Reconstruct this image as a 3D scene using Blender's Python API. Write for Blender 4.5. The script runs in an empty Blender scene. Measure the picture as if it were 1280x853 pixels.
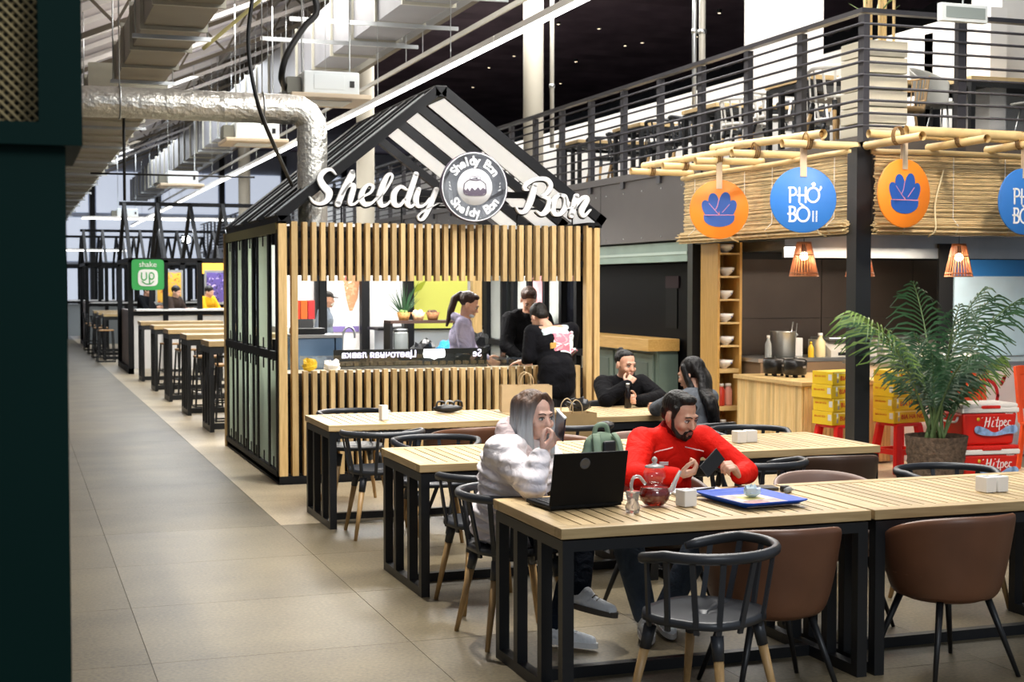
import bpy, bmesh, math, random
import numpy as np
from mathutils import Vector, Matrix, Euler
R = math.radians
random.seed(7)
S = bpy.context.scene
COL = S.collection

# ------------------------------------------------------------------ camera
cam = bpy.data.cameras.new('camera'); camo = bpy.data.objects.new('camera', cam); COL.objects.link(camo)
cam.lens = 50.0; cam.sensor_width = 36.0; cam.sensor_fit = 'HORIZONTAL'
camo.location = (0, 0, 1.75); camo.rotation_euler = (R(90-2.238), 0, R(-19.31))
cam.clip_end = 300; cam.clip_start = .05
cam.dof.use_dof = True; cam.dof.focus_distance = 7.6; cam.dof.aperture_fstop = 5.6
S.camera = camo
# ------------------------------------------------------------------ world, exposure
w = bpy.data.worlds.new('world'); S.world = w; w.use_nodes = True
bg = w.node_tree.nodes['Background']; bg.inputs[0].default_value = (.80, .88, 1.0, 1); bg.inputs[1].default_value = .36
S.view_settings.view_transform = 'Standard'; S.view_settings.look = 'None'
S.view_settings.exposure = 0.0; S.view_settings.gamma = 1.0; S.view_settings.use_curve_mapping = False

def area(name, loc, size, power, color=(1, 1, 1), rot=(0, 0, 0), spread=180):
    l = bpy.data.lights.new(name, 'AREA'); l.shape = 'RECTANGLE'; l.size, l.size_y = size
    l.energy = power; l.color = color; l.spread = R(spread)
    o = bpy.data.objects.new(name, l); COL.objects.link(o); o.location = loc; o.rotation_euler = rot
    return o
def spot(name, loc, target, power, angle, color=(1, 1, 1), blend=.4, radius=.05):
    l = bpy.data.lights.new(name, 'SPOT'); l.energy = power; l.color = color; l.spot_size = R(angle)
    l.spot_blend = blend; l.shadow_soft_size = radius
    o = bpy.data.objects.new(name, l); COL.objects.link(o); o.location = loc
    o.rotation_euler = (Vector(target)-Vector(loc)).to_track_quat('-Z', 'Y').to_euler()
    return o
def point(name, loc, power, color=(1, 1, 1), radius=.05):
    l = bpy.data.lights.new(name, 'POINT'); l.energy = power; l.color = color; l.shadow_soft_size = radius
    o = bpy.data.objects.new(name, l); COL.objects.link(o); o.location = loc
    return o
WARM = (1, .86, .70); NEUT = (1, .97, .92); COOL = (.90, .95, 1)
# hall luminaires high under the roof, the long ceiling line, the stall lights, some added fills
area('hall_light', (4.4, 9.0, 6.3), (2.6, 3.0), 420, NEUT)
area('hall_light', (3.2, 5.4, 6.0), (2.0, 2.0), 200, NEUT)
area('hall_light', (2.6, -1.2, 4.6), (2.2, 1.6), 150, COOL, (R(58), 0, R(-4)))  # fill added behind the camera to brighten faces and foreground
area('hall_light', (5.6, 14.0, 6.3), (2.6, 3.0), 300, NEUT)
area('hall_light', (3.0, 20.0, 5.8), (2.5, 5.0), 330, NEUT)
area('hall_light', (3.0, 30.0, 5.8), (3, 8), 520, COOL)
area('hall_light', (4.0, 44.0, 5.8), (6, 8), 900, COOL)
area('line_light', (4.0, 14.0, 3.80), (.08, 9.0), 130, NEUT)
area('line_light', (4.0, 24.0, 3.80), (.08, 10.0), 130, NEUT)
area('added_uplight', (4.0, 22.0, 4.0), (.1, 26.0), 150, NEUT, (R(180), 0, 0))  # upward fill added along the line light to lift the dark ceiling
area('mezzanine_light', (8.2, 13.5, 6.8), (2, 5), 420, NEUT)
area('mezzanine_light', (8.2, 24.0, 6.8), (2, 13), 900, NEUT)
area('stall_light', (8.6, 12.2, 2.15), (2.2, .3), 75, WARM)
area('kiosk_light', (3.7, 13.9, 2.2), (2.2, .3), 110, NEUT)
area('white_stall_light', (5.2, 20.4, 2.65), (2.6, .4), 90, NEUT)
area('gable_kiosk_light', (4.0, 30.0, 2.9), (3, .4), 120, COOL)
area('stall_light', (7.7, 13.4, 2.15), (.3, 1.2), 26, WARM)
spot('front_fill', (6.0, 4.5, 6.2), (7.6, 10.6, 1.5), 1500, 46, WARM, .7, .25)  # added spots out of view, brightening the stall and kiosk fronts
spot('front_fill', (6.6, 5.5, 6.2), (4.6, 12.4, 2.0), 1100, 50, NEUT, .7, .3)

spot('aisle_light', (2.07, 8.4, 5.75), (1.9, 8.3, 0), 1100, 50, NEUT, .25, .03)
spot('aisle_light', (2.0, 14.6, 5.6), (1.7, 14.6, 0), 800, 34, NEUT, .4, .05)
# ------------------------------------------------------------------ colour / materials
def lin(c):
    c = c.lstrip('#'); v = [int(c[i:i+2], 16)/255 for i in (0, 2, 4)]
    return tuple((x/12.92 if x <= .04045 else ((x+.055)/1.055)**2.4) for x in v)
_m = {}
def mat(name, col, rough=.5, metal=0, var=.0, scale=8, bump=0, stretch=(1, 1, 1), emit=0, trans=0, alpha=1, spec=.5, coat=0, sss=0):
    """plain procedural material: base colour broken up by (stretched) noise, optional bump"""
    if name in _m: return _m[name]
    m = bpy.data.materials.new(name); m.use_nodes = True; nt = m.node_tree; b = nt.nodes['Principled BSDF']
    c = lin(col) if isinstance(col, str) else col
    b.inputs['Base Color'].default_value = (*c, 1); b.inputs['Roughness'].default_value = rough
    b.inputs['Metallic'].default_value = metal; b.inputs['Specular IOR Level'].default_value = spec
    b.inputs['Coat Weight'].default_value = coat
    if trans: b.inputs['Transmission Weight'].default_value = trans; b.inputs['IOR'].default_value = 1.45
    if alpha < 1: b.inputs['Alpha'].default_value = alpha
    if sss: b.inputs['Subsurface Weight'].default_value = sss; b.inputs['Subsurface Radius'].default_value = (.02, .008, .005)
    if emit: b.inputs['Emission Color'].default_value = (*c, 1); b.inputs['Emission Strength'].default_value = emit
    if var or bump:
        tc = nt.nodes.new('ShaderNodeTexCoord'); mp = nt.nodes.new('ShaderNodeMapping'); mp.inputs['Scale'].default_value = stretch
        nt.links.new(tc.outputs['Object'], mp.inputs[0])
        n = nt.nodes.new('ShaderNodeTexNoise'); n.inputs['Scale'].default_value = scale; n.inputs['Detail'].default_value = 5
        nt.links.new(mp.outputs[0], n.inputs['Vector'])
        if var:
            r = nt.nodes.new('ShaderNodeValToRGB'); e = r.color_ramp.elements
            e[0].position = .3; e[1].position = .7
            e[0].color = (*[max(0, x*(1-var)) for x in c], 1); e[1].color = (*[min(1, x*(1+var*.7)) for x in c], 1)
            nt.links.new(n.outputs[0], r.inputs[0]); nt.links.new(r.outputs[0], b.inputs['Base Color'])
        if bump:
            bp = nt.nodes.new('ShaderNodeBump'); bp.inputs['Strength'].default_value = bump; bp.inputs['Distance'].default_value = .02
            nt.links.new(n.outputs[0], bp.inputs['Height']); nt.links.new(bp.outputs[0], b.inputs['Normal'])
    _m[name] = m
    return m
def wood(name, c0, c1, axis=0, rough=.45, scale=5, rnd=.25):
    """long-grain wood along an object axis, each object a little different"""
    if name in _m: return _m[name]
    m = bpy.data.materials.new(name); m.use_nodes = True; nt = m.node_tree; b = nt.nodes['Principled BSDF']
    tc = nt.nodes.new('ShaderNodeTexCoord'); mp = nt.nodes.new('ShaderNodeMapping')
    s = [9, 9, 9]; s[axis] = .6; mp.inputs['Scale'].default_value = s
    oi = nt.nodes.new('ShaderNodeObjectInfo'); ad = nt.nodes.new('ShaderNodeVectorMath'); ad.operation = 'ADD'
    cb = nt.nodes.new('ShaderNodeCombineXYZ'); mu = nt.nodes.new('ShaderNodeMath'); mu.operation = 'MULTIPLY'; mu.inputs[1].default_value = 37
    nt.links.new(oi.outputs['Random'], mu.inputs[0])
    for i in range(3): nt.links.new(mu.outputs[0], cb.inputs[i])
    nt.links.new(tc.outputs['Object'], mp.inputs[0]); nt.links.new(mp.outputs[0], ad.inputs[0]); nt.links.new(cb.outputs[0], ad.inputs[1])
    n = nt.nodes.new('ShaderNodeTexNoise'); n.inputs['Scale'].default_value = scale; n.inputs['Detail'].default_value = 6; n.inputs['Roughness'].default_value = .65
    nt.links.new(ad.outputs[0], n.inputs['Vector'])
    r = nt.nodes.new('ShaderNodeValToRGB'); e = r.color_ramp.elements; e[0].position = .28; e[1].position = .72
    e[0].color = (*lin(c0), 1); e[1].color = (*lin(c1), 1)
    nt.links.new(n.outputs[0], r.inputs[0])
    hs = nt.nodes.new('ShaderNodeHueSaturation'); mr = nt.nodes.new('ShaderNodeMapRange')
    mr.inputs['To Min'].default_value = 1-rnd; mr.inputs['To Max'].default_value = 1+rnd*.5
    nt.links.new(oi.outputs['Random'], mr.inputs['Value']); nt.links.new(mr.outputs[0], hs.inputs['Value'])
    nt.links.new(r.outputs[0], hs.inputs['Color']); nt.links.new(hs.outputs[0], b.inputs['Base Color'])
    b.inputs['Roughness'].default_value = rough
    _m[name] = m
    return m
def frostmat(name, col):
    m = bpy.data.materials.new(name); m.use_nodes = True; nt = m.node_tree; nt.nodes.clear()
    o = nt.nodes.new('ShaderNodeOutputMaterial'); t = nt.nodes.new('ShaderNodeBsdfTranslucent'); d = nt.nodes.new('ShaderNodeBsdfDiffuse'); mx = nt.nodes.new('ShaderNodeMixShader'); mx.inputs[0].default_value = .45
    t.inputs[0].default_value = (*lin(col), 1); d.inputs[0].default_value = (*lin(col), 1)
    nt.links.new(t.outputs[0], mx.inputs[1]); nt.links.new(d.outputs[0], mx.inputs[2]); nt.links.new(mx.outputs[0], o.inputs[0])
    return m
def glassmat(name, col=(1, 1, 1), rough=0.0, mix=.12):
    """thin pane: mostly clear, a little mirror"""
    if name in _m: return _m[name]
    m = bpy.data.materials.new(name); m.use_nodes = True; nt = m.node_tree; nt.nodes.clear()
    o = nt.nodes.new('ShaderNodeOutputMaterial'); t = nt.nodes.new('ShaderNodeBsdfTransparent'); g = nt.nodes.new('ShaderNodeBsdfGlossy'); mx = nt.nodes.new('ShaderNodeMixShader')
    t.inputs[0].default_value = (*col, 1); g.inputs['Roughness'].default_value = rough; mx.inputs[0].default_value = mix
    nt.links.new(t.outputs[0], mx.inputs[1]); nt.links.new(g.outputs[0], mx.inputs[2]); nt.links.new(mx.outputs[0], o.inputs[0])
    _m[name] = m
    return m

# ------------------------------------------------------------------ mesh builder
def catmull(pts, sub=6):
    P = [np.array(p, float) for p in pts]
    if len(P) < 3: return P
    P = [2*P[0]-P[1]]+P+[2*P[-1]-P[-2]]; out = []
    for i in range(1, len(P)-2):
        for k in range(sub):
            t = k/sub
            out.append(.5*((2*P[i])+(-P[i-1]+P[i+1])*t+(2*P[i-1]-5*P[i]+4*P[i+1]-P[i+2])*t*t+(-P[i-1]+3*P[i]-3*P[i+1]+P[i+2])*t**3))
    out.append(P[-2]); return out
class MB:
    def __init__(s): s.v = []; s.f = []; s.sm = []
    def add(s, vs, fs, smooth=False, M=None):
        b = len(s.v)
        s.v += [tuple(M @ Vector(v)) if M is not None else tuple(v) for v in vs]
        s.f += [tuple(b+i for i in f) for f in fs]; s.sm += [smooth]*len(fs)
        return s
    def box(s, x0, x1, y0, y1, z0, z1, M=None):
        vs = [(x, y, z) for z in (z0, z1) for y in (y0, y1) for x in (x0, x1)]
        return s.add(vs, [(0, 2, 3, 1), (4, 5, 7, 6), (0, 1, 5, 4), (2, 6, 7, 3), (0, 4, 6, 2), (1, 3, 7, 5)], False, M)
    def obox(s, c, size, rot=(0, 0, 0)):
        M = Matrix.Translation(c) @ Euler(rot).to_matrix().to_4x4(); a, b, d = [q/2 for q in size]
        return s.box(-a, a, -b, b, -d, d, M)
    def bar(s, a, b, w, h=None, up=(0, 0, 1)):
        a = Vector(a); b = Vector(b); d = b-a; L = d.length; d.normalize(); u = Vector(up)
        if abs(d.dot(u)) > .98: u = Vector((0, 1, 0))
        x = d.cross(u).normalized(); z = x.cross(d).normalized(); h = h or w
        M = Matrix((x, d, z)).transposed().to_4x4(); M.translation = a
        return s.box(-w/2, w/2, 0, L, -h/2, h/2, M)
    def tube(s, pts, r, n=8, cap=True, flat=1.0):
        pts = [Vector(p) for p in pts]; k = len(pts); rs = r if isinstance(r, (list, tuple)) else [r]*k
        up = Vector((0, 0, 1)); t0 = (pts[1]-pts[0]).normalized()
        if abs(t0.dot(up)) > .9: up = Vector((0, 1, 0))
        nx = t0.cross(up).normalized(); vs = []; fs = []
        for i, p in enumerate(pts):
            t = ((pts[min(i+1, k-1)]-pts[max(i-1, 0)])).normalized()
            nx = (nx-t*nx.dot(t)); nx = nx.normalized() if nx.length > 1e-6 else t.orthogonal().normalized(); ny = t.cross(nx)
            for j in range(n):
                a = 2*math.pi*j/n; vs.append(p+nx*math.cos(a)*rs[i]+ny*math.sin(a)*rs[i]*flat)
        for i in range(k-1):
            for j in range(n):
                fs.append((i*n+j, i*n+(j+1) % n, (i+1)*n+(j+1) % n, (i+1)*n+j))
        if cap: fs.append(tuple(range(n-1, -1, -1))); fs.append(tuple((k-1)*n+j for j in range(n)))
        return s.add(vs, fs, n > 5)
    def lathe(s, prof, n=24, c=(0, 0, 0), M=None, sq=1.0):
        vs = []; fs = []; k = len(prof)
        for r, z in prof:
            for j in range(n):
                a = 2*math.pi*j/n; vs.append((c[0]+r*math.cos(a), c[1]+r*math.sin(a)*sq, c[2]+z))
        for i in range(k-1):
            for j in range(n): fs.append((i*n+j, i*n+(j+1) % n, (i+1)*n+(j+1) % n, (i+1)*n+j))
        if prof[0][0] > 1e-4: fs.append(tuple(range(n-1, -1, -1)))
        if prof[-1][0] > 1e-4: fs.append(tuple((k-1)*n+j for j in range(n)))
        return s.add(vs, fs, n > 5, M)
    def ell(s, c, r, rot=None, n=14, m=9):
        vs = []; fs = []; M = rot or Matrix.Identity(3)
        if isinstance(M, (tuple, list)): M = Euler(M).to_matrix()
        c = Vector(c); r = (r, r, r) if isinstance(r, (int, float)) else r
        vs.append(c+M @ Vector((0, 0, -r[2])))
        for i in range(1, m):
            p = -math.pi/2+math.pi*i/m
            for j in range(n):
                a = 2*math.pi*j/n
                vs.append(c+M @ Vector((r[0]*math.cos(p)*math.cos(a), r[1]*math.cos(p)*math.sin(a), r[2]*math.sin(p))))
        vs.append(c+M @ Vector((0, 0, r[2])))
        for j in range(n): fs.append((0, 1+(j+1) % n, 1+j))
        for i in range(m-2):
            for j in range(n): a = 1+i*n; fs.append((a+j, a+(j+1) % n, a+n+(j+1) % n, a+n+j))
        a = 1+(m-2)*n; e = len(vs)-1
        for j in range(n): fs.append((a+j, a+(j+1) % n, e))
        return s.add(vs, fs, True)
    def cone(s, a, b, ra, rb, n=12):
        """tapered capsule (round both ends)"""
        a = Vector(a); b = Vector(b); d = (b-a); L = max(d.length, 1e-6); d = d/L
        x = d.orthogonal().normalized(); y = d.cross(x); rows = []
        for i in range(4): t = -math.pi/2+i*math.pi/8; rows.append((a+d*ra*math.sin(t), ra*math.cos(t)))
        rows += [(a, ra), (b, rb)]
        for i in range(1, 5): t = i*math.pi/8; rows.append((b+d*rb*math.sin(t), rb*math.cos(t)))
        vs = []; fs = []
        for p, r in rows:
            r = max(r, 1e-4)
            for j in range(n): q = 2*math.pi*j/n; vs.append(p+x*math.cos(q)*r+y*math.sin(q)*r)
        k = len(rows)
        for i in range(k-1):
            for j in range(n): fs.append((i*n+j, i*n+(j+1) % n, (i+1)*n+(j+1) % n, (i+1)*n+j))
        fs.append(tuple(range(n-1, -1, -1))); fs.append(tuple((k-1)*n+j for j in range(n)))
        return s.add(vs, fs, True)
    def grid(s, P, closed_u=False, thick=0, smooth=True):
        """P[i][j] points; optional thickness along the normals with closed rim"""
        nu = len(P); nv = len(P[0]); A = np.array([[list(p) for p in row] for row in P], float)
        if thick:
            du = np.gradient(A, axis=0); dv = np.gradient(A, axis=1); N = np.cross(du, dv); N /= np.maximum(np.linalg.norm(N, axis=2, keepdims=True), 1e-9)
            B = A+N*thick
        vs = [tuple(q) for q in A.reshape(-1, 3)]; fs = []
        for i in range(nu-1):
            for j in range(nv-1): fs.append((i*nv+j, (i+1)*nv+j, (i+1)*nv+j+1, i*nv+j+1))
        if thick:
            o = nu*nv; vs += [tuple(q) for q in B.reshape(-1, 3)]
            for i in range(nu-1):
                for j in range(nv-1): fs.append((o+i*nv+j, o+i*nv+j+1, o+(i+1)*nv+j+1, o+(i+1)*nv+j))
            for i in range(nu-1):
                for j in (0, nv-1): fs.append((i*nv+j, (i+1)*nv+j, o+(i+1)*nv+j, o+i*nv+j))
            for j in range(nv-1):
                for i in (0, nu-1): fs.append((i*nv+j, i*nv+j+1, o+i*nv+j+1, o+i*nv+j))
        return s.add(vs, fs, smooth)
    def prism(s, poly, t, M=None):
        """polygon in xz, extruded along +y by t"""
        n = len(poly); vs = [(x, 0, z) for x, z in poly]+[(x, t, z) for x, z in poly]
        fs = [tuple(range(n)), tuple(range(2*n-1, n-1, -1))]+[(i, n+i, n+(i+1) % n, (i+1) % n) for i in range(n)]
        return s.add(vs, fs, False, M)
    def ribbon(s, path, t, M=None, sub=6, y=0):
        """flat lettering stroke: (x, z, width) points in xz, extruded along +y"""
        P = catmull(path, sub); L = []; Rr = []
        for i, p in enumerate(P):
            d = P[min(i+1, len(P)-1)]-P[max(i-1, 0)]; d = d[:2]/max(np.linalg.norm(d[:2]), 1e-9); n = np.array([-d[1], d[0]])
            L.append(p[:2]+n*p[2]/2); Rr.append(p[:2]-n*p[2]/2)
        k = len(P); vs = [(a[0], y, a[1]) for a in L]+[(a[0], y, a[1]) for a in Rr]+[(a[0], y+t, a[1]) for a in L]+[(a[0], y+t, a[1]) for a in Rr]
        fs = []
        for i in range(k-1):
            fs += [(i, i+1, k+i+1, k+i), (2*k+i, 3*k+i, 3*k+i+1, 2*k+i+1), (i, 2*k+i, 2*k+i+1, i+1), (k+i, k+i+1, 3*k+i+1, 3*k+i)]
        fs += [(0, k, 3*k, 2*k), (k-1, 3*k-1, 4*k-1, 2*k-1)]
        s.add(vs, fs, False, M)
        for q, e in ((P[0], 0), (P[-1], 1)):   # round ends
            n = 10; c = [(q[0]+q[2]/2*math.cos(2*math.pi*i/n), q[1]+q[2]/2*math.sin(2*math.pi*i/n)) for i in range(n)]
            s.prism(c, t, (M or Matrix.Identity(4)) @ Matrix.Translation((0, y, 0)))
        return s
    def mesh(s, name):
        me = bpy.data.meshes.new(name); me.from_pydata([tuple(v) for v in s.v], [], s.f)
        me.polygons.foreach_set('use_smooth', s.sm); me.validate(); me.update()
        return me
    def build(s, name, m, parent=None, world=False, bevel=0, fix=False, subsurf=0):
        me = s.mesh(name)
        if fix:
            bm = bmesh.new(); bm.from_mesh(me); bmesh.ops.recalc_face_normals(bm, faces=bm.faces); bm.to_mesh(me); bm.free()
        return link(name, me, m, parent, world, bevel, subsurf)
_mat = {}
def link(name, me, m, parent=None, world=False, bevel=0, subsurf=0):
    o = bpy.data.objects.new(name, me); COL.objects.link(o)
    if m is not None and not me.materials: me.materials.append(m)
    if parent is not None:
        o.parent = parent
        if world: o.matrix_parent_inverse = WM(parent).inverted()
    if bevel:
        b = o.modifiers.new('bevel', 'BEVEL'); b.width = bevel; b.segments = 2; b.limit_method = 'ANGLE'; b.angle_limit = R(40)
    if subsurf:
        b = o.modifiers.new('sub', 'SUBSURF'); b.levels = b.render_levels = subsurf
    return o
def WM(o):
    M = o.matrix_basis.copy()
    if o.parent: M = WM(o.parent) @ o.matrix_parent_inverse @ M
    return M
def tag(o, label, cat, group=None):
    o['label'] = label; o['category'] = cat
    if group: o['group'] = group
    return o
def thing(name, label, cat, loc=(0, 0, 0), rz=0, group=None):
    o = bpy.data.objects.new(name, None); COL.objects.link(o); o.empty_display_size = .1
    o.location = loc; o.rotation_euler = (0, 0, R(rz)); return tag(o, label, cat, group)
def struct(o):
    o['kind'] = 'structure'; return o
def dup(o, loc=None, rz=None, label=None, group=None, parent=None):
    c = o.copy(); COL.objects.link(c)
    if parent is not None: c.parent = parent
    if loc is not None: c.location = loc
    if rz is not None: c.rotation_euler = (0, 0, R(rz))
    if label: c['label'] = label
    if group: c['group'] = group
    for ch in o.children: dup(ch, parent=c)
    return c
def remesh(mb, voxel, smooth=4, keep=None):
    """weld overlapping closed shapes into one continuous surface"""
    me = mb.mesh('tmp'); o = bpy.data.objects.new('tmp', me); COL.objects.link(o)
    r = o.modifiers.new('r', 'REMESH'); r.mode = 'VOXEL'; r.voxel_size = voxel; r.use_smooth_shade = True
    if smooth:
        k = o.modifiers.new('s', 'SMOOTH'); k.iterations = smooth; k.factor = .5
    dg = bpy.context.evaluated_depsgraph_get(); e = o.evaluated_get(dg)
    out = bpy.data.meshes.new_from_object(e); out.materials.clear()
    bpy.data.objects.remove(o); bpy.data.meshes.remove(me)
    out.polygons.foreach_set('use_smooth', [True]*len(out.polygons))
    return out
def textmesh(body, size, extrude=.002, align='CENTER', spacing=1.0, shear=0, offset=0):
    c = bpy.data.curves.new('t', 'FONT'); c.body = body; c.size = size; c.extrude = extrude; c.align_x = align; c.align_y = 'CENTER'
    c.space_character = spacing; c.shear = shear; c.offset = offset; c.resolution_u = 3
    o = bpy.data.objects.new('t', c); COL.objects.link(o)
    dg = bpy.context.evaluated_depsgraph_get(); me = bpy.data.meshes.new_from_object(o.evaluated_get(dg)); me.materials.clear()
    bpy.data.objects.remove(o); bpy.data.curves.remove(c)
    return me
def text(name, body, size, m, parent, M, world=True, **k):
    """lettering lying in the xz plane of matrix M, facing -y"""
    me = textmesh(body, size, **k); me.transform(M @ Matrix.Rotation(R(90), 4, 'X'))
    return link(name, me, m, parent, world)
T = Matrix.Translation
def RZ(a): return Matrix.Rotation(R(a), 4, 'Z')

# palette
BLACK = mat('black_steel', '#15171a', .42, .0, .15, 6)
BLACK2 = mat('black_paint', '#0c0d0f', .5)
DARK = mat('dark_plastic', '#2b2e33', .38, 0, .12, 4)
WHITE = mat('white_paint', '#e6e4df', .55, 0, .04, 3)
STEEL = mat('brushed_steel', '#b9bcbd', .3, .9, .08, 5)
GALV = mat('galvanised_sheet', '#a9a698', .45, .35, .10, 3)
PAPER = mat('white_paper', '#ecebe8', .8)
GLASS = glassmat('clear_glass', (.96, .98, .97), .02, .10)
BEECH = wood('beech_leg', '#9c7a4c', '#c4a06c', 2)
# ================================================================== the hall
# ---- floor: slab plus large stone tiles (each its own piece out to 22 m)
def stone(name, c0, c1, rough):
    m = bpy.data.materials.new(name); m.use_nodes = True; nt = m.node_tree; b = nt.nodes['Principled BSDF']
    tc = nt.nodes.new('ShaderNodeTexCoord'); oi = nt.nodes.new('ShaderNodeObjectInfo')
    geo = nt.nodes.new('ShaderNodeNewGeometry')
    n1 = nt.nodes.new('ShaderNodeTexNoise'); n1.inputs['Scale'].default_value = 1.6; n1.inputs['Detail'].default_value = 6
    n2 = nt.nodes.new('ShaderNodeTexNoise'); n2.inputs['Scale'].default_value = 55; n2.inputs['Detail'].default_value = 3
    for n in (n1, n2): nt.links.new(geo.outputs['Position'], n.inputs['Vector'])
    mx = nt.nodes.new('ShaderNodeMath'); mx.operation = 'MULTIPLY_ADD'; mx.inputs[1].default_value = .55
    md = nt.nodes.new('ShaderNodeMath'); md.operation = 'MULTIPLY'; md.inputs[1].default_value = .45
    nt.links.new(n1.outputs[0], md.inputs[0]); nt.links.new(n2.outputs[0], mx.inputs[0]); nt.links.new(md.outputs[0], mx.inputs[2])
    r = nt.nodes.new('ShaderNodeValToRGB'); e = r.color_ramp.elements; e[0].position = .36; e[1].position = .64
    e[0].color = (*lin(c0), 1); e[1].color = (*lin(c1), 1); nt.links.new(mx.outputs[0], r.inputs[0])
    hs = nt.nodes.new('ShaderNodeHueSaturation'); mr = nt.nodes.new('ShaderNodeMapRange'); mr.inputs['To Min'].default_value = .9; mr.inputs['To Max'].default_value = 1.06
    nt.links.new(oi.outputs['Random'], mr.inputs['Value']); nt.links.new(mr.outputs[0], hs.inputs['Value']); nt.links.new(r.outputs[0], hs.inputs['Color'])
    nt.links.new(hs.outputs[0], b.inputs['Base Color']); b.inputs['Roughness'].default_value = rough
    return m
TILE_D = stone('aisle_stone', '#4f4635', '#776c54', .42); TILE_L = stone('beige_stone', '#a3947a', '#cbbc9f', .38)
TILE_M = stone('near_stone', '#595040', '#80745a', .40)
GROUT = mat('grout', '#5d564b', .8)
fl = struct(MB().box(-7, 18, -3, 60, -.2, -.004).build('floor', GROUT))
tm = {}
def tile(x0, x1, y0, y1, m):
    k = (round(x1-x0, 2), round(y1-y0, 2), m.name)
    if k not in tm:
        q = MB().box(.0015, x1-x0-.0015, .0015, y1-y0-.0015, -.02, 0); tm[k] = q.mesh('floor_tile'); tm[k].materials.append(m)
    o = bpy.data.objects.new('floor_tile', tm[k]); COL.objects.link(o); o.parent = fl; o.location = (x0, y0, 0)
xs = [-1.86, -.62, .58, 1.82, 3.04, 4.26, 5.48, 6.7, 7.92, 9.14]
ys = [4.3+1.2*i for i in range(16)]
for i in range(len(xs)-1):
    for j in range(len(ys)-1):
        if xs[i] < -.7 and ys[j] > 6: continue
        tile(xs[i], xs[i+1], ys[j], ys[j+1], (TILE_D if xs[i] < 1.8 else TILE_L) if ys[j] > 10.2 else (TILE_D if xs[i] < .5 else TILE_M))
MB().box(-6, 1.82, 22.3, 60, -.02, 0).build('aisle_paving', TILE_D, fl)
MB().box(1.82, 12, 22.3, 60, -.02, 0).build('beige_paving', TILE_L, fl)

# ---- roof: pale sloping panels over the aisle, dark corrugated ceiling over the mezzanine
ROOF = mat('roof_panel', '#cfc8cc', .6, 0, .10, .6)
RAFT = mat('white_truss', '#cfcac6', .5, 0, .08, 3)
BROWN = mat('brown_steel', '#6f6658', .5, .2, .1, 3)
def rz_(x): return 5.0+.42*x
q = MB(); q.add([(-8, 2, rz_(-8)), (5.6, 2, rz_(5.6)), (5.6, 60, rz_(5.6)), (-8, 60, rz_(-8)), (-8, 2, rz_(-8)+.15), (5.6, 2, rz_(5.6)+.15), (5.6, 60, rz_(5.6)+.15), (-8, 60, rz_(-8)+.15)],
                [(0, 1, 2, 3), (7, 6, 5, 4), (0, 4, 5, 1), (2, 6, 7, 3), (1, 5, 6, 2), (0, 3, 7, 4)])
sl = struct(q.build('ceiling', ROOF))
for k in range(17):
    y = 10+2.6*k
    q = MB()
    for (dz, wd) in ((-.06, .07), (-.62, .06)):
        q.bar((-6, y, rz_(-6)+dz), (5.5, y, rz_(5.5)+dz), wd, wd)
    for i in range(14 if k % 3 == 0 else 0):
        x = -5.6+.8*i; q.bar((x, y, rz_(x)-.06), (x+.4, y, rz_(x+.4)-.62), .035, .035); q.bar((x+.4, y, rz_(x+.4)-.62), (x+.8, y, rz_(x+.8)-.06), .035, .035)
    q.build('truss', RAFT if k % 3 else BROWN, sl)
    MB().box(-6, 5.5, y+1.25, y+1.35, 0, .1, Matrix(((1, 0, 0, 0), (0, 1, 0, 0), (.42, 0, 1, 4.88), (0, 0, 0, 1)))).build('purlin', RAFT, sl)
for x in (-3.6, -1.6, .2, 2.3, 4.4):
    MB().bar((x, 8, rz_(x)-.1), (x, 58, rz_(x)-.1), .08, .14).build('purlin', BROWN if x > 2 else RAFT, sl)
DCEIL = mat('dark_corrugated', '#64545f', .6, .0, .45, 1.2)
P = []
n = 150
for i in range(n+1):
    y = 8+50*i/n; z = 7.3+(.09 if i % 2 else 0)
    P.append([(5.5, y, z), (24, y, z)])
dc = struct(MB().grid(P, thick=.1, smooth=False).build('ceiling_dark', DCEIL))
MB().box(5.42, 5.6, 8, 58, 6.9, 7.45).build('edge_beam', BROWN, dc)
SPOTM = mat('spot_glow', '#fff4e0', .4, emit=1.2)
for i, (x, y) in enumerate([(10.8, 27.9), (11.8, 28.1), (13.0, 32.4), (13.2, 29.9), (13.4, 29.4), (11.3, 32.1), (11.3, 34), (14.2, 28.3), (13.4, 25.7), (9.2, 24), (9.2, 27.5), (8.2, 24.5), (8.0, 30), (12.6, 24), (14.5, 24.6), (15.5, 27), (10, 36), (12, 37.5), (14, 36), (16, 33)]):
    t = thing('ceiling_spotlight', 'tiny round spotlight glowing on the dark ceiling above the mezzanine', 'spotlight', (x, y, 7.3), 0, 'spotlights on the dark ceiling')
    MB().lathe([(.05, -.10), (.06, 0)], 10).build('housing', BLACK, t); MB().lathe([(.001, -.105), (.035, -.105)], 10).build('lamp', SPOTM, t)
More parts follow.
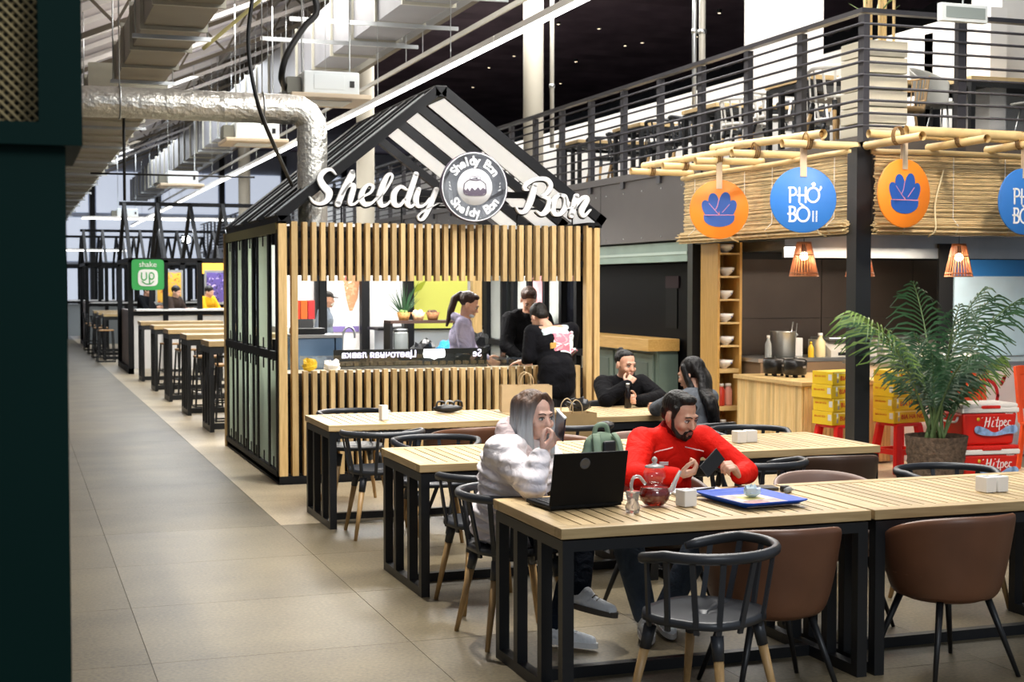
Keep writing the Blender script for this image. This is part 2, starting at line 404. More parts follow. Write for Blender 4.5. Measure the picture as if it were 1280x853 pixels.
# far gable wall with bluish daylight windows
FARW = mat('far_wall', '#c9cdd6', .7, 0, .06, .8)
DAY = mat('daylight_glass', (.72, .79, .93), .2, emit=.7)
wf = struct(MB().box(-8, 18, 58, 58.2, 0, 10).build('wall_far', FARW))
for k in range(9):
    x = -4.4+2.5*k
    for z0, z1 in ((.6, 2.4), (2.7, 4.4), (4.6, 6.2)):
        MB().box(x, x+2.2, 57.93, 57.97, z0, z1).build('window_pane', DAY, wf)
    MB().bar((x-.15, 57.9, 0), (x-.15, 57.9, 7), .2, .12).build('mullion', BLACK, wf)
struct(MB().box(-8, -7.8, 2, 60, 0, 2.6).build('wall_left', FARW))
struct(MB().box(17, 17.2, 9, 58.2, 0, 7.5).build('wall_right', mat('dark_wall', '#1d1d22', .7)))

# ---- mezzanine slab with riveted dark fascia
GREY = mat('fascia_grey', '#56514f', .42, .3, .10, 1.5)
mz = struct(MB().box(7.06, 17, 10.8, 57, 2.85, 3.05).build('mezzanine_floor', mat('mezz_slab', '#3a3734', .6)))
y = 14.15
while y < 55:
    p = MB().box(7.0, 7.06, y+.006, y+2.44, 2.26, 3.02).build('fascia_panel', GREY, mz)
    q = MB()
    for i in range(5):
        for z in (2.31, 2.86): q.lathe([(.012, 0), (.001, .008)], 6, M=T((7.0, y+.15+.53*i, z)) @ Matrix.Rotation(R(-90), 4, 'Y'))
    q.build('rivet', STEEL, p)
    y += 2.45
MB().box(6.97, 7.07, 14.1, 57, 3.0, 3.08).build('fascia_edge', GREY, mz)
MB().box(7.0, 7.06, 10.74, 14.14, 2.26, 3.06).build('fascia_panel', GREY, mz)
MB().box(7.0, 13, 10.72, 10.8, 2.26, 3.06).build('fascia_panel', GREY, mz)
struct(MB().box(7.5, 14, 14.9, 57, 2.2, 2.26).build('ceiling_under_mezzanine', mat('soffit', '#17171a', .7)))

# ---- mezzanine railing: posts and ten rails on both sides of the corner
RAIL = mat('rail_paint', '#37363b', .38, .2, .08, 6)
rl = thing('railing', 'dark steel railing with thin horizontal bars around the edge of the mezzanine', 'railing', (7, 10.74, 3.05))
for i in range(45):
    y = 10.74+1.03*i
    MB().box(6.975, 7.035, y-.045, y+.045, 2.92 if i else 3.0, 4.10).build('post', RAIL, rl, True)
for i in range(1, 7):
    MB().box(6.98+.98*i, 7.07+.98*i, 10.71, 10.77, 2.95, 4.10).build('post', RAIL, rl, True)
for k, z in enumerate((4.14, 4.02, 3.91, 3.80, 3.69, 3.58, 3.47, 3.36, 3.25, 3.14)):
    if k == 0:
        MB().box(6.96, 7.04, 10.70, 57, 4.115, 4.155).build('handrail', RAIL, rl, True); MB().box(7.04, 13, 10.70, 10.78, 4.115, 4.155).build('handrail', RAIL, rl, True)
    else:
        MB().tube([(6.965, 10.70, z), (6.965, 57, z)], .0125, 6).build('rail', RAIL, rl, True); MB().tube([(6.965, 10.705, z), (13, 10.705, z)], .0125, 6).build('rail', RAIL, rl, True)

# ---- columns, pipes and low white walls of the mezzanine
MARB = mat('worn_white_plaster', '#d9d7d3', .6, 0, .22, 2.5)
struct(MB().box(8.15, 8.85, 14.4, 15.0, 3.05, 7.4).build('column_square', MARB))
struct(MB().box(9.75, 10.2, 12.4, 12.9, 3.05, 7.4).build('column_square', WHITE))
CREAM = mat('cream_column', '#cbc5b6', .6, 0, .05, 1)
struct(MB().lathe([(.17, 0), (.17, 5)], 20, (8.3, 22.6, 3.05)).build('column_round', CREAM))
struct(MB().lathe([(.15, 0), (.15, 7)], 18, (5.5, 23.0, 0)).build('column_round', CREAM))
struct(MB().lathe([(.15, 0), (.15, 7)], 18, (5.5, 36.0, 0)).build('column_round', CREAM))
MWH = mat('mezzanine_white', '#eeece8', .6)
struct(MB().box(9.3, 9.5, 12, 19.5, 3.05, 4.55).build('wall_mezzanine', MWH))
struct(MB().box(9.3, 9.5, 19.5, 57, 3.05, 4.55).build('wall_mezzanine_low', MWH))
struct(MB().box(9.3, 16, 12.95, 13.1, 3.05, 4.45).build('wall_mezzanine_back', MWH))
PIPE = mat('pipe_paint', '#b7b3a8', .45, .1, .05, 4)
for n_, (x, y, z0) in enumerate([(8.33, 21.8, 4.0), (8.9, 17.8, 3.05), (9.02, 17.8, 3.05)]):
    t = thing('riser_pipe', ['slim pale riser pipe beside the round cream column', 'galvanised riser pipe behind the railing, slimmer of the pair', 'cream riser pipe behind the railing, thicker of the pair'][n_], 'pipe', (x, y, z0))
    rr = [.035, .03, .045][n_]
    MB().lathe([(rr, 0), (rr, 7.3-z0)], 12).build('pipe', [PIPE, STEEL, PIPE][n_], t)
    for z in (1.0, 2.2): MB().lathe([(rr+.012, z-.03), (rr+.012, z+.03)], 12).build('clamp', STEEL, t)
# ================================================================== slatted bun kiosk
WS = wood('slat_pine', '#b5935c', '#dcbf8c', 2, .5)
WSD = wood('corner_pine', '#b8955a', '#dcbd86', 2, .5)
KB = mat('kiosk_black', '#131417', .55, .0, .1, 5, spec=.2)
KX0, KX1, KY0, KY1, KH = 2.18, 5.21, 12.37, 15.58, 2.31
kk = thing('market_kiosk', 'gabled bun kiosk of upright pine slats with black roof frame and lettered sign', 'kiosk', (KX0, KY0, 0))
def slat(x, z0, z1, w=.042, d=.075, y=KY0, m=WS):
    MB().box(x, x+w, y, y+d, z0, z1).build('slat', m, kk, True, bevel=.002)
# corner boards and full height slats
for x, w in ((KX0, .075), (KX0+.115, .055), (5.075, .055), (5.155, .055)): slat(x, .075, KH, w, .09, m=WSD)
x = KX0+.215
i = 0
while x < 5.03:
    slat(x, 1.79+random.uniform(-.003, .003), KH-.005)
    x += .0805
x = KX0+.215
while x < 5.03:
    slat(x, .075, 1.0+random.uniform(-.003, .003)); x += .0805
for z in (1.95, 2.2, .3, .75): MB().box(KX0+.05, KX1, KY0+.08, KY0+.12, z-.03, z+.03).build('batten', KB, kk, True)
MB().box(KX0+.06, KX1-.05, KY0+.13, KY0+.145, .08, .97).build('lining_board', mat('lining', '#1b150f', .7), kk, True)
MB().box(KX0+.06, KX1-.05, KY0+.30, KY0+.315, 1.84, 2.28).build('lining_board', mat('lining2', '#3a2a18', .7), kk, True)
MB().box(KX0, KX1, KY0+.01, KY1, 0, .07).build('plinth', KB, kk, True)
MB().box(KX0, KX1, KY0, KY1, .02, .075).build('base_frame', KB, kk, True)
# left side: black uprights, mid rail and pale glass strips
FROST = frostmat('frosted_glass', '#dfe8dc')
CLEARP = glassmat('panel_glass', (.88, .93, .91), .05, .10)
for y in (12.47, 12.89, 13.51, 13.78, 14.15, 14.42, 14.83, 15.12, 15.5):
    MB().box(KX0-.005, KX0+.022, y-.045, y+.045, .07, 2.24).build('upright', KB, kk, True)
for z, h in ((1.13, .07), (2.255, .09), (.09, .05)):
    MB().box(KX0-.012, KX0+.024, KY0+.08, KY1+.06, z-h/2, z+h/2).build('side_rail', KB if z < 2 else mat('reflected_pine_rail', '#7d7636', .5, .1), kk, True)  # olive of the top rail is reflected wood put into its colour
for k, (y0, y1) in enumerate(((12.52, 12.85), (12.94, 13.46), (13.56, 13.73), (13.83, 14.1), (14.2, 14.37), (14.47, 14.78), (14.88, 15.07), (15.17, 15.45))):
    for z0, z1 in ((.13, 1.08), (1.18, 2.2)):
        g = MB().box(KX0+.006, KX0+.014, y0-.01, y1+.01, z0, z1).build('glass_panel', FROST if (k in (1, 3, 5, 7) or z1 < 1.2) else CLEARP, kk, True)
        for z in (z0+.04, z1-.04): MB().box(KX0-.002, KX0+.022, (y0+y1)/2-.015, (y0+y1)/2+.015, z-.05, z+.05).build('clip', KB, g, True)
MB().box(KX0-.02, KX0+.05, KY1+.03, KY1+.08, 0, KH).build('end_post', WSD, kk, True)
# right side: glazed black frame, plank and clips
for y in (12.75, 13.15, 13.62, 14.1, 14.58, 14.95, 15.5): MB().box(KX1-.10, KX1, y-.035, y+.035, .07, 2.3).build('upright', KB, kk, True)
POST = mat('poster_rose', '#c98a8f', .6, 0, .45, 5); MILK = mat('milk_glass', '#c4c9c5', .4, 0, .12, 3); NIGHT = mat('dark_glass', '#1b1d24', .15)
for k, (y0, y1) in enumerate(((12.5, 12.71), (12.79, 13.11), (13.19, 13.58), (13.66, 14.06), (14.14, 14.54), (14.62, 14.91), (14.99, 15.46))):
    MB().box(KX1-.05, KX1-.04, y0, y1, 1.15, 2.25).build('glass_panel', [NIGHT, NIGHT, MILK, CLEARP, MILK, CLEARP, MILK][k], kk, True)
    MB().box(KX1-.05, KX1-.04, y0, y1, .1, 1.08).build('glass_panel', MILK, kk, True)
MB().box(KX1-.1, KX1, KY0+.1, KY1, 1.08, 1.14).build('side_rail', KB, kk, True)
MB().box(KX1-.1, KX1, KY0+.1, KY1, 2.25, 2.31).build('side_rail', KB, kk, True)
MB().box(KX1-.058, KX1-.052, 13.68, 14.04, 1.5, 2.24).build('poster', POST, kk, True)
MB().box(KX1-.058, KX1-.052, 12.80, 12.98, 1.8, 2.2).build('poster', POST, kk, True)
# back posts
for x in (KX0, 3.2, 4.2, KX1-.08): MB().box(x, x+.08, KY1-.02, KY1+.06, 0, KH).build('back_post', KB, kk, True)
MB().box(KX0, KX1, KY1-.02, KY1+.06, 2.22, 2.31).build('back_rail', KB, kk, True)
# ---- gable roof: black rafter pairs, white light panels on the right slope, dark panels on the left
AX, AZ = 3.66, 3.475; EL, ER, EZ = KX0+.03, KX1+.02, 2.31
LIGHTP = mat('light_panel', '#f4f2ee', .5, emit=.75); DPAN = mat('roof_dark_panel', '#111214', .6, .0)
def slope(side, y0, y1, t0, t1, thick, name, m, lift=0):
    """a plank lying in the roof slope between fractions t0..t1 from eave to ridge"""
    ex = EL if side < 0 else ER
    a = Vector((ex+(AX-ex)*t0, 0, EZ+(AZ-EZ)*t0)); b = Vector((ex+(AX-ex)*t1, 0, EZ+(AZ-EZ)*t1))
    n = Vector((-(b.z-a.z), 0, b.x-a.x)).normalized()
    if n.z < 0: n = -n
    a += n*lift; b += n*lift
    vs = []
    for y in (y0, y1):
        for p in (a, b, b+n*thick, a+n*thick): vs.append((p.x, y, p.z))
    return MB().add(vs, [(0, 1, 2, 3), (7, 6, 5, 4), (0, 4, 5, 1), (1, 5, 6, 2), (2, 6, 7, 3), (3, 7, 4, 0)]).build(name, m, kk, True, fix=True)
frames = [(12.37, 12.99), (13.35, 13.97), (14.33, 14.95)]
for (y0, y1) in frames:
    slope(1, y0, y0+.06, 0, 1, .085, 'rafter', KB); slope(1, y1-.04, y1, 0, 1, .04, 'rafter', KB)
    for yy in (y0, y1-.08): slope(-1, yy, yy+.08, 0, 1, .085, 'rafter', KB)
    slope(1, y0+.06, y1-.04, .02, .97, .03, 'light_panel', LIGHTP, -.004)
    slope(-1, y0+.08, y1-.08, .0, .98, .03, 'roof_panel', DPAN, .04)
    slope(-1, y0+.30, y0+.31, .0, .98, .006, 'trim_strip', STEEL, .072)
    slope(1, y0, y1, .0, .04, .085, 'end_cap', KB, .002)
slope(-1, KY0+.08, KY1-.03, 0, .98, .02, 'roof_panel', DPAN, .012); slope(-1, 15.3, 15.56, 0, 1, .085, 'rafter', KB); slope(1, 15.48, 15.56, 0, 1, .085, 'rafter', KB)
MB().box(AX-.06, AX+.06, KY0, KY1, AZ-.03, AZ+.075).build('ridge', KB, kk, True, bevel=.01)
MB().box(EL-.03, EL+.08, KY0, KY1, EZ-.02, EZ+.05).build('eave_beam', KB, kk, True)
MB().box(ER-.14, ER, KY0, KY1, EZ-.02, EZ+.03).build('eave_beam', KB, kk, True)
for y in (12.95, 13.9): MB().box(EL+.3, ER-.3, y, y+.06, EZ+.28, EZ+.34).build('tie_beam', KB, kk, True)
# ---- sign: brush-script lettering in strokes, round badge
SIGNW = mat('sign_white', '#e9e8e6', .45, emit=.12); BADGE = mat('badge_plum', '#544a5a', .6); BADGEW = mat('badge_white_glow', '#e4e6e9', .6, emit=.1)  # badge white has a small glow put in against its grey gradient
sg = MB().bar((2.5, KY0+.05, 2.46), (5.05, KY0+.05, 2.46), .02, .02).build('sign_rail', KB, kk, True)
for x in (2.75, 3.3, 4.4, 4.95): MB().bar((x, KY0+.05, 2.3), (x, KY0+.05, 2.46), .012).build('sign_stay', KB, sg, True)
def sx(px, o, s): return 2.197+((o+px/s)-350)*.007535
def sz(pz, o, s, px): return 2.306-((o+pz/s)-277)*.00757-.0000
LET = {
 'S': (0, [[(282, 262, 10), (240, 222, 24), (185, 238, 38), (148, 290, 46), (172, 352, 56), (222, 410, 60), (205, 475, 44), (150, 505, 28), (95, 492, 22), (60, 450, 10)]]),
 'h': (0, [[(420, 238, 40), (350, 375, 48), (297, 505, 50)], [(428, 232, 20), (432, 280, 16), (390, 345, 14), (335, 425, 14)], [(325, 430, 14), (385, 355, 24), (432, 352, 38), (410, 440, 46), (400, 498, 34), (440, 500, 18), (492, 450, 10)]]),
 'e': (0, [[(500, 445, 14), (572, 405, 20), (596, 355, 24), (558, 338, 22), (512, 385, 38), (494, 455, 48), (530, 505, 36), (592, 485, 20), (640, 430, 10)]]),
 'l': (0, [[(632, 470, 14), (705, 380, 16), (762, 275, 18), (738, 245, 22), (697, 300, 42), (652, 430, 50), (664, 505, 38), (712, 502, 20), (752, 460, 10)]]),
 'd': (0, [[(885, 372, 18), (832, 350, 28), (778, 405, 46), (776, 488, 46), (822, 508, 26), (872, 455, 20)], [(968, 242, 42), (918, 390, 46), (890, 478, 46), (922, 515, 26), (966, 480, 10)]]),
 'y': (0, [[(992, 368, 36), (966, 450, 46), (986, 508, 30), (1040, 500, 18), (1092, 440, 14)], [(1148, 366, 40), (1092, 500, 42), (1040, 602, 30), (1002, 625, 18), (986, 592, 14), (1040, 546, 12), (1172, 480, 8)]]),
 'B': (1, [[(778, 310, 34), (745, 425, 46), (702, 508, 36), (652, 522, 20), (618, 482, 8)], [(722, 350, 12), (692, 338, 26), (712, 302, 28), (785, 264, 26), (872, 262, 32), (910, 310, 34), (880, 368, 28), (832, 396, 14)], [(832, 396, 14), (892, 418, 32), (894, 480, 44), (842, 535, 30), (792, 516, 12)]]),
 'o': (1, [[(985, 378, 20), (948, 410, 36), (925, 470, 44), (942, 528, 36), (1000, 525, 30), (1040, 460, 40), (1030, 395, 32), (990, 380, 20)], [(1030, 400, 16), (1050, 480, 12), (1100, 470, 8)]]),
 'n': (1, [[(1130, 388, 38), (1086, 540, 42)], [(1105, 490, 14), (1180, 402, 24), (1218, 412, 40), (1172, 500, 44), (1192, 545, 24), (1250, 492, 8)]])}
for ch, (o, strokes) in LET.items():
    q = MB(); ox, oy, s = ((375, 185, 7.11), (540, 180, 6.4))[o]
    for st in strokes: q.ribbon([(sx(a, ox, s), sz(b, oy, s, a), wd/s*.0076) for a, b, wd in st], .04, T((0, KY0-.05, 0)))
    q.build('letter_'+ch.lower(), SIGNW, sg, True, fix=True); q = MB()
    for st in strokes: q.ribbon([(sx(a, ox, s)+.008, sz(b, oy, s, a)-.006, wd/s*.0076+.014) for a, b, wd in st], .03, T((0, KY0-.009, 0)))  # dark offset backing: the letters' shaded sides and shadow put in as colour
    q.build('letter_shaded_side', KB, sg, True, fix=True)
bc = Vector((3.926, KY0-.10, 2.635)); Mf = T(bc) @ Matrix.Rotation(R(90), 4, 'X')
bd = MB().lathe([(.315, 0), (.315, .05)], 48, M=Mf).build('badge', BADGE, kk, True)
MB().lathe([(.300, .05), (.300, .054), (.308, .054), (.308, .05)], 48, M=Mf).build('badge_ring', BADGEW, bd, True)
MB().lathe([(.165, .05), (.165, .054)], 40, M=Mf).build('badge_centre', BADGEW, bd, True)
q = MB(); Mb = T(bc+Vector((0, -.062, 0)))
q.ribbon([(-.10, .03, .008), (-.105, -.05, .008), (-.06, -.075, .008), (.06, -.075, .008), (.105, -.05, .008), (.10, .03, .008)], .004, Mb)
q.ribbon([(-.10, .03, .007), (-.06, .06, .007), (0, .072, .007), (.06, .06, .007), (.10, .03, .007)], .004, Mb)
q.ribbon([(-.05, .075, .006), (-.03, .095, .006), (.03, .098, .006), (.055, .08, .006), (.03, .06, .006), (-.03, .062, .006), (-.048, .078, .006)], .004, Mb)
q.ribbon([(-.02, .082, .005), (.0, .088, .005), (.025, .080, .005), (0, .074, .005)], .004, Mb)
q.prism([(-.1, -.02), (-.085, -.035), (-.07, -.01), (-.05, -.04), (-.03, -.005), (0, -.03), (.03, 0), (.05, -.028), (.075, -.005), (.1, -.02), (.104, -.05), (.06, -.073), (-.06, -.073), (-.104, -.05)], .003, Mb)
q.build('bun_emblem', BADGE, bd, True, fix=True)
for word, base, flip in (('Sheldy Bon', 90, 1), ('Sheldy Bon', -90, -1)):
    n = len(word); step = 12.2
    for i, ch in enumerate(word):
        if ch == ' ': continue
        a = base-flip*(i-(n-1)/2)*step; rad = .232
        me = textmesh(ch, .112, .002, offset=.0035)
        me.transform(T(bc+Vector((rad*math.cos(R(a)), -.054, rad*math.sin(R(a))))) @ Matrix.Rotation(R(-(a-90 if flip > 0 else a+90)), 4, 'Y') @ Matrix.Rotation(R(90), 4, 'X'))
        link('badge_letter', me, BADGEW, bd, True)
for sgn in (-1, 1):
    q = MB()
    for k in range(3): q.ribbon([(sgn*(.225+.005*k), -.03+.03*k, .007), (sgn*(.24), -.02+.03*k, .007)], .003, Mb)
    q.build('badge_sprig', BADGEW, bd, True)
# serving counter behind the slats with a low glass screen
MB().box(KX0+.12, KX1-.12, KY0+.15, KY0+.75, .93, .965).build('counter_top', mat('counter_beige', '#b7a98e', .4), kk, True)
MB().box(KX0+.3, 4.75, KY0+.62, KY0+.626, .965, 1.10).build('glass_screen', GLASS, kk, True)
# ================================================================== slatted tables
TOPW = wood('table_oak', '#b59868', '#d8bd8c', 0, .42); TOPS = wood('table_slat', '#b89c6e', '#dcc396', 1, .42)
TL, TD, TH = 1.48, .88, .75
def make_table(name, label, loc):
    t = thing(name, label, 'table', loc, 0, 'slatted dining tables')
    for y0 in (0, TD-.075): MB().box(0, TL, y0, y0+.075, TH-.045, TH).build('top_rail', TOPW, t, bevel=.003)
    for x0 in (0, TL-.06): MB().box(x0, x0+.06, .0755, TD-.0755, TH-.045, TH).build('end_board', TOPS, t, bevel=.003)
    n = 21; p = (TL-.12)/n
    me = MB().box(.005, p-.005, .0755, TD-.0755, -.02, 0).mesh('slat'); me.materials.append(TOPS)
    for i in range(n):
        o = bpy.data.objects.new('slat', me); COL.objects.link(o); o.parent = t; o.location = (.06+p*i, 0, TH-.003)
    MB().box(.0755, TL-.0755, .0755, TD-.0755, TH-.052, TH-.046).build('under_tray', BLACK2, t)
    for x in (.01, TL-.06):
        e = MB().box(x, x+.05, .01, TD-.01, TH-.10, TH-.053).build('end_frame', BLACK, t)
        MB().box(x, x+.05, .01, TD-.01, 0, .05).build('foot_bar', BLACK, e)
        for y in (.01, .26, .57, TD-.06): MB().box(x, x+.05, y, y+.05, .05, TH-.10).build('leg', BLACK, t)
    for y in (.01, TD-.06): MB().box(.06, TL-.06, y, y+.05, TH-.10, TH-.053).build('apron', BLACK, t)
    MB().box(.06, TL-.06, TD/2-.025, TD/2+.025, .0, .05).build('stretcher', BLACK, t)
    return t
T1 = make_table('dining_table', 'slatted oak table on black steel frame with the open laptop and blue tray on it', (2.11, 5.41, 0))
G = 'slatted dining tables'
for loc, lab in [((3.61, 5.41, 0), 'slatted oak table with a pair of white napkin cubes, beside the laptop table'),
                 ((5.11, 5.41, 0), 'slatted oak table at the far end of the row with the laptop'),
                 ((2.125, 7.62, 0), 'slatted oak table behind the woman in the white coat, first of the middle row'),
                 ((3.625, 7.60, 0), 'slatted oak table behind the man in red with two napkin cubes'),
                 ((2.11, 9.98, 0), 'slatted oak table beside the kiosk slats with one small napkin cube'),
                 ((3.61, 9.96, 0), 'slatted oak table where the dark haired women sit')]:
    dup(T1, loc, label=lab)

# ================================================================== chairs
def make_spindle(name, label):
    t = thing(name, label, 'chair', (0, 0, 0), 0, 'dark spindle-back chairs')
    # seat faces +y (back at -y)
    P = []
    for i in range(9):
        r_ = i/8; row = []
        for j in range(29):
            a = 2*math.pi*j/28; c, s_ = math.cos(a), math.sin(a)
            x = .235*r_*(abs(c)**.75)*math.copysign(1, c); y = .225*r_*(abs(s_)**.75)*math.copysign(1, s_)
            row.append((x, y, .445-.014*(1-r_**2)))
        P.append(row)
    MB().grid(P, thick=.03).build('seat', DARK, t, fix=True)
    arc = [(.285*math.sin(R(a)), -.02-.255*math.cos(R(a)), .725-.045*max(0, (abs(a)-95)/50)) for a in range(-145, 146, 10)]
    MB().tube(arc, [.013]+[.019]*(len(arc)-2)+[.013], 8, flat=1.15).build('back_rail', DARK, t)
    for a in (-122, -94, -70, -44, -15, 15, 44, 70, 94, 122):
        f = max(0, (abs(a)-95)/50)*.045
        top = Vector((.283*math.sin(R(a)), -.02-.253*math.cos(R(a)), .72-f)); c, s_ = math.sin(R(a)), -math.cos(R(a))
        bot = Vector((.222*(abs(c)**.75)*math.copysign(1, c), .212*(abs(s_)**.75)*math.copysign(1, s_), .425))
        MB().bar(bot, top, .022, .012, up=(top.x, top.y+.02, 0)).build('spindle', DARK, t)
    for sx_ in (-1, 1):
        for sy_ in (-1, 1):
            a = Vector((sx_*.155, sy_*.15, .42)); b = Vector((sx_*.225, sy_*.225, 0)); m_ = a.lerp(b, .22)
            l = MB().tube([m_, b], [.020, .012], 10).build('leg', BEECH, t); MB().tube([a, m_], [.026, .0225], 10).build('socket', DARK, l)
    return t
def make_tub(name, label, m):
    t = thing(name, label, 'chair', (0, 0, 0), 0, 'upholstered tub chairs')
    P = []
    for i in range(25):
        a = -118+236*i/24; f = min(1, abs(a)/118); row = []
        top = .75-.15*f**2.6
        for j in range(9):
            v = j/8; z = .35+(top-.35)*v; fl_ = .215+.085*(v**.6)
            row.append((fl_*1.03*math.sin(R(a)), -.02-fl_*math.cos(R(a))*.98+.02*f, z))
        P.append(row)
    MB().grid(P, thick=-.035).build('shell', m, t, fix=True, subsurf=1)
    P = []
    for i in range(7):
        r_ = i/6; row = []
        for j in range(25):
            a = 2*math.pi*j/24; row.append((.225*r_*math.cos(a), .01+.23*r_*math.sin(a), .455-.05*r_**4))
        P.append(row)
    MB().grid(P, thick=.08).build('seat_cushion', m, t, fix=True)
    MB().lathe([(.001, .335), (.17, .34), (.215, .36), (.222, .40)], 24).build('seat_base', m, t)
    for sx_ in (-1, 1):
        for sy_ in (-1, 1):
            MB().tube([(sx_*.13, sy_*.13, .36), (sx_*.235, sy_*.225, 0)], [.017, .010], 10).build('leg', BLACK, t)
    return t
LEA = mat('brown_leather', '#6a4530', .42, 0, .18, 5, .08); LED_ = mat('dark_brown_leather', '#4a3528', .42, 0, .15, 5, .08)
TAU = mat('taupe_leather', '#8d7468', .45, 0, .12, 5, .06); BLK = mat('black_leather', '#17181b', .35, 0, .1, 5, .08)
sp = make_spindle('spindle_chair', 'dark grey spindle armchair with beech legs tucked at the front of the laptop table')
sp.location = (2.555, 5.0, 0); sp.rotation_euler = (0, 0, R(32))
SG = 'dark spindle-back chairs'
CH = [((2.33, 6.62, 0), -88, 'dark grey spindle armchair that the woman in the white coat sits on'),
      ((2.44, 7.36, 0), 3, 'dark grey spindle armchair behind the woman in white, pushed under the middle table'),
      ((2.43, 9.70, 0), -4, 'dark spindle armchair with a red seat sticker, back turned to the middle row'),
      ((2.62, 8.98, 0), 176, 'dark spindle armchair on the kiosk side of the first middle table'),
      ((2.57, 11.16, 0), 180, 'dark spindle armchair with a red seat sticker between the table and the kiosk slats'),
      ((3.87, 9.70, 0), 2, 'dark spindle armchair with the brown paper bag on its seat'),
      ((4.88, 8.86, 0), 176, 'dark spindle armchair behind the two napkin cubes of the middle table'),
      ((4.08, 7.34, 0), -4, 'dark spindle armchair behind the man in red, on the near side of the middle table'),
      ((4.84, 6.54, 0), 180, 'dark spindle armchair across the table from the brown tub chair, near the potted palm')]
for loc, rz, lab in CH: dup(sp, loc, rz, lab)
STK = mat('red_sticker', '#c8472e', .5)
for k, (loc, lab) in enumerate([((2.45, 9.74, .447), 'round red distancing sticker on the chair seat at the near side of the table'), ((2.57, 11.12, .447), 'round red distancing sticker on the chair seat beside the slats')]):
    t = thing('seat_sticker', lab, 'sticker', loc); MB().lathe([(.11, 0), (.11, .003)], 24).build('disc', STK, t)
    q = MB(); q.ribbon([(-.05, 0, .02), (.05, 0, .02)], .001, T((0, 0, .004)) @ Matrix.Rotation(R(-90), 4, 'X')); q.build('cross_mark', PAPER, t)
    q = MB(); q.ribbon([(0, -.05, .02), (0, .05, .02)], .001, T((0, 0, .0045)) @ Matrix.Rotation(R(-90), 4, 'X')); q.build('cross_mark', PAPER, t)
tb = make_tub('tub_chair', 'brown leather tub chair beside the dark spindle chair at the laptop table', LEA)
tb.location = (3.06, 5.38, 0); tb.rotation_euler = (0, 0, R(-6))
def tub_copy(loc, rz, lab, m):
    c = dup(tb, loc, rz, lab)
    if m is not LEA:
        for ch in c.children:
            if not ch.name.startswith('leg'): ch.material_slots[0].link = 'OBJECT'; ch.material_slots[0].material = m
for a in [((3.97, 5.40, 0), 4, 'brown leather tub chair at the table with the pair of napkin cubes', LEA),
          ((4.66, 7.50, 0), -6, 'dark brown tub chair at the outer end of the middle row', LED_),
          ((3.20, 6.78, 0), 184, 'brown tub chair that the man in red sits on', LED_),
          ((4.02, 6.42, 0), 176, 'taupe tub chair behind the blue tray and keys', TAU),
          ((3.07, 9.80, 0), 6, 'brown tub chair between the woman in white and the kiosk table', LEA),
          ((3.38, 8.62, 0), 176, 'brown tub chair behind the phone of the woman in white', LEA),
          ((4.00, 8.64, 0), 184, 'rosy taupe tub chair behind the man in red and the green backpack', TAU),
          ((4.80, 9.55, 0), 14, 'black leather tub chair of the long haired woman', BLK),
          ((4.86, 11.18, 0), 178, 'black tub chair of the woman in the black hoodie', BLK)]: tub_copy(*a)
# ================================================================== things on the near tables
def cube_box(loc, rz, lab, s=(.07, .07, .075)):
    t = thing('napkin_cube', lab, 'napkin holder', loc, rz, 'white napkin cubes')
    MB().box(-s[0]/2, s[0]/2, -s[1]/2, s[1]/2, 0, s[2]).build('body', PAPER, t, bevel=.004)
    MB().box(-s[0]/2+.01, s[0]/2-.01, -.004, .004, s[2], s[2]+.002).build('slot', mat('slot_grey', '#8f8f8d', .7), t)
cube_box((2.87, 5.80, .75), 12, 'white napkin cube beside the glass teapot')
cube_box((4.44, 5.72, .75), 4, 'white napkin cube of the pair near the tub chair, next to the taller gap', (.062, .08, .075))
cube_box((4.51, 5.72, .75), 4, 'white napkin cube of the pair on the table with the palm behind', (.062, .08, .075))
cube_box((4.35, 8.04, .75), 6, 'white napkin cube behind the man in red, one of two standing apart', (.07, .07, .075))
cube_box((4.44, 8.06, .75), -4, 'white napkin cube behind the man in red, the one closer to the palm', (.07, .07, .075))
cube_box((2.587, 10.28, .75), 8, 'single narrow white napkin cube on the table by the kiosk', (.05, .07, .11))
# laptop: screen seen from behind, opened towards the woman
LB = mat('laptop_black', '#0b0c0e', .5, 0, .08, 12, spec=.15)
t = thing('laptop', 'open black laptop with its lid back turned, in front of the woman in white', 'laptop', (2.40, 6.0, .75), 185)
MB().box(-.18, .18, -.13, .13, .004, .022).build('base', LB, t, bevel=.005)
q = MB()
for i in range(13):
    for j in range(5): q.box(-.155+.024*i, -.135+.024*i, -.05+.028*j-.03, -.028+.028*j-.03, .022, .025)
q.build('keys', mat('key_grey', '#26282c', .5), t)
M = T((0, .125, .02)) @ Matrix.Rotation(R(-12), 4, 'X')
ld = MB().box(-.185, .185, -.004, .006, 0, .245, M).build('lid', LB, t, bevel=.004)
MB().box(-.172, .172, -.0052, -.0042, .015, .232, M).build('screen', mat('screen_glow', '#9fb3d8', .3, emit=.5), ld)
MB().lathe([(.024, 0), (.026, .0012), (.020, .0012), (.019, .0005)], 24, M=M @ T((.03, .006, .195)) @ Matrix.Rotation(R(-90), 4, 'X')).build('lid_emblem', mat('emblem_grey', '#5a5d62', .3, .6), ld)
q = MB(); q.ribbon([(-.008, -.01, .005), (.006, .0, .006), (-.004, .01, .004)], .001, M @ T((.03, .0068, .195))); q.build('emblem_mark', mat('emblem_grey', '#5a5d62'), ld)
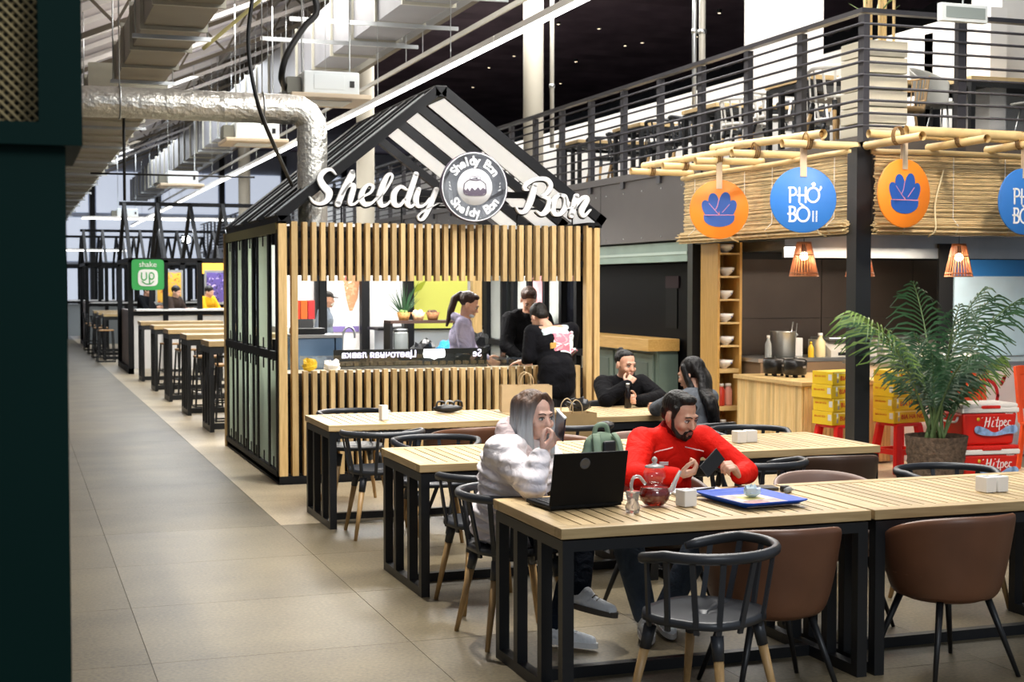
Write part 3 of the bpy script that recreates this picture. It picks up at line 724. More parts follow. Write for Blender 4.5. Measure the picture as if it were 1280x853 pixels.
# glass teapot with tea
TG = mat('teapot_glass', '#ffffff', .02, trans=1, spec=.5); TEA = mat('tea_liquid', '#7a1408', .08, trans=.35, var=0)
t = thing('teapot', 'round glass teapot of dark red tea on the table beside the laptop', 'teapot', (2.735, 5.85, .75), 0)
prof = [(.034, .0), (.045, .004), (.066, .03), (.072, .055), (.062, .085), (.042, .10), (.038, .106)]
bdy = MB().lathe([(.032, .003), (.044, .006), (.0648, .03), (.0705, .055), (.062, .082), (.001, .083)], 28).build('tea', TEA, t)
q = MB(); q.lathe(prof, 28); q.lathe([(.036, .106), (.040, .115), (.052, .135), (.050, .155), (.036, .175), (.014, .185)], 28); q.build('glass_body', GLASS, t)
MB().lathe([(.047, .176), (.04, .184), (.016, .190), (.008, .196), (.014, .208), (.010, .220), (.001, .225)], 24).build('lid', mat('lid_glass', '#d9dcdc', .08, trans=.6), t)
MB().tube([(.055, -.01, .05), (.085, -.01, .075), (.10, -.01, .11), (.125, -.01, .155)], [.017, .013, .010, .008], 10).build('spout', mat('lid_glass', '#d9dcdc'), t)
MB().tube(catmull([(-.045, 0, .10), (-.075, 0, .135), (-.105, 0, .13), (-.115, 0, .09), (-.10, 0, .06)], 5), .008, 8).build('handle', mat('lid_glass', '#d9dcdc'), t)
t = thing('tea_glass', 'small waisted glass cup between the laptop and the teapot', 'glass', (2.56, 5.70, .75))
MB().lathe([(.028, 0), (.030, .004), (.034, .025), (.024, .05), (.030, .085), (.034, .095)], 20).build('cup', mat('cup_glass', '#e8e2de', .05, trans=.75), t)
# blue tray with paper, tissue, cards
BLUE = mat('tray_blue', '#0d46b4', .45, spec=.2)
t = thing('tray', 'blue plastic serving tray with printed paper liner beside the teapot', 'tray', (3.20, 5.80, .75), 95)
P = []
for i in range(15):
    row = []
    for j in range(11):
        u = -1+2*i/14; v = -1+2*j/10; e = max(abs(u), abs(v)); z = .004+(.026 if e > .99 else .012 if e > .84 else 0)
        k = 1-.05*(abs(u) > .99 and abs(v) > .99); row.append((  .225*u*k, .172*v*k, z))
    P.append(row)
MB().grid(P, thick=.004).build('dish', BLUE, t, fix=True)
PRINT = mat('printed_liner', '#c9b9b2', .7, 0, .55, 22)
MB().box(-.185, .185, -.138, .138, .0085, .0105).build('paper_liner', PRINT, t)
MB().box(.0, .10, -.08, .02, .0105, .0115).build('liner_print', mat('liner_yellow', '#c9c17a', .7), t)
MB().box(-.13, -.03, -.04, .06, .0105, .0115).build('liner_print', mat('liner_rose', '#b98a88', .7, 0, .5, 30), t)
def crumple(name, lab, cat, loc, r, m, seed, flat=.6):
    rr = random.Random(seed); q = MB(); q.ell((0, 0, r*flat), (r, r*.85, r*flat), None, 12, 8)
    q.v = [tuple(Vector(v)*(1+rr.uniform(-.28, .22))) for v in q.v]; q.v = [(a, b, max(c, 0)) for a, b, c in q.v]; q.sm = [False]*len(q.sm)
    o = q.build(name, m); o.location = loc; return tag(o, lab, cat)
crumple('tissue', 'crumpled pale blue tissue lying on the blue tray', 'tissue', (3.24, 5.86, .762), .04, mat('tissue_blue', '#c7d9e0', .8), 3, .7)
NOTE = mat('notebook_page', '#dadbe2', .8)
t = thing('notebook', 'open white notebook with a pen lying by the hands of the man in red', 'notebook', (3.10, 6.14, .75), -8)
MB().box(-.13, 0, -.09, .09, 0, .012).build('page_block', NOTE, t, bevel=.002); MB().box(.002, .13, -.09, .09, 0, .014).build('page_block', NOTE, t, bevel=.002)
o = MB().tube([(-.07, -.02, .005), (.07, .03, .005)], .0045, 8).build('pen', BLACK2); o.location = (3.12, 6.11, .766); tag(o, 'black pen lying across the open notebook', 'pen')
t = thing('wallet', 'flat black leather wallet on the table behind the blue tray', 'wallet', (3.44, 6.16, .75), -10)
MB().box(-.09, .09, -.05, .05, 0, .013).build('cover', BLK, t, bevel=.004); MB().box(-.088, .088, -.0505, .0505, .005, .008).build('page_edge', mat('wallet_edge', '#6a5a48', .6), t)
t = thing('key_fob', 'dark key fob with grey rings at the corner of the blue tray', 'keys', (3.53, 6.06, .75), 20)
MB().lathe([(.022, 0), (.026, .01), (.022, .026), (.001, .028)], 16, (0, 0, 0)).build('fob', BLACK2, t); MB().tube([(.0, -.03, .012), (-.05, -.05, .012)], .014, 10).build('cap', mat('cap_grey', '#8b8f90', .4), t)
MB().tube([(.03+.02*math.cos(a), -.01+.02*math.sin(a), .006) for a in [k*.63 for k in range(11)]], .002, 6).build('ring', STEEL, t)
# green backpack strap bag on the table behind, paper bags
GRN = mat('sage_canvas', '#83987f', .7, 0, .12, 12, .15)
t = thing('backpack', 'small sage green backpack standing behind the laptop', 'backpack', (2.62, 6.20, .75), 10)
q = MB()
q.ell((0, 0, .14), (.125, .06, .15)); q.ell((0, -.01, .08), (.12, .07, .085)); q.ell((0, 0, .24), (.10, .05, .07))
link('body', remesh(q, .012, 6), GRN, t)
for s_ in (-1, 1): MB().tube(catmull([(s_*.05, -.03, .30), (s_*.062, -.062, .26), (s_*.07, -.08, .16), (s_*.065, -.08, .05)], 5), .02, 8, flat=.35).build('strap', GRN, t)
MB().box(-.035, .035, -.08, -.06, .06, .27).build('back_panel', BLACK2, t, bevel=.01)
MB().tube(catmull([(-.04, 0, .29), (-.025, 0, .335), (.025, 0, .335), (.04, 0, .29)], 5), .012, 8).build('handle', GRN, t)
KRAFT = mat('kraft_paper', '#b39566', .75, 0, .10, 7, .1); KRAFTL = mat('kraft_paper_light', '#cdb48c', .75, 0, .08, 7, .1)
def paper_bag(loc, rz, lab, w, d, h, m, tilt=0):
    t = thing('paper_bag', lab, 'paper bag', loc, rz)
    q = MB(); e = .012
    prof = [[(-w/2, -d/2), (w/2, -d/2), (w/2, 0), (w/2, d/2), (-w/2, d/2), (-w/2, 0)]]
    P = []
    for z, k in ((0, 1), (h*.5, .98), (h, .94)):
        P.append([(-w/2, -d/2, z), (w/2, -d/2*k, z), (w/2-e*(z/h), 0, z+.0), (w/2, d/2*k, z), (-w/2, d/2, z), (-w/2+e*(z/h), 0, z), (-w/2, -d/2, z)])
    q.grid(P, thick=.0025, smooth=False); q.box(-w/2, w/2, -d/2, d/2, 0, .004)
    o = q.build('sack', m, t, fix=True)
    for s_ in (-1, 1): MB().tube(catmull([(-.05, s_*d*.44, h-.02), (-.045, s_*d*.44, h+.06), (0, s_*d*.44, h+.10), (.045, s_*d*.44, h+.06), (.05, s_*d*.44, h-.02)], 4), .004, 6).build('handle', KRAFTL, t)
    return t
paper_bag((3.83, 10.60, .75), -12, 'pale kraft paper bag leaning over on the kiosk-side table', .40, .16, .21, KRAFTL)
paper_bag((3.87, 9.72, .452), 6, 'brown kraft paper bag standing on the dark spindle chair seat', .34, .17, .36, KRAFT)
crumple('handbag', 'small crumpled black handbag on the table beside the paper bag', 'handbag', (4.20, 10.40, .75), .10, BLK, 9, .55)
crumple('jacket', 'black jacket dropped on the floor beside the chair with the brown paper bag', 'jacket', (4.19, 9.62, .0), .12, mat('black_cloth', '#101114', .8), 12, .9)
t = thing('carry_bag', 'black bag with silver trim lying on the table edge before the kiosk slats', 'bag', (3.22, 10.72, .75), 0)
q = MB(); q.ell((0, 0, .03), (.13, .06, .032)); link('body', remesh(q, .015, 3), BLK, t)
for k in range(3): MB().tube(catmull([(-.10+.07*k, -.02, .04), (-.08+.07*k, 0, .085), (-.03+.07*k, 0, .08), (.0+.06*k, 0, .04)], 4), .008, 6).build('strap', mat('silver_trim', '#9a9c9c', .4, .5) if k == 1 else BLK, t)
# ================================================================== noodle stall under the mezzanine corner
BAM = mat('bamboo', '#dcc08a', .4, 0, .16, 4, stretch=(1, 1, 1)); BAMD = mat('bamboo_node', '#8a6a38', .5); ROPE = mat('jute_rope', '#7a5a32', .8)
REED = mat('reed', '#dcc393', .6, 0, .35, 3, stretch=(3, 3, 40))
ps = struct(MB().box(6.90, 7.05, 10.67, 10.82, 0, 2.95).build('trim_1', BLACK))
MB().box(12.0, 12.15, 10.67, 10.82, 0, 2.95).build('post', BLACK, ps, True)
MB().box(7.06, 7.16, 14.14, 14.26, 0, 2.26).build('post', BLACK, ps, True)
MB().box(7.1, 12, 10.83, 10.93, 2.2, 2.9).build('lintel', BLACK2, ps, True); MB().box(7.07, 7.17, 10.84, 14.1, 2.2, 2.9).build('lintel', BLACK2, ps, True)
MB().box(7.2, 12, 10.95, 14.05, 2.4, 2.44).build('stall_ceiling', BLACK2, ps, True)
# --- reed blinds (hundreds of reeds: one part) with the roll and cords
def blind(o, d, n_, L, lab):
    """o corner, d along, n_ outward"""
    t = thing('reed_blind', lab, 'blind', tuple(o)); o = Vector(o); d = Vector(d); n_ = Vector(n_); q = MB(); rr = random.Random(int(L*10))
    for i in range(62):
        z = .66-.0105*i; e0 = rr.uniform(-.012, .012); e1 = rr.uniform(-.012, .012); b = rr.uniform(-.004, .004)
        pts = [o+d*(e0+(L+e1-e0)*k/5)+n_*(.006*math.sin(i*1.7+k)+b)+Vector((0, 0, z+rr.uniform(-.004, .004)))for k in range(6)]
        q.tube(pts, rr.uniform(.0045, .0068), 5)
    ob = q.build('reeds', REED, t, True); ob['kind'] = 'stuff'
    q = MB()
    for i in range(46):
        a = i*.7; r_ = .008+.0012*i; e0 = rr.uniform(-.03, .02)
        pts = [o+d*(e0+(L+.03-e0)*k/5)+n_*(.03+r_*math.cos(a))+Vector((0, 0, .035+r_*math.sin(a)+rr.uniform(-.003, .003))) for k in range(6)]
        q.tube(pts, rr.uniform(.005, .0075), 5)
    ob = q.build('rolled_reeds', REED, t, True); ob['kind'] = 'stuff'
    MB().tube([o+d*(-.04+(L+.08)*k/8)+n_*(.012+.006*math.sin(k*2))+Vector((0, 0, .69+.006*math.sin(k*1.3))) for k in range(9)], .024, 8).build('head_pole', BAM, t, True)
    for k in range(int(L/.55)+1):
        p = o+d*(.25+.55*k)
        MB().tube([p+n_*.016+Vector((0, 0, .66)), p+n_*.018+Vector((0, 0, .12)), p+n_*.095+Vector((0, 0, .05)), p+n_*.06+Vector((0, 0, -.02))], .003, 5).build('stitch_cord', PAPER, t, True)
    for k in range(2):
        p = o+d*(L*(.12+.5*k))
        MB().tube(catmull([p+n_*.03+d*.10+Vector((0, 0, .55)), p+n_*.05+Vector((0, 0, .25)), p+n_*.13-d*.05+Vector((0, 0, .02)), p+n_*.04-d*.06+Vector((0, 0, -.04))], 4), .008, 6).build('hoist_cord', mat('pale_cord', '#d8c8a0', .7), t, True)
blind((6.93, 10.80, 2.23), (0, 1, 0), (-1, 0, 0), 3.28, 'rolled reed blind on the side of the noodle stall next to the dark fascia')
blind((7.06, 10.64, 2.22), (1, 0, 0), (0, -1, 0), 4.9, 'rolled reed blind across the front of the noodle stall, beside the potted palm')
# --- bamboo pole lattice
def pole(a, b, lab, r=.035, grp='bamboo poles of the stall canopy'):
    t = thing('bamboo_pole', lab, 'bamboo pole', tuple(a), 0, grp); a = Vector(a); b = Vector(b); L = (b-a).length; d = (b-a)/L
    n = max(2, int(L/.32)); q = MB()
    pts = []; rs = []
    for i in range(n+1):
        p = a+d*(L*i/n)
        for e, k in ((-.012, 1), (0, 1.10), (.012, 1)):
            if 0 <= L*i/n+e <= L: pts.append(p+d*e); rs.append(r*k)
    q.tube(pts, rs, 10, cap=False)
    q.tube([a, a+d*.012], [r*.97, r*.97], 10, cap=False); o = q.build('culm', BAM, t, True)
    for e in (a+d*.05, b-d*.05): MB().tube([e-d*.004, e+d*.004], r*.9, 10).build('pith', BAMD, t, True)
    return t
def lash(p, axis, r=.05, par=None):
    q = MB()
    for k in range(3):
        pts = []
        for j in range(11):
            a = 2*math.pi*j/10; u = .02*(k-1)
            pts.append(Vector(p)+(Vector((u, r*.8*math.cos(a), r*math.sin(a)*1.25)) if axis == 'x' else Vector((r*.8*math.cos(a), u, r*1.25*math.sin(a)))))
        q.tube(pts, .006, 5)
    return q.build('lashing', ROPE, par, True)
for y, w_ in ((14.0, 'next to the dark fascia'), (13.2, 'above the orange lotus disc by the bowl shelf'), (12.47, 'between the orange and the blue disc'), (11.73, 'above the blue disc beside the corner'), (10.82, 'at the corner post')):
    t = pole((6.25, y, 2.965+random.uniform(-.01, .01)), (7.0, y+random.uniform(-.03, .03), 2.97), 'short bamboo pole jutting sideways '+w_)
    lash((6.50, y, 3.0), 'x', .06, t)
for (a, b, w_) in (((6.50, 14.2, 3.05), (6.50, 12.1, 3.035), 'next to the dark fascia'), ((6.52, 12.62, 3.10), (6.52, 10.60, 3.04), 'reaching the corner post')):
    pole(a, b, 'long bamboo pole lying lengthwise over the side canopy, '+w_, .038)
for x, w_ in ((6.99, 'at the corner post'), (7.62, 'between the orange disc and the blue disc'), (8.24, 'above the blue disc in front of the palm'), (8.95, 'past the blue disc in front of the palm')):
    t = pole((x, 9.86, 2.965), (x, 10.66, 2.96), 'short bamboo pole jutting forwards '+w_)
    lash((x, 10.2, 3.0), 'y', .06, t)
pole((7.07, 10.2, 3.045), (9.6, 10.2, 3.03), 'long bamboo pole across the front canopy above the orange disc', .042)
pole((6.85, 10.42, 3.035), (8.6, 10.42, 3.035), 'thinner bamboo pole behind the long one across the front canopy', .034)
# --- round hanging signs
def disc(loc, rz, col, lab):
    t = thing('hanging_sign', lab, 'sign', loc, rz, 'round hanging discs of the noodle stall')
    MB().lathe([(.282, -.008), (.287, -.004), (.287, .004), (.282, .008)], 48, M=Matrix.Rotation(R(90), 4, 'X')).build('disc', col, t)
    strap = MB().box(-.028, .028, -.014, -.0095, .20, .46).build('strap', mat('beige_strap', '#cdb79a', .6), t); MB().box(-.028, .028, .0095, .014, .22, .46).build('strap', mat('beige_strap', '#cdb79a'), t)
    return t
ORG = mat('sign_orange', '#ee8420', .5, 0, .06, 2); SBL = mat('sign_blue', '#2f74c4', .5, 0, .06, 2); LOT = mat('lotus_blue', '#1f4f9e', .5); SW = mat('sign_letter_white', '#f3f3f1', .5); LINE = mat('lotus_line', '#d98aa0', .5)
def lotus(t):
    def petal(cx, cz, w, h, tilt):
        return [(cx+w*math.sin(a)*(.55+.45*math.cos(a/2)**2)*math.cos(R(tilt))+h*math.cos(a)*math.sin(R(tilt)), cz+h*math.cos(a)*math.cos(R(tilt))-w*math.sin(a)*math.sin(R(tilt))) for a in [2*math.pi*i/24 for i in range(24)]]
    q = MB()
    for k, (cx, cz, w_, h_, ti) in enumerate(((-.112, -.005, .055, .10, -20), (.112, -.005, .055, .10, 20), (-.048, .035, .065, .125, -9), (.048, .04, .068, .13, 9))):
        q.prism(petal(cx, cz, w_, h_, ti), .003, T((0, -.0125-.0006*k, 0)))
    q.prism([(-.15, -.055), (-.15, -.085)]+[(.15*math.cos(a), -.085+.085*math.sin(a)) for a in [math.pi+math.pi*i/12 for i in range(1, 12)]]+[(.15, -.085), (.15, -.055)], .003, T((0, -.0125, 0)))
    q.build('lotus_emblem', LOT, t, fix=True)
    q = MB()
    for st in ([(-.15, -.055, .006), (.15, -.055, .006)], [(-.10, .06, .005), (-.03, -.02, .005), (.0, -.05, .005)], [(-.005, .10, .005), (-.02, .03, .005), (-.04, -.005, .005)], [(.1, .05, .005), (.03, -.03, .005)]): q.ribbon(st, .001, T((0, -.0165, 0)))
    q.build('emblem_lines', LINE, t, fix=True)
def pho(t):
    q = MB(); M = T((0, -.0115, 0)); w_ = .016
    def st(*p): q.ribbon([(a, b, w_) for a, b in p], .003, M, sub=4)
    st((-.115, .105), (-.115, -.02)); st((-.125, .105), (-.08, .105), (-.062, .075), (-.075, .045), (-.115, .04))          # P
    st((-.035, .105), (-.035, -.02)); st((.02, .105), (.02, -.02)); st((-.05, .04), (.02, .04))                             # H
    st(*[(.085+.052*math.cos(a), .042+.062*math.sin(a)) for a in [2*math.pi*i/14 for i in range(15)]])                      # O
    st((.075, .135), (.09, .145), (.098, .13), (.085, .118)); st((.14, .085), (.152, .10), (.15, .112))                     # hook and horn
    st((-.115, -.06), (-.115, -.185)); st((-.13, -.12), (-.075, -.12)); st((-.12, -.06), (-.08, -.065), (-.07, -.09), (-.085, -.118)); st((-.085, -.122), (-.062, -.145), (-.075, -.18), (-.12, -.185))   # B
    st(*[(.0+.052*math.cos(a), -.125+.062*math.sin(a)) for a in [2*math.pi*i/14 for i in range(15)]])                       # O
    st((-.025, -.035), (.005, -.055))                                                                                       # grave
    q.build('lettering', SW, t, fix=True)
    for x in (.085, .115):
        q = MB()
        for k in range(7): q.box(x-.006, x+.006, -.0115, -.0105, -.19+.014*k, -.181+.014*k)
        q.build('small_print', SW, t)
t = disc((6.50, 12.45, 2.49), -20, ORG, 'orange disc with a blue lotus emblem above the bowl shelf'); lotus(t)
t = disc((6.50, 10.885, 2.495), -22, SBL, 'blue disc lettered in white beside the black corner post'); pho(t)
t = disc((7.04, 10.18, 2.52), 8, ORG, 'orange disc with a blue lotus emblem on the front blind'); lotus(t)
t = disc((8.26, 10.18, 2.475), 4, SBL, 'blue disc lettered in white on the front blind above the coolers'); pho(t)
# --- back wall, hood, counters
DW = mat('oiled_steel_panel', '#4a4039', .42, .3, .25, 1.1)
bw = struct(MB().box(7.4, 13, 14.06, 14.12, 0, 2.4).build('wall_stall_back', BLACK2))
for i in range(3):
    for z0, z1 in ((0, 1.38), (1.385, 2.04)): MB().box(7.42+1.21*i, 8.62+1.21*i, 14.03, 14.06, z0, z1).build('wall_panel', DW, bw)
hd = thing('extractor_hood', 'long stainless extractor hood above the noodle stall cooking line', 'hood', (9, 13.5, 2.05))
MB().box(7.55, 11.4, 13.0, 14.0, 2.12, 2.38).build('canopy', STEEL, hd, True); MB().box(7.53, 11.42, 12.98, 13.02, 2.04, 2.15).build('lip', STEEL, hd, True)
for x in (8.15, 8.75, 9.4, 10.6): MB().lathe([(.035, 0), (.08, -.06)], 14, (x, 13.4, 2.12)).build('hood_lamp', mat('hood_glow', '#fff3d8', .4, emit=4), hd, True)
# tower shelf with bowls
OAK = wood('oak_board', '#a9823f', '#c89d57', 2, .45); OAKL = wood('oak_light', '#c7a265', '#e2c48a', 0, .45)
sh = thing('bowl_shelf', 'tall narrow oak shelf tower holding white bowls at the end of the stall', 'shelf', (7.1, 13.62, 0))
MB().box(7.10, 7.128, 13.62, 14.02, 0, 2.235).build('side_panel', OAK, sh, True); MB().box(7.365, 7.392, 13.62, 14.02, 0, 2.235).build('side_panel', OAK, sh, True)
MB().box(7.129, 7.364, 13.99, 14.02, 0, 2.235).build('back_panel', OAK, sh, True)
zz = [2.10, 1.852, 1.604, 1.356, 1.108, .855, .45, .06]
for z in zz: MB().box(7.129, 7.364, 13.625, 13.989, z-.02 if z > .9 else z-.045, z).build('shelf_board', OAKL, sh, True)
BOWL = mat('bowl_ceramic', '#e9e8e6', .2, coat=.3); BMARK = mat('bowl_mark', '#3b5ea8', .3)
for i, z in enumerate(zz[:6]):
    t = thing('bowl', 'white noodle bowl in the shelf tower, %s' % ['on the uppermost shelf', 'on shelf next to the uppermost', 'on shelf third from the top', 'on shelf third from the counter', 'on shelf above counter level', 'on the thick bottom shelf'][i], 'bowl', (7.246+.008*math.sin(i*2), 13.735, z), 0, 'white bowls on the shelf tower')
    MB().lathe([(.035, 0), (.038, .012), (.06, .025), (.088, .055), (.098, .092), (.092, .092), (.082, .058), (.05, .03), (.001, .025)], 28).build('body', BOWL, t)
    me = MB().lathe([(.015, 0), (.013, .002)], 14, M=T((.045, -.077, .062)) @ RZ(30) @ Matrix.Rotation(R(62), 4, 'X')); me.build('blue_mark', BMARK, t)
for k, (x, z, c, lb) in enumerate([(7.20, .45, '#c23a2a', 'red capped plastic jar under the bowl shelves'), (7.29, .45, '#c98b7a', 'pink spice jar under the bowl shelves'), (7.23, .06, '#d8502a', 'orange bottle at the foot of the bowl shelf')]):
    t = thing('jar', lb, 'jar', (x, 13.73, z)); MB().lathe([(.042, 0), (.045, .02), (.045, .17), (.03, .2), (.03, .21)], 16).build('body', mat('jar_%d' % k, c, .3), t); MB().lathe([(.034, .21), (.034, .24)], 16).build('cap', mat('jar_cap', '#d9d6d0', .4), t)
# slatted counter
CP = wood('counter_pine', '#cba768', '#e6ca94', 2, .45)
ct = thing('slat_counter', 'waist high counter clad in narrow upright pine strips beside the bowl shelf', 'counter', (7.15, 11.95, 0))
for i in range(32): MB().box(7.15, 7.165, 11.97+.0405*i, 11.97+.0405*i+.036, .02, .775).build('strip', CP, ct, True)
for i in range(24): MB().box(7.17+.0405*i, 7.17+.0405*i+.036, 11.95, 11.965, .02, .775).build('strip', CP, ct, True)
MB().box(7.166, 8.15, 11.966, 13.27, .02, .775).build('carcass', OAK, ct, True); MB().box(7.12, 8.2, 11.92, 13.3, .78, .82).build('top', OAKL, ct, True, bevel=.004)
bcn = thing('back_counter', 'long stainless work counter behind the pine counter under the hood', 'counter', (9.2, 13.5, 0))
MB().box(7.45, 11.4, 13.31, 14.0, 0, .93).build('cabinet', mat('cabinet_brown', '#7b6650', .5), bcn, True); MB().box(7.42, 11.45, 13.305, 14.02, .935, .975).build('worktop', STEEL, bcn, True)
bc2 = thing('serving_counter', 'white panelled serving counter with red hook letter behind the coolers', 'counter', (9.2, 12.2, 0))
MB().box(8.24, 11, 12.1, 12.9, 0, .93).build('body', mat('panel_white', '#e6dfe0', .45), bc2, True); MB().box(8.22, 11, 12.06, 12.95, .93, .97).build('worktop', STEEL, bc2, True)
q = MB(); Mq = T((9.36, 12.09, .62))
q.ribbon([(.16*math.cos(a), .17*math.sin(a), .035) for a in [math.pi*.2*i for i in range(11)]], .004, Mq); q.ribbon([(-.03, .28, .03), (.03, .31, .03), (.04, .25, .03), (-.01, .22, .03)], .004, Mq); q.ribbon([(.2, .12, .04), (.24, .19, .04)], .004, Mq)
q.ribbon([(-.42, .15, .035), (-.42, -.17, .035)], .004, Mq); q.ribbon([(-.28, .15, .035), (-.28, -.17, .035)], .004, Mq); q.ribbon([(-.42, -.0, .03), (-.28, -.0, .03)], .004, Mq)
q.build('red_lettering', mat('letter_red', '#c8262a', .4), bc2, True, fix=True)
# worktop appliances
for k, (x, y, z, lb) in enumerate([(7.38, 12.90, .82, 'black soup warmer at the pine counter edge, nearer the bowl shelf'), (7.46, 12.62, .82, 'black soup warmer at the pine counter edge, nearer the yellow cartons')]):
    t = thing('soup_warmer', lb, 'appliance', (x, y, z), 20, 'black soup warmers')
    MB().lathe([(.10, .025), (.115, .04), (.118, .17), (.10, .185), (.02, .19), (.02, .205), (.001, .205)], 24).build('body', mat('warmer_black', '#161412', .3), t)
    for a in range(4): MB().lathe([(.018, 0), (.015, .03)], 8, (.08*math.cos(a*1.57+.8), .08*math.sin(a*1.57+.8), 0)).build('foot', BLACK2, t)
    MB().box(-.02, .02, -.12, -.114, .10, .12).build('badge', STEEL, t)
def bottle(loc, r, h, m, lab, cap=PAPER):
    t = thing('bottle', lab, 'bottle', loc); MB().lathe([(r*.95, 0), (r, .01), (r, h*.62), (r*.45, h*.8), (r*.4, h*.88)], 16).build('body', m, t); MB().lathe([(r*.5, h*.88), (r*.45, h)], 12).build('cap', cap, t)
CLR = mat('clear_plastic', '#cfd2cf', .15, trans=.5); CREAMM = mat('cream_sauce', '#e0cfa2', .3); YEL = mat('mustard', '#d9b32a', .35)
bottle((7.62, 13.45, .975), .036, .24, CLR, 'clear water bottle on the back counter next to the shelf tower')
bottle((8.24, 13.42, .975), .055, .26, CREAMM, 'big cream squeeze bottle behind the soup warmers'); bottle((8.10, 13.38, .975), .032, .17, YEL, 'small yellow sauce bottle behind the soup warmers', YEL)
t = thing('stock_pot', 'steel stock pot with a ladle on the back counter', 'pot', (7.86, 13.55, .975))
MB().lathe([(.13, 0), (.135, .27), (.145, .28), (.135, .275), (.125, .02), (.001, .02)], 24).build('pot', STEEL, t); MB().tube([(.05, -.02, .1), (.12, .0, .38)], .008, 8).build('ladle', STEEL, t); MB().tube([(.15, 0, .22), (.18, 0, .24), (.15, 0, .26)], .008, 6).build('handle', STEEL, t)
bx_ = thing('utensil_box', 'white utensil container behind the soup warmers', 'container', (8.10, 13.72, .975)); MB().box(-.07, .07, -.06, .06, 0, .2).build('tub', PAPER, bx_, bevel=.008); MB().tube([(0, 0, .1), (.04, .02, .36)], .006, 6).build('whisk', STEEL, bx_)
for k, (x, lb) in enumerate([(8.62, 'nearest the cream bottle'), (9.3, 'behind the corner post'), (9.95, 'behind the palm')]):
    t = thing('steam_tray', 'white slant-front food warmer on the back counter, '+lb, 'appliance', (x, 13.6, .975), 0, 'food warmers on the back counter')
    MB().add([(-.29, -.25, 0), (.29, -.25, 0), (.29, .22, 0), (-.29, .22, 0), (-.29, -.25, .07), (.29, -.25, .07), (.29, -.06, .18), (-.29, -.06, .18), (.29, .22, .18), (-.29, .22, .18)],
             [(0, 3, 2, 1), (0, 1, 5, 4), (4, 5, 6, 7), (7, 6, 8, 9), (2, 3, 9, 8), (1, 2, 8, 6, 5), (3, 0, 4, 7, 9)]).build('case', mat('warmer_white', '#d9d5cc', .3, .3), t, bevel=.006)
    MB().box(-.28, .28, -.2, .2, .18, .21).build('lid', STEEL, t, bevel=.01); MB().box(-.2, .2, -.252, -.249, .015, .05).build('control_strip', BLACK2, t)
for k, (x, lb) in enumerate([(9.05, 'nearer the palm leaves'), (9.32, 'nearer the blue poster')]):
    t = thing('foil_dish', 'covered foil dish on the white serving counter, '+lb, 'dish', (x, 12.3, .97), 0, 'foil dishes'); MB().lathe([(.07, 0), (.115, .05), (.12, .055), (.10, .085), (.03, .10), (.001, .10)], 20).build('dish', STEEL, t); MB().lathe([(.121, .052), (.124, .056), (.121, .06)], 20).build('rim', PAPER, t)
# poster at the far side
t = thing('wall_poster', 'pale blue and white poster panel at the outer end of the stall', 'poster', (9.9, 12.5, 0)); MB().box(9.62, 11.2, 12.96, 13.0, .98, 2.03).build('board', mat('poster_sky', '#bcd6e6', .5, 0, .25, 1.5), t, True); MB().box(9.62, 11.2, 12.955, 12.9595, 1.85, 2.03).build('header_band', mat('poster_blue', '#2c73b8', .5), t, True); MB().box(9.42, 9.6, 12.96, 13.0, .98, 2.2).build('dark_jamb', BLACK2, t, True)
# --- pendant lamps in rattan
RAT = mat('rattan_copper', '#b8794e', .5, .2)
for k, (x, y, lb) in enumerate([(7.12, 11.9, 'in front of the dark wall by the shelf tower'), (7.74, 11.9, 'half hidden by the black corner post'), (8.88, 11.9, 'above the palm fronds')]):
    t = thing('pendant_lamp', 'lit conical rattan pendant lamp hanging '+lb, 'lamp', (x, y, 1.84), 0, 'rattan pendant lamps')
    q = MB()
    for i in range(26):
        a = 2*math.pi*i/26; q.tube([(.065*math.cos(a), .065*math.sin(a), .32), (.135*math.cos(a), .135*math.sin(a), 0)], .0045, 5)
    q.build('shade_ribs', RAT, t)
    for z in (0, .03, .2, .31, .32): r_ = .135-.07*z/.32; MB().tube([(r_*math.cos(a), r_*math.sin(a), z) for a in [2*math.pi*i/20 for i in range(21)]], .006, 6).build('shade_hoop', RAT, t)
    MB().ell((0, 0, .19), .04).build('bulb', mat('bulb_glow', '#ffe6bf', .4, emit=14), t); MB().tube([(0, 0, .22), (0, 0, .56)], .004, 6).build('cord', BLACK2, t); MB().lathe([(.025, .23), (.02, .30), (.06, .32)], 10).build('socket', BLACK2, t)
    point('pendant_bulb', (x, y, 2.0), 9, (1, .75, .5), .04)
for k, x in enumerate((7.62, 8.10, 8.58, 9.06)):
    t = thing('stall_downlight', 'black cylinder downlight under the stall ceiling above the serving side', 'spotlight', (x, 11.1, 2.24), 0, 'black cylinder downlights of the stall'); MB().lathe([(.05, 0), (.05, .16)], 16).build('housing', BLACK, t); MB().lathe([(.04, -.002), (.051, -.002), (.051, .004)], 16).build('ring', mat('ring_white', '#d9dcde', .3, emit=.4), t)
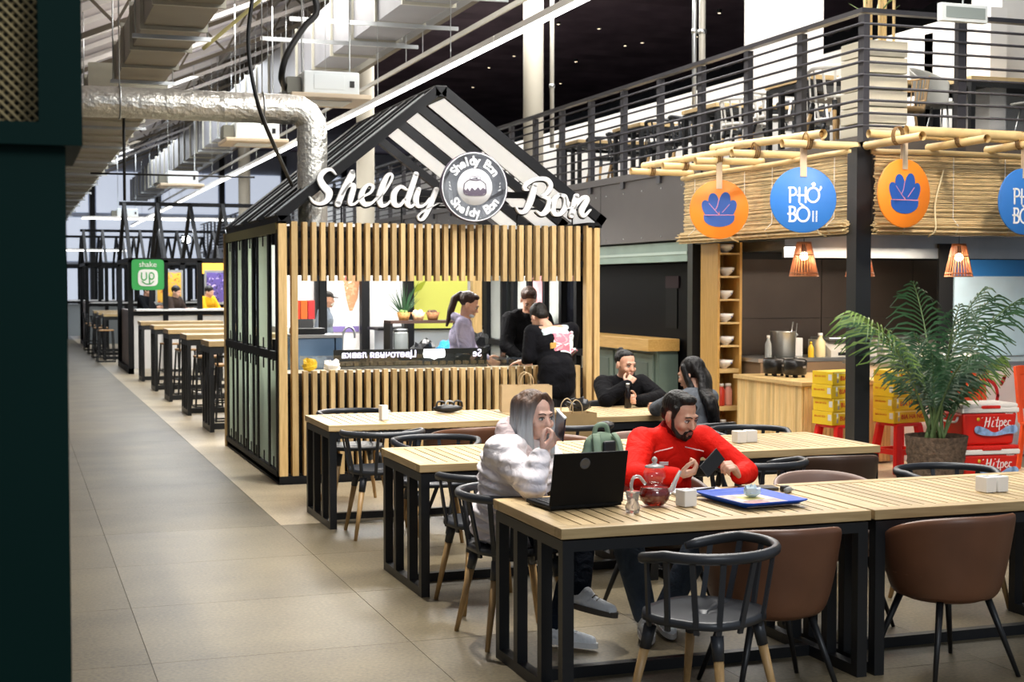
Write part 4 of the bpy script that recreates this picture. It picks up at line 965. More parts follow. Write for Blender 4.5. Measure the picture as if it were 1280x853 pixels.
# --- beer cartons on red stools
RED = mat('red_plastic', '#d8201c', .32, 0, .05, 3)
CY = mat('carton_yellow', '#dcb91f', .5, 0, .06, 6); CYL = mat('carton_stripe', '#e9d88a', .5); CRED = mat('carton_red', '#b5281f', .5); CGR = mat('carton_grey', '#c9c9c9', .4)
def stool(loc, rz, lab):
    t = thing('plastic_stool', lab, 'stool', loc, rz, 'red plastic stools'); h = .47
    MB().box(-.15, .15, -.15, .15, h-.03, h).build('seat', RED, t, bevel=.012)
    for sx_ in (-1, 1):
        for sy_ in (-1, 1):
            a = Vector((sx_*.12, sy_*.12, h-.02)); b = Vector((sx_*.175, sy_*.175, 0)); MB().bar(a, b, .075, .05).build('leg', RED, t, bevel=.008)
    for s_ in (-1, 1): MB().bar((-.15, s_*.15, .2), (.15, s_*.15, .2), .02, .05).build('brace', RED, t); MB().bar((s_*.15, -.15, .2), (s_*.15, .15, .2), .02, .05).build('brace', RED, t)
    return t
def carton(loc, rz, lab):
    t = thing('beer_carton', lab, 'carton', loc, rz, 'yellow beer cartons'); w_, d_, h_ = .40, .27, .122
    MB().box(-w_/2, w_/2, -d_/2, d_/2, .001, h_).build('box', CY, t, bevel=.003)
    M = T((0, -d_/2-.001, 0))
    MB().box(-w_/2+.02, w_/2-.01, -d_/2-.0012, -d_/2-.0004, h_*.85, h_*.93).build('stripe', CYL, t)
    MB().lathe([(.034, 0), (.034, .085)], 16, (-.135, -d_/2+.032, .02), sq=1).build('can_print', CGR, t); MB().lathe([(.0345, .03), (.0345, .055)], 16, (-.135, -d_/2+.0318, .02)).build('can_band', CYL, t)
    text('carton_lettering', 'BIA HA NOI', .058, CRED, t, T((.045, -d_/2-.0015, h_*.48)), False, extrude=.0004, offset=.001)
    M2 = RZ(-90); text('carton_lettering', 'BIA HA NOI', .028, CRED, t, T((-w_/2-.0012, .03, h_*.62)) @ M2, False, extrude=.0004)
    MB().box(-w_/2-.001, -w_/2, -d_/2+.01, -d_/2+.055, h_*.35, h_*.8).build('grey_patch', CGR, t)
stool((7.20, 11.40, 0), 12, 'red plastic stool carrying beer cartons beside the pine counter'); stool((7.83, 11.36, 0), 8, 'red plastic stool carrying beer cartons beside the potted palm')
c0 = carton((7.20, 11.40, .471), 10, 'yellow beer carton at the bottom of the stack beside the pine counter')
base = [o for o in COL.objects if o.name == 'beer_carton'][0]
for k in range(1, 4): dup(base, (7.20+.01*math.sin(k*2), 11.40, .471+.123*k), 10+2*math.sin(k*3), 'yellow beer carton %s in the stack beside the pine counter' % ['', 'second from the bottom', 'third from the bottom', 'at the top'][k])
for k in range(4): dup(base, (7.83+.01*math.sin(k*3), 11.36, .471+.123*k), 8+2*math.cos(k*3), 'yellow beer carton %s in the stack beside the potted palm' % ['at the bottom', 'second from the bottom', 'third from the bottom', 'at the top'][k])
# --- cool boxes
CR = mat('cooler_red', '#d62418', .38, 0, .05, 2); CW = mat('cooler_white', '#ece9e6', .4); CBL = mat('wave_blue', '#8fb0dc', .5, 0, .3, 30)
def cooler(loc, rz, lab):
    t = thing('cool_box', lab, 'cool box', loc, rz, 'red cool boxes')
    w_, d_ = .53, .36
    q = MB(); q.add([(sx_*(w_/2-.025*(1-z/.28)), sy_*(d_/2-.02*(1-z/.28)), z) for z in (0, .28) for sy_ in (-1, 1) for sx_ in (-1, 1)], [(0, 2, 3, 1), (4, 5, 7, 6), (0, 1, 5, 4), (2, 6, 7, 3), (0, 4, 6, 2), (1, 3, 7, 5)])
    q.build('tub', CR, t, bevel=.02)
    MB().box(-w_/2-.012, w_/2+.012, -d_/2-.012, d_/2+.012, .281, .325).build('lid_rim', CW, t, bevel=.01)
    MB().box(-w_/2-.005, w_/2+.005, -d_/2-.005, d_/2+.005, .3255, .36).build('lid', CR if lab.startswith('lower') else CW, t, bevel=.012); MB().box(-.09, .09, -d_/2-.02, -d_/2+.02, .318, .345).build('grip', CR, t, bevel=.006)
    # printed front
    M = T((.05, -d_/2+.0015, .17)) @ Matrix.Rotation(R(-4), 4, 'X'); q = MB()
    w = .009
    for st in ([(-.13, .045, .006), (-.11, .06, .008), (-.085, .05, .010), (-.095, .0, .012), (-.105, -.03, .010)], [(-.045, .06, .009), (-.06, .0, .012), (-.07, -.03, .010)], [(-.10, .012, .007), (-.055, .018, .007)], [(-.02, .02, .009), (-.035, -.025, .010), (-.015, -.028, .006)], [(-.012, .05, .010), (-.010, .052, .010)],
               [(.03, .055, .007), (.01, -.025, .010), (.03, -.025, .006)], [(.0, .025, .006), (.035, .028, .006)], [(.045, .02, .008), (.035, -.06, .009)], [(.045, .012, .006), (.068, .02, .008), (.065, -.02, .008), (.042, -.022, .006)], [(.085, .0, .006), (.108, .012, .008), (.095, .024, .007), (.082, -.005, .009), (.10, -.026, .008), (.118, -.01, .006)], [(.15, .018, .008), (.13, .018, .008), (.125, -.015, .009), (.15, -.024, .007)], [(.168, -.022, .009), (.170, -.022, .009)]): q.ribbon(st, .002, M @ T((0, -.004, .02)))
    q.build('script_lettering', CW, t, fix=True)
    q = MB(); q.ribbon([(-.17, -.055, .07), (-.10, -.075, .065), (-.02, -.095, .03), (.05, -.085, .04), (.12, -.062, .065), (.18, -.055, .075)], .0015, M @ T((0, -.004, .02))); q.build('wave_print', CBL, t, fix=True)
    MB().lathe([(.016, 0), (.016, .002)], 14, M=M @ T((-.165, -.004, .055)) @ Matrix.Rotation(R(90), 4, 'X')).build('sun_mark', YEL, t)
    q = MB()
    for k in range(7): q.box(.10+.011*k, .108+.011*k, -.006, -.004, .098, .107, M)
    q.build('small_print', CW, t)
    MB().tube(catmull([(-w_/2, .1, .24), (-w_/2-.03, .1, .2), (-w_/2-.03, -.1, .2), (-w_/2, -.1, .24)], 4), .01, 6).build('handle', CW, t)
cooler((8.02, 10.42, 0), -6, 'lower red cool box with white script lettering beside the potted palm'); cooler((8.02, 10.44, .362), -6, 'upper red cool box with white lid, stacked beside the potted palm')
# orange plastic chairs behind the coolers
OC = mat('orange_plastic', '#e2501d', .4)
def ochair(loc, rz, lab):
    t = thing('plastic_chair', lab, 'chair', loc, rz, 'orange plastic chairs')
    MB().box(-.2, .2, -.2, .2, .42, .45).build('seat', OC, t, bevel=.012)
    for s_ in (-1, 1): MB().bar((s_*.185, .19, .44), (s_*.19, .27, .98), .05, .04).build('back_upright', OC, t, bevel=.01)
    for z, y in ((.94, .264), (.62, .217)): MB().bar((-.18, y, z), (.18, y, z), .03, .09).build('back_slat', OC, t, bevel=.008)
    MB().add([(-.16, .215, .60), (.16, .215, .60), (.16, .262, .93), (-.16, .262, .93), (-.16, .235, .60), (.16, .235, .60), (.16, .282, .93), (-.16, .282, .93)], [(0, 1, 2, 3), (7, 6, 5, 4), (0, 4, 5, 1), (1, 5, 6, 2), (2, 6, 7, 3), (3, 7, 4, 0)]).build('back_panel', OC, t)
    for sx_ in (-1, 1):
        for sy_ in (-1, 1): MB().bar((sx_*.17, sy_*.17, .43), (sx_*.2, sy_*.21, 0), .04, .04).build('leg', OC, t)
ochair((8.42, 10.98, 0), -8, 'orange plastic chair behind the stacked cool boxes'); ochair((9.22, 10.95, 0), -4, 'orange plastic chair past the cool boxes, at the outer end of the stall')
# --- potted palm
t = thing('potted_palm', 'bushy kentia palm in a rough bark pot beside the noodle stall', 'plant', (7.49, 10.32, 0))
rr = random.Random(5); P = []
for i in range(13):
    z = .46*i/12; row = []
    for j in range(41):
        a = 2*math.pi*j/40; r_ = (.215+.045*z/.46)*(1+rr.uniform(-.03, .03)); row.append((r_*math.cos(a), r_*math.sin(a), z))
    row[-1] = row[0]; P.append(row)
MB().grid(P).build('pot', mat('bark_pot', '#5a4a3c', .9, 0, .5, 30, .8), t, fix=True)
MB().lathe([(.235, .42), (.001, .43)], 24).build('soil', mat('soil', '#3a2c1c', .95, 0, .4, 30, .6), t)
LEAF = mat('palm_leaf', '#27482c', .42, 0, .3, 5); LEAF2 = mat('palm_leaf_young', '#5f7a38', .42, 0, .3, 5); STEM = mat('palm_stem', '#587044', .5, 0, .2, 6)
def frond(az, lean, L, seed, m, curl=1.0):
    rr = random.Random(seed); az = R(az); dirh = Vector((math.cos(az), math.sin(az), 0)); side = Vector((-math.sin(az), math.cos(az), 0)); pts = []
    p = Vector((rr.uniform(-.07, .07), rr.uniform(-.07, .07), .42)); ang = R(90-lean); n = 16; mid = []
    for i in range(n+1):
        mid.append(p.copy()); ang -= R(curl*4.2*(i/n)**1.2+.6); p = p+(dirh*math.cos(ang)+Vector((0, 0, math.sin(ang))))*(L/n)
    st = MB().tube(mid, [.011*(1-.8*i/n)+.002 for i in range(n+1)], 6).build('stem', STEM, t)
    q = MB()
    for i in range(int(n*.42), n+1):
        f = (i/n-.42)/.58
        for e in (0, .5):
            if i+e > n: continue
            b = mid[i] if e == 0 else mid[i].lerp(mid[min(n, i+1)], .5)
            tan = (mid[min(i+1, n)]-mid[i-1]).normalized()
            for s_ in (-1, 1):
                l = L*.29*(math.sin(math.pi*min(1, f*.8+.2)))*rr.uniform(.85, 1.1)+.05
                d0 = (side*s_*(.9-.35*f)+tan*(.55+.6*f)).normalized(); up_ = tan.cross(side*s_); w = .0085
                A = []; B = []
                for k in range(5):
                    u = k/4; c = b+d0*l*u+Vector((0, 0, -l*.62*u*u*rr.uniform(.8, 1.2))); wd = w*(math.sin(math.pi*(u*.82+.12)))*.9+.001; A.append(c+tan*wd+Vector((0, 0, .003))); B.append(c-tan*wd)
                q.grid([A, B], thick=.0012)
    q.build('leaflets', m, st)
for k in range(14):
    frond(k*137.5+20, 5+2.3*(k % 9)+(k % 3)*2, .60+.60*((k*7) % 10)/10, 100+k, LEAF2 if k % 6 == 5 else LEAF, .8+.3*(k % 4))
frond(196, 24, 1.60, 301, LEAF2, 1.5); frond(178, 22, 1.50, 302, LEAF, 1.55); frond(14, 20, 1.60, 303, LEAF, 1.25); frond(352, 18, 1.50, 304, LEAF, 1.15); frond(290, 7, 1.42, 305, LEAF, .9); frond(80, 6, 1.45, 306, LEAF, .8); frond(250, 9, 1.3, 307, LEAF, 1.0)
# ---- closed mint-framed stall further along
MINT = mat('mint_paint', '#8fa69c', .5, 0, .12, 3); MINTD = mat('sage_paint', '#5f6f66', .5, 0, .15, 3); PLK = wood('counter_oak', '#bf924a', '#ddb36c', 1, .4)
ms = thing('closed_stall', 'closed dark stall with mint sash, thick oak counter and sage panelled front', 'stall', (7.1, 16, 0))
MB().box(7.06, 7.18, 14.27, 20, 2.02, 2.24).build('sash', MINT, ms, True); MB().box(7.05, 7.06, 14.27, 20, 2.10, 2.13).build('sash_bead', mat('mint_light', '#b5c8c0', .5), ms, True)
MB().box(7.30, 7.34, 14.27, 20, 0, 2.0).build('dark_interior', mat('interior_shade', '#050507', .5, spec=.05), ms, True); MB().box(7.29, 7.299, 15.0, 15.3, 1.25, 1.85).build('menu_card', mat('menu_dim', '#0c0e0f', .6, spec=.1), ms, True)  # opaque near-black sheet: shade of the stall's dark interior put in as colour
MB().box(7.285, 7.299, 14.95, 15.3, 1.72, 1.86).build('price_card', mat('card_dim', '#2e2226', .6, spec=.1), ms, True)
MB().box(6.88, 7.28, 14.9, 20, .99, 1.13).build('counter', PLK, ms, True, bevel=.004)
MB().box(7.02, 7.28, 14.95, 20, 0, .985).build('front', MINTD, ms, True)
for k in range(4):
    y0 = 15.02+1.15*k
    f = MB().box(6.99, 7.019, y0, y0+1.1, .1, .95).build('front_panel', MINTD, ms, True, bevel=.01); MB().box(6.983, 6.9895, y0+.12, y0+.98, .2, .85).build('panel_inset', mat('sage_inset', '#4f5d56', .5), f, True, bevel=.004)
MB().box(7.03, 7.27, 14.92, 14.949, .1, .95).build('front_panel', MINTD, ms, True)
# ================================================================== people
from mathutils.bvhtree import BVHTree
V = Vector
def frame(f, up=(0, 0, 1)):
    f = V(f).normalized(); x = f.cross(V(up)).normalized(); z = x.cross(f).normalized()
    return Matrix((x, f, z)).transposed()
def chain(q, pts, rs, n=12):
    for i in range(len(pts)-1): q.cone(pts[i], pts[i+1], rs[i], rs[i+1], n)
def hand(q, wr, d, n, t, curl=(25, 35, 25), s=1.0):
    """palm and five fingers: d hand direction, n palm side, t thumb side"""
    wr = V(wr); d = V(d).normalized(); n = V(n); n = (n-d*n.dot(d)).normalized(); t_ = d.cross(n); t = t_ if t_.dot(V(t)) > 0 else -t_
    for off, L, k in ((.028, .074, 1.0), (.0095, .082, 1.0), (-.0095, .076, 1.06), (-.0275, .060, 1.15)):
        b = wr+(d*.082+t*off)*s; q.cone(wr+(d*.015+t*off*.6)*s, b, .0145*s, .0115*s, 8)
        a = 0; p = b
        for seg, c, r0, r1 in ((.42, curl[0]*k, .0105, .0095), (.32, curl[1]*k, .0095, .0085), (.26, curl[2]*k, .0085, .0072)):
            a += R(c); e = p+(d*math.cos(a)+n*math.sin(a))*(L*seg*s); q.cone(p, e, r0*s, r1*s, 8); p = e
    q.cone(wr+d*.02*s, wr+(d*.065)*s, .020*s, .020*s, 8); q.cone(wr+(d*.025+t*.02)*s, wr+(d*.06+t*.022)*s, .016*s, .014*s, 8)
    p = wr+(d*.02+t*.026)*s
    for v, L, r0, r1 in ((d*.55+t*.75+n*.35, .04, .0145, .012), (d*.85+t*.35+n*.45, .032, .0115, .0105), (d*.95+t*.0+n*.35, .026, .0105, .0085)):
        e = p+v.normalized()*L*s; q.cone(p, e, r0*s, r1*s, 8); p = e
def headshape(q, c, H, female=False, s=1.0):
    P = lambda x, y, z: V(c)+H @ V((x, y, z))*s
    E = lambda x, y, z, a, b, d: q.ell(P(x, y, z), (a*s, b*s, d*s), H, 18, 12)
    E(0, -.012, .038, .074, .093, .082); E(0, .028, -.012, .063, .066, .085); E(0, .034, -.066, .050 if not female else .045, .050, .042)
    q.cone(P(0, .070, -.094), P(0, .066, -.088), .017*s, .02*s)
    q.cone(P(-.034, .080, .022), P(.034, .080, .022), .0125*s, .0125*s); q.cone(P(0, .086, .010), P(0, .106, -.030), .0075*s, .0115*s)
    for e in (-1, 1):
        E(e*.036, .066, -.030, .024, .026, .024); E(e*.076, -.008, -.008, .009, .020, .032); q.cone(P(e*.009, .098, -.033), P(e*.003, .100, -.033), .0075*s, .008*s)
    q.cone(P(-.017, .086, -.061), P(.017, .086, -.061), .0095*s, .0095*s)
    return P
SKINS = {}
def skinmat(name, c): return mat(name, c, .5, 0, .06, 40, sss=.08)
def face(t, P, H, skin, lip, brow, s=1.0, iris='#3a3026'):
    for e in (-1, 1):
        ey = MB().ell(P(e*.031, .0795, .0), (.0135*s, .0125*s, .0085*s), H, 12, 8).build('eye', mat('eye_white', '#d8d4ce', .25), t, True)
        MB().ell(P(e*.031, .0885, -.0005), (.0062*s, .004*s, .0068*s), H, 10, 6).build('iris', mat('iris_'+iris, iris, .2), ey, True)
        MB().tube(catmull([P(e*.017, .0885, .004), P(e*.031, .0945, .0095), P(e*.047, .084, .005)], 3), .0026*s, 5).build('eyelash', mat('lash', '#1c1614', .6), t, True)
        MB().tube(catmull([P(e*.013, .0955, .021), P(e*.03, .0965, .0275), P(e*.052, .082, .022)], 3), [.0032*s]*6+[.0018*s], 5).build('eyebrow', brow, t, True)
    MB().ell(P(0, .0945, -.0575), (.021*s, .0065*s, .0052*s), H, 12, 6).build('upper_lip', lip, t, True); MB().ell(P(0, .0955, -.0665), (.0175*s, .0062*s, .006*s), H, 12, 6).build('lower_lip', lip, t, True)
def figure(name, label, J, fdir, skin, female=False, vox=.006, hands=(), lip=None, brow=None, s=1.0, iris='#3a3026', faced=True):
    """one continuous skinned body; J holds the joints in world space"""
    J = {k: V(v) for k, v in J.items()}; pv = J['pelvis']
    t = thing(name, label, 'person', (pv.x, pv.y, 0))
    H = frame(fdir, J.get('headup', (0, 0, 1))); q = MB(); P = headshape(q, J['head'], H, female, s)
    X = (J['shR']-J['shL']).normalized(); Z = (J['neck']-J['pelvis']).normalized(); Y = Z.cross(X).normalized(); X = Y.cross(Z); B = Matrix((X, Y, Z)).transposed()
    k = .9 if female else 1.0
    q.cone(J['neck'], V(J['head'])+H @ V((0, -.015, -.045))*s, .054*k, .050*k)
    q.ell(J['chest'], (.150*k, .095*k, .15), B, 16, 10); q.ell(J['pelvis'], (.150, .105, .12), B, 16, 10); q.ell((J['chest']+J['pelvis'])/2, (.125*k, .09*k, .15), B, 16, 10)
    q.cone(J['neck'], J['chest'], .06, .09); q.cone(J['shR'], J['shL'], .055*k, .055*k)
    for e in 'RL':
        q.cone(J['neck']-V((0, 0, .03)), J['sh'+e], .05, .05*k); chain(q, [J['sh'+e], J['el'+e], J['wr'+e]], [.050*k, .038*k, .026*k])
        chain(q, [J['hi'+e], J['kn'+e], J['an'+e]], [.078, .054, .036]); chain(q, [J['an'+e]+V((0, 0, -.03)), J['to'+e]], [.036, .026])
    for h in hands: hand(q, *h)
    for e in 'RL':
        if not any((V(h[0])-J['wr'+e]).length < .01 for h in hands):
            d = (J['wr'+e]-J['el'+e]).normalized(); hand(q, J['wr'+e], d, Z.cross(d) if abs(Z.dot(d)) < .9 else Y, Y)
    link('body', remesh(q, vox, 2), skin, t, True)
    if faced: face(t, P, H, skin, lip or mat('lip_rose', '#b9776c', .5), brow or mat('brow_dark', '#2a211c', .8), s, iris)
    return t, J, P, H, B
def garment(t, name, m, fn, vox=.011, smooth=4):
    q = MB(); fn(q); return link(name, remesh(q, vox, smooth), m, t, True)
def torso(q, J, B, k=1.0, hem=0.0, depth=1.0):
    q.ell(J['chest'], (.178*k, .125*k*depth, .165*k), B, 20, 12); q.ell(J['pelvis']+V((0, 0, .03)), (.175*k, .14*k*depth, .13), B, 20, 12); q.ell((J['chest']+J['pelvis'])/2, (.160*k, .122*k*depth, .17), B, 20, 12)
    q.cone(J['neck']-V((0, 0, .045)), J['chest'], .075*k, .11*k)
    for e in 'RL': q.cone(J['neck']-V((0, 0, .045)), J['sh'+e], .062*k, .068*k); q.cone(J['sh'+e], J['chest'], .07*k, .09*k)
def sleeves(q, J, r=(.072, .058, .046), cut=1.0, e_='RL'):
    for e in e_:
        w_ = J['el'+e].lerp(J['wr'+e], cut); chain(q, [J['sh'+e], J['el'+e], w_], list(r))
def trousers(q, J, r=(.098, .072, .052), cut=1.0):
    q.ell(J['pelvis'], (.165, .125, .11), None, 18, 10)
    for e in 'RL': chain(q, [J['hi'+e], J['kn'+e], J['kn'+e].lerp(J['an'+e], cut)], list(r))
def shoe(t, an, to, m, sole, lab=None):
    an = V(an); to = V(to); d = V((to.x-an.x, to.y-an.y, to.z-(an.z-.06))).normalized(); H = frame(d, (0, 0, 1)); c = an-V((0, 0, .06))
    q = MB(); q.cone(c+H @ V((0, -.03, .03)), c+H @ V((0, .03, .03)), .040, .040); q.cone(c+H @ V((0, .0, .03)), c+H @ V((0, .17, .012)), .040, .030); q.cone(c+H @ V((0, -.03, .03)), an+V((0, 0, .0)), .038, .042); q.cone(c+H @ V((0, .05, .045)), an+H @ V((0, .03, .0)), .03, .036)
    o = link('shoe', remesh(q, .008, 3), m, t, True)
    P = [(.044*math.sin(a)*(1 if math.cos(a) < 0 else .95), .065+.145*math.cos(a)) for a in [2*math.pi*i/24 for i in range(24)]]
    n = len(P); vs = [c+H @ V((x, y, -.018)) for x, y in P]+[c+H @ V((x, y, .008)) for x, y in P]
    MB().add(vs, [tuple(range(n-1, -1, -1)), tuple(range(n, 2*n))]+[(i, (i+1) % n, n+(i+1) % n, n+i) for i in range(n)]).build('sole', sole, o, True)
    q = MB()
    for i in range(4): y = .05+.025*i; z = .072-.010*i; q.tube([c+H @ V((-.022, y, z-.008)), c+H @ V((0, y, z)), c+H @ V((.022, y, z-.008))], .0035, 5)
    q.build('laces', sole, o, True)
def hairmat(name, c0, c1=None, z0=0, z1=1):
    if name in _m: return _m[name]
    m = mat(name, c0, .5, 0, .5, 45, .9, (1, 1, .07), spec=.3)
    if c1:
        nt = m.node_tree; b = nt.nodes['Principled BSDF']; g = nt.nodes.new('ShaderNodeNewGeometry'); sp_ = nt.nodes.new('ShaderNodeSeparateXYZ'); mr = nt.nodes.new('ShaderNodeMapRange'); mx = nt.nodes.new('ShaderNodeMix'); mx.data_type = 'RGBA'
        nt.links.new(g.outputs['Position'], sp_.inputs[0]); nt.links.new(sp_.outputs[2], mr.inputs[0]); mr.inputs[1].default_value = z0; mr.inputs[2].default_value = z1
        src = b.inputs['Base Color'].links[0].from_socket; mx.inputs[6].default_value = (*lin(c1), 1); nt.links.new(mr.outputs[0], mx.inputs[0]); nt.links.new(src, mx.inputs[7]); nt.links.new(mx.outputs[2], b.inputs['Base Color'])
    return m
def cloth(name, c, bump=.35, sc=9, rough=.85, var=.12):
    if name in _m: return _m[name]
    m = mat(name, c, rough, 0, var, sc, min(1, bump*2.2), spec=.12)
    for n in m.node_tree.nodes:
        if n.type == 'BUMP': n.inputs['Distance'].default_value = .03
        if n.type == 'TEX_NOISE': n.inputs['Distortion'].default_value = 1.2
    return m
def quilt(name, c):
    m = cloth(name, c, .25, 14, .5, .04); nt = m.node_tree; b = nt.nodes['Principled BSDF']; tc = nt.nodes.new('ShaderNodeTexCoord'); wv = nt.nodes.new('ShaderNodeTexWave'); wv.bands_direction = 'Z'; wv.wave_profile = 'SIN'
    wv.inputs['Scale'].default_value = 4.6; wv.inputs['Distortion'].default_value = 1.6; wv.inputs['Detail'].default_value = 1.5; nt.links.new(tc.outputs['Object'], wv.inputs['Vector'])
    bp = nt.nodes.new('ShaderNodeBump'); bp.inputs['Strength'].default_value = .6; bp.inputs['Distance'].default_value = .02; old = b.inputs['Normal'].links[0].from_socket
    nt.links.new(wv.outputs[1], bp.inputs['Height']); nt.links.new(old, bp.inputs['Normal']); nt.links.new(bp.outputs[0], b.inputs['Normal']); return m
def patch(t, name, m, ob, o, u, v, nx, nz, d, lift=.003, wob=.0):
    """a print laid on a garment: grid points cast onto its surface along d"""
    bv = BVHTree.FromPolygons([p.co[:] for p in ob.data.vertices], [p.vertices[:] for p in ob.data.polygons]); rr = random.Random(4)
    P = []
    for i in range(nx+1):
        row = []
        for j in range(nz+1):
            a = -1+2*i/nx; b = -1+2*j/nz; r_ = 1-wob*.5*(abs(a)**4+abs(b)**4)*rr.random()
            p = V(o)+V(u)*a*r_+V(v)*b*r_; h = bv.ray_cast(p, V(d).normalized())
            row.append(h[0]-V(d).normalized()*lift if h[0] is not None else p+V(d).normalized()*.3)
        P.append(row)
    return MB().grid(P, thick=.001).build(name, m, t, True)

# ---------------------------------------------------------------- woman in the white puffer coat
SK1 = skinmat('fair_skin', '#dfb5a3'); SK2 = skinmat('warm_skin', '#cb9d84'); SK3 = skinmat('light_skin', '#cf9f86')
JW = dict(pelvis=(2.31, 6.68, .54), chest=(2.33, 6.59, .85), neck=(2.375, 6.57, .995), head=(2.415, 6.55, 1.105), shR=(2.215, 6.49, .945), shL=(2.47, 6.67, .945),
          elR=(2.285, 6.235, .812), wrR=(2.352, 6.29, .958), elL=(2.60, 6.52, .74), wrL=(2.52, 6.36, .66), hiR=(2.26, 6.60, .53), hiL=(2.36, 6.74, .53),
          knR=(2.62, 6.42, .585), knL=(2.64, 6.52, .49), anR=(2.515, 6.20, .30), anL=(2.46, 6.36, .10), toR=(2.60, 6.08, .225), toL=(2.565, 6.265, .035))
t, J, P, H, B = figure('person', 'woman in a white puffer coat holding a phone to her chin beside the laptop', JW, (.36, -.93, -.06), SK1, True, .0048,
    hands=[((2.352, 6.29, .958), (.70, -.10, .70), (-.45, .75, .45), (-.4, -.75, .2), (34, 46, 30), .95)], brow=mat('brow_ash', '#5b4a40', .8), iris='#4d5a66', s=.98)
PUF = quilt('puffer_white', '#f0e9eb')
def puff(q):
    n = 8
    for i in range(n):
        c = J['pelvis'].lerp(J['chest'], i/(n-1)*1.18)-V((0, 0, .02)); k = .97+.05*math.sin(i*1.3); q.ell(c, (.222*k, .182*k, .043), B, 22, 10)
    q.ell(J['chest']+V((0, 0, .03)), (.20, .15, .12), B, 20, 10); q.ell(J['pelvis']+V((.02, 0, -.03)), (.19, .18, .06), None, 20, 10)
    for e in 'RL':
        a, b, w_ = J['sh'+e], J['el'+e], J['el'+e].lerp(J['wr'+e], .80)
        for i in range(6): q.ell(a.lerp(b, i/5), (.083-.002*i,)*3, None, 16, 10)
        q.cone(a, b, .060, .055); q.cone(b, w_, .055, .045)
        for i in range(5): q.ell(b.lerp(w_, i/4), (.071-.004*i,)*3, None, 16, 10)
        q.cone(J['neck']-V((0, 0, .06)), a, .085, .088)
    q.ell(J['hiR'].lerp(J['knR'], .22), (.11, .10, .10)); q.ell(J['hiL'].lerp(J['knL'], .22), (.11, .10, .10))
garment(t, 'puffer_coat', PUF, puff, .0085, 2)
def hood(q):
    for a in range(-150, 151, 20):
        r_ = R(a); c = J['neck']+H @ V((.105*math.sin(r_), -.10*math.cos(r_)-.02, -.01+.055*math.cos(r_))); q.ell(c, (.042, .042, .050), None, 12, 8)
    for k in range(5): q.ell(J['neck']+H @ V((0, -.115-.005*k, .05-.04*k)), (.10, .035, .05), H, 14, 8)
    for e in (-1, 1): q.cone(J['neck']+H @ V((e*.095, -.06, .05)), J['neck']+H @ V((e*.085, .055, -.06)), .038, .034)
garment(t, 'hood', cloth('hood_rose', '#d9c7c6', .4, 11, .6, .06), hood, .009, 4)
def cuff(q): q.cone(J['elR'].lerp(J['wrR'], .78), J['elR'].lerp(J['wrR'], .95), .043, .038)
garment(t, 'knit_cuff', cloth('cuff_mint', '#b9cdd0', .5, 40), cuff, .008, 2)
garment(t, 'jeans', cloth('dark_jeans', '#18202c', .3, 14), lambda q: trousers(q, J, (.095, .07, .052), .97), .011, 4)
SNK = cloth('sneaker_white', '#e8ecf0', .2, 20, .6, .06); SOLE = mat('sole_white', '#d5d6d6', .6); GUM = mat('sole_gum', '#4b443c', .7)
shoe(t, JW['anR'], JW['toR'], SNK, GUM); shoe(t, JW['anL'], JW['toL'], SNK, SOLE)
HW = hairmat('ash_hair', '#5e4638', '#aab0b4', 1.06, 1.19)
def hairw(q):
    q.ell(P(0, -.030, .050), (.085, .097, .086), H, 20, 12)
    for e in (-1, 1):
        chain(q, [P(e*.020, .046, .112), P(e*.060, .046, .070), P(e*.074, .040, -.01), P(e*.074, .045, -.09), P(e*.066, .070, -.18)], [.018, .018, .020, .022, .014], 10)
        chain(q, [P(e*.072, .0, .07), P(e*.082, .0, -.02), P(e*.085, .012, -.11), P(e*.08, .04, -.2)], [.03, .028, .028, .018], 10)
        chain(q, [P(e*.05, -.06, .06), P(e*.06, -.06, -.06), P(e*.06, -.05, -.16)], [.05, .045, .03], 10)
garment(t, 'hair', HW, hairw, .006, 6)
ph = thing('phone', 'dark smartphone in the hand of the woman in the white coat', 'phone', (2.462, 6.285, 1.085))
M = T((2.440, 6.272, 1.085)) @ RZ(-70) @ Matrix.Rotation(R(30), 4, 'Y') @ Matrix.Rotation(R(18), 4, 'X')
o = MB().box(-.036, .036, -.004, .004, -.075, .075, M).build('body', mat('phone_blue', '#1d2638', .25, .2), ph, True, bevel=.003); MB().box(-.033, .033, .0042, .005, -.07, .07, M).build('screen', mat('phone_screen', '#20242c', .1), ph, True); MB().box(-.037, .037, -.0045, .0045, .066, .0755, M).build('edge', STEEL, ph, True)

# ---------------------------------------------------------------- man in the red sweatshirt
JM = dict(pelvis=(3.20, 6.84, .54), chest=(3.215, 6.735, .85), neck=(3.225, 6.70, .985), head=(3.243, 6.635, 1.078), shR=(3.055, 6.69, .945), shL=(3.395, 6.67, .945), elR=(2.905, 6.47, .80), wrR=(3.075, 6.31, .812),
          elL=(3.525, 6.44, .795), wrL=(3.40, 6.285, .80), hiR=(3.11, 6.80, .52), hiL=(3.29, 6.80, .52), knR=(2.85, 6.42, .50), knL=(3.26, 6.38, .50), anR=(2.945, 6.40, .105), anL=(3.08, 6.46, .105), toR=(2.90, 6.27, .035), toL=(3.04, 6.31, .035))
t, J, P, H, B = figure('person', 'bearded man in a red sweatshirt looking down at his phone over the notebook', JM, (.36, -.86, -.30), SK2, False, .0048,
    hands=[((3.075, 6.31, .812), (.85, -.42, .25), (.0, .35, .9), (-.2, -.6, .7), (48, 55, 30), 1.0), ((3.40, 6.285, .80), (-.55, -.30, .62), (-.75, .2, -.3), (.3, .6, .5), (55, 60, 40), 1.0)], brow=mat('brow_black', '#1b1512', .8), lip=mat('lip_man', '#9a5f54', .45))
REDC = cloth('red_fleece', '#dc1c10', .28, 8, .75, .08)
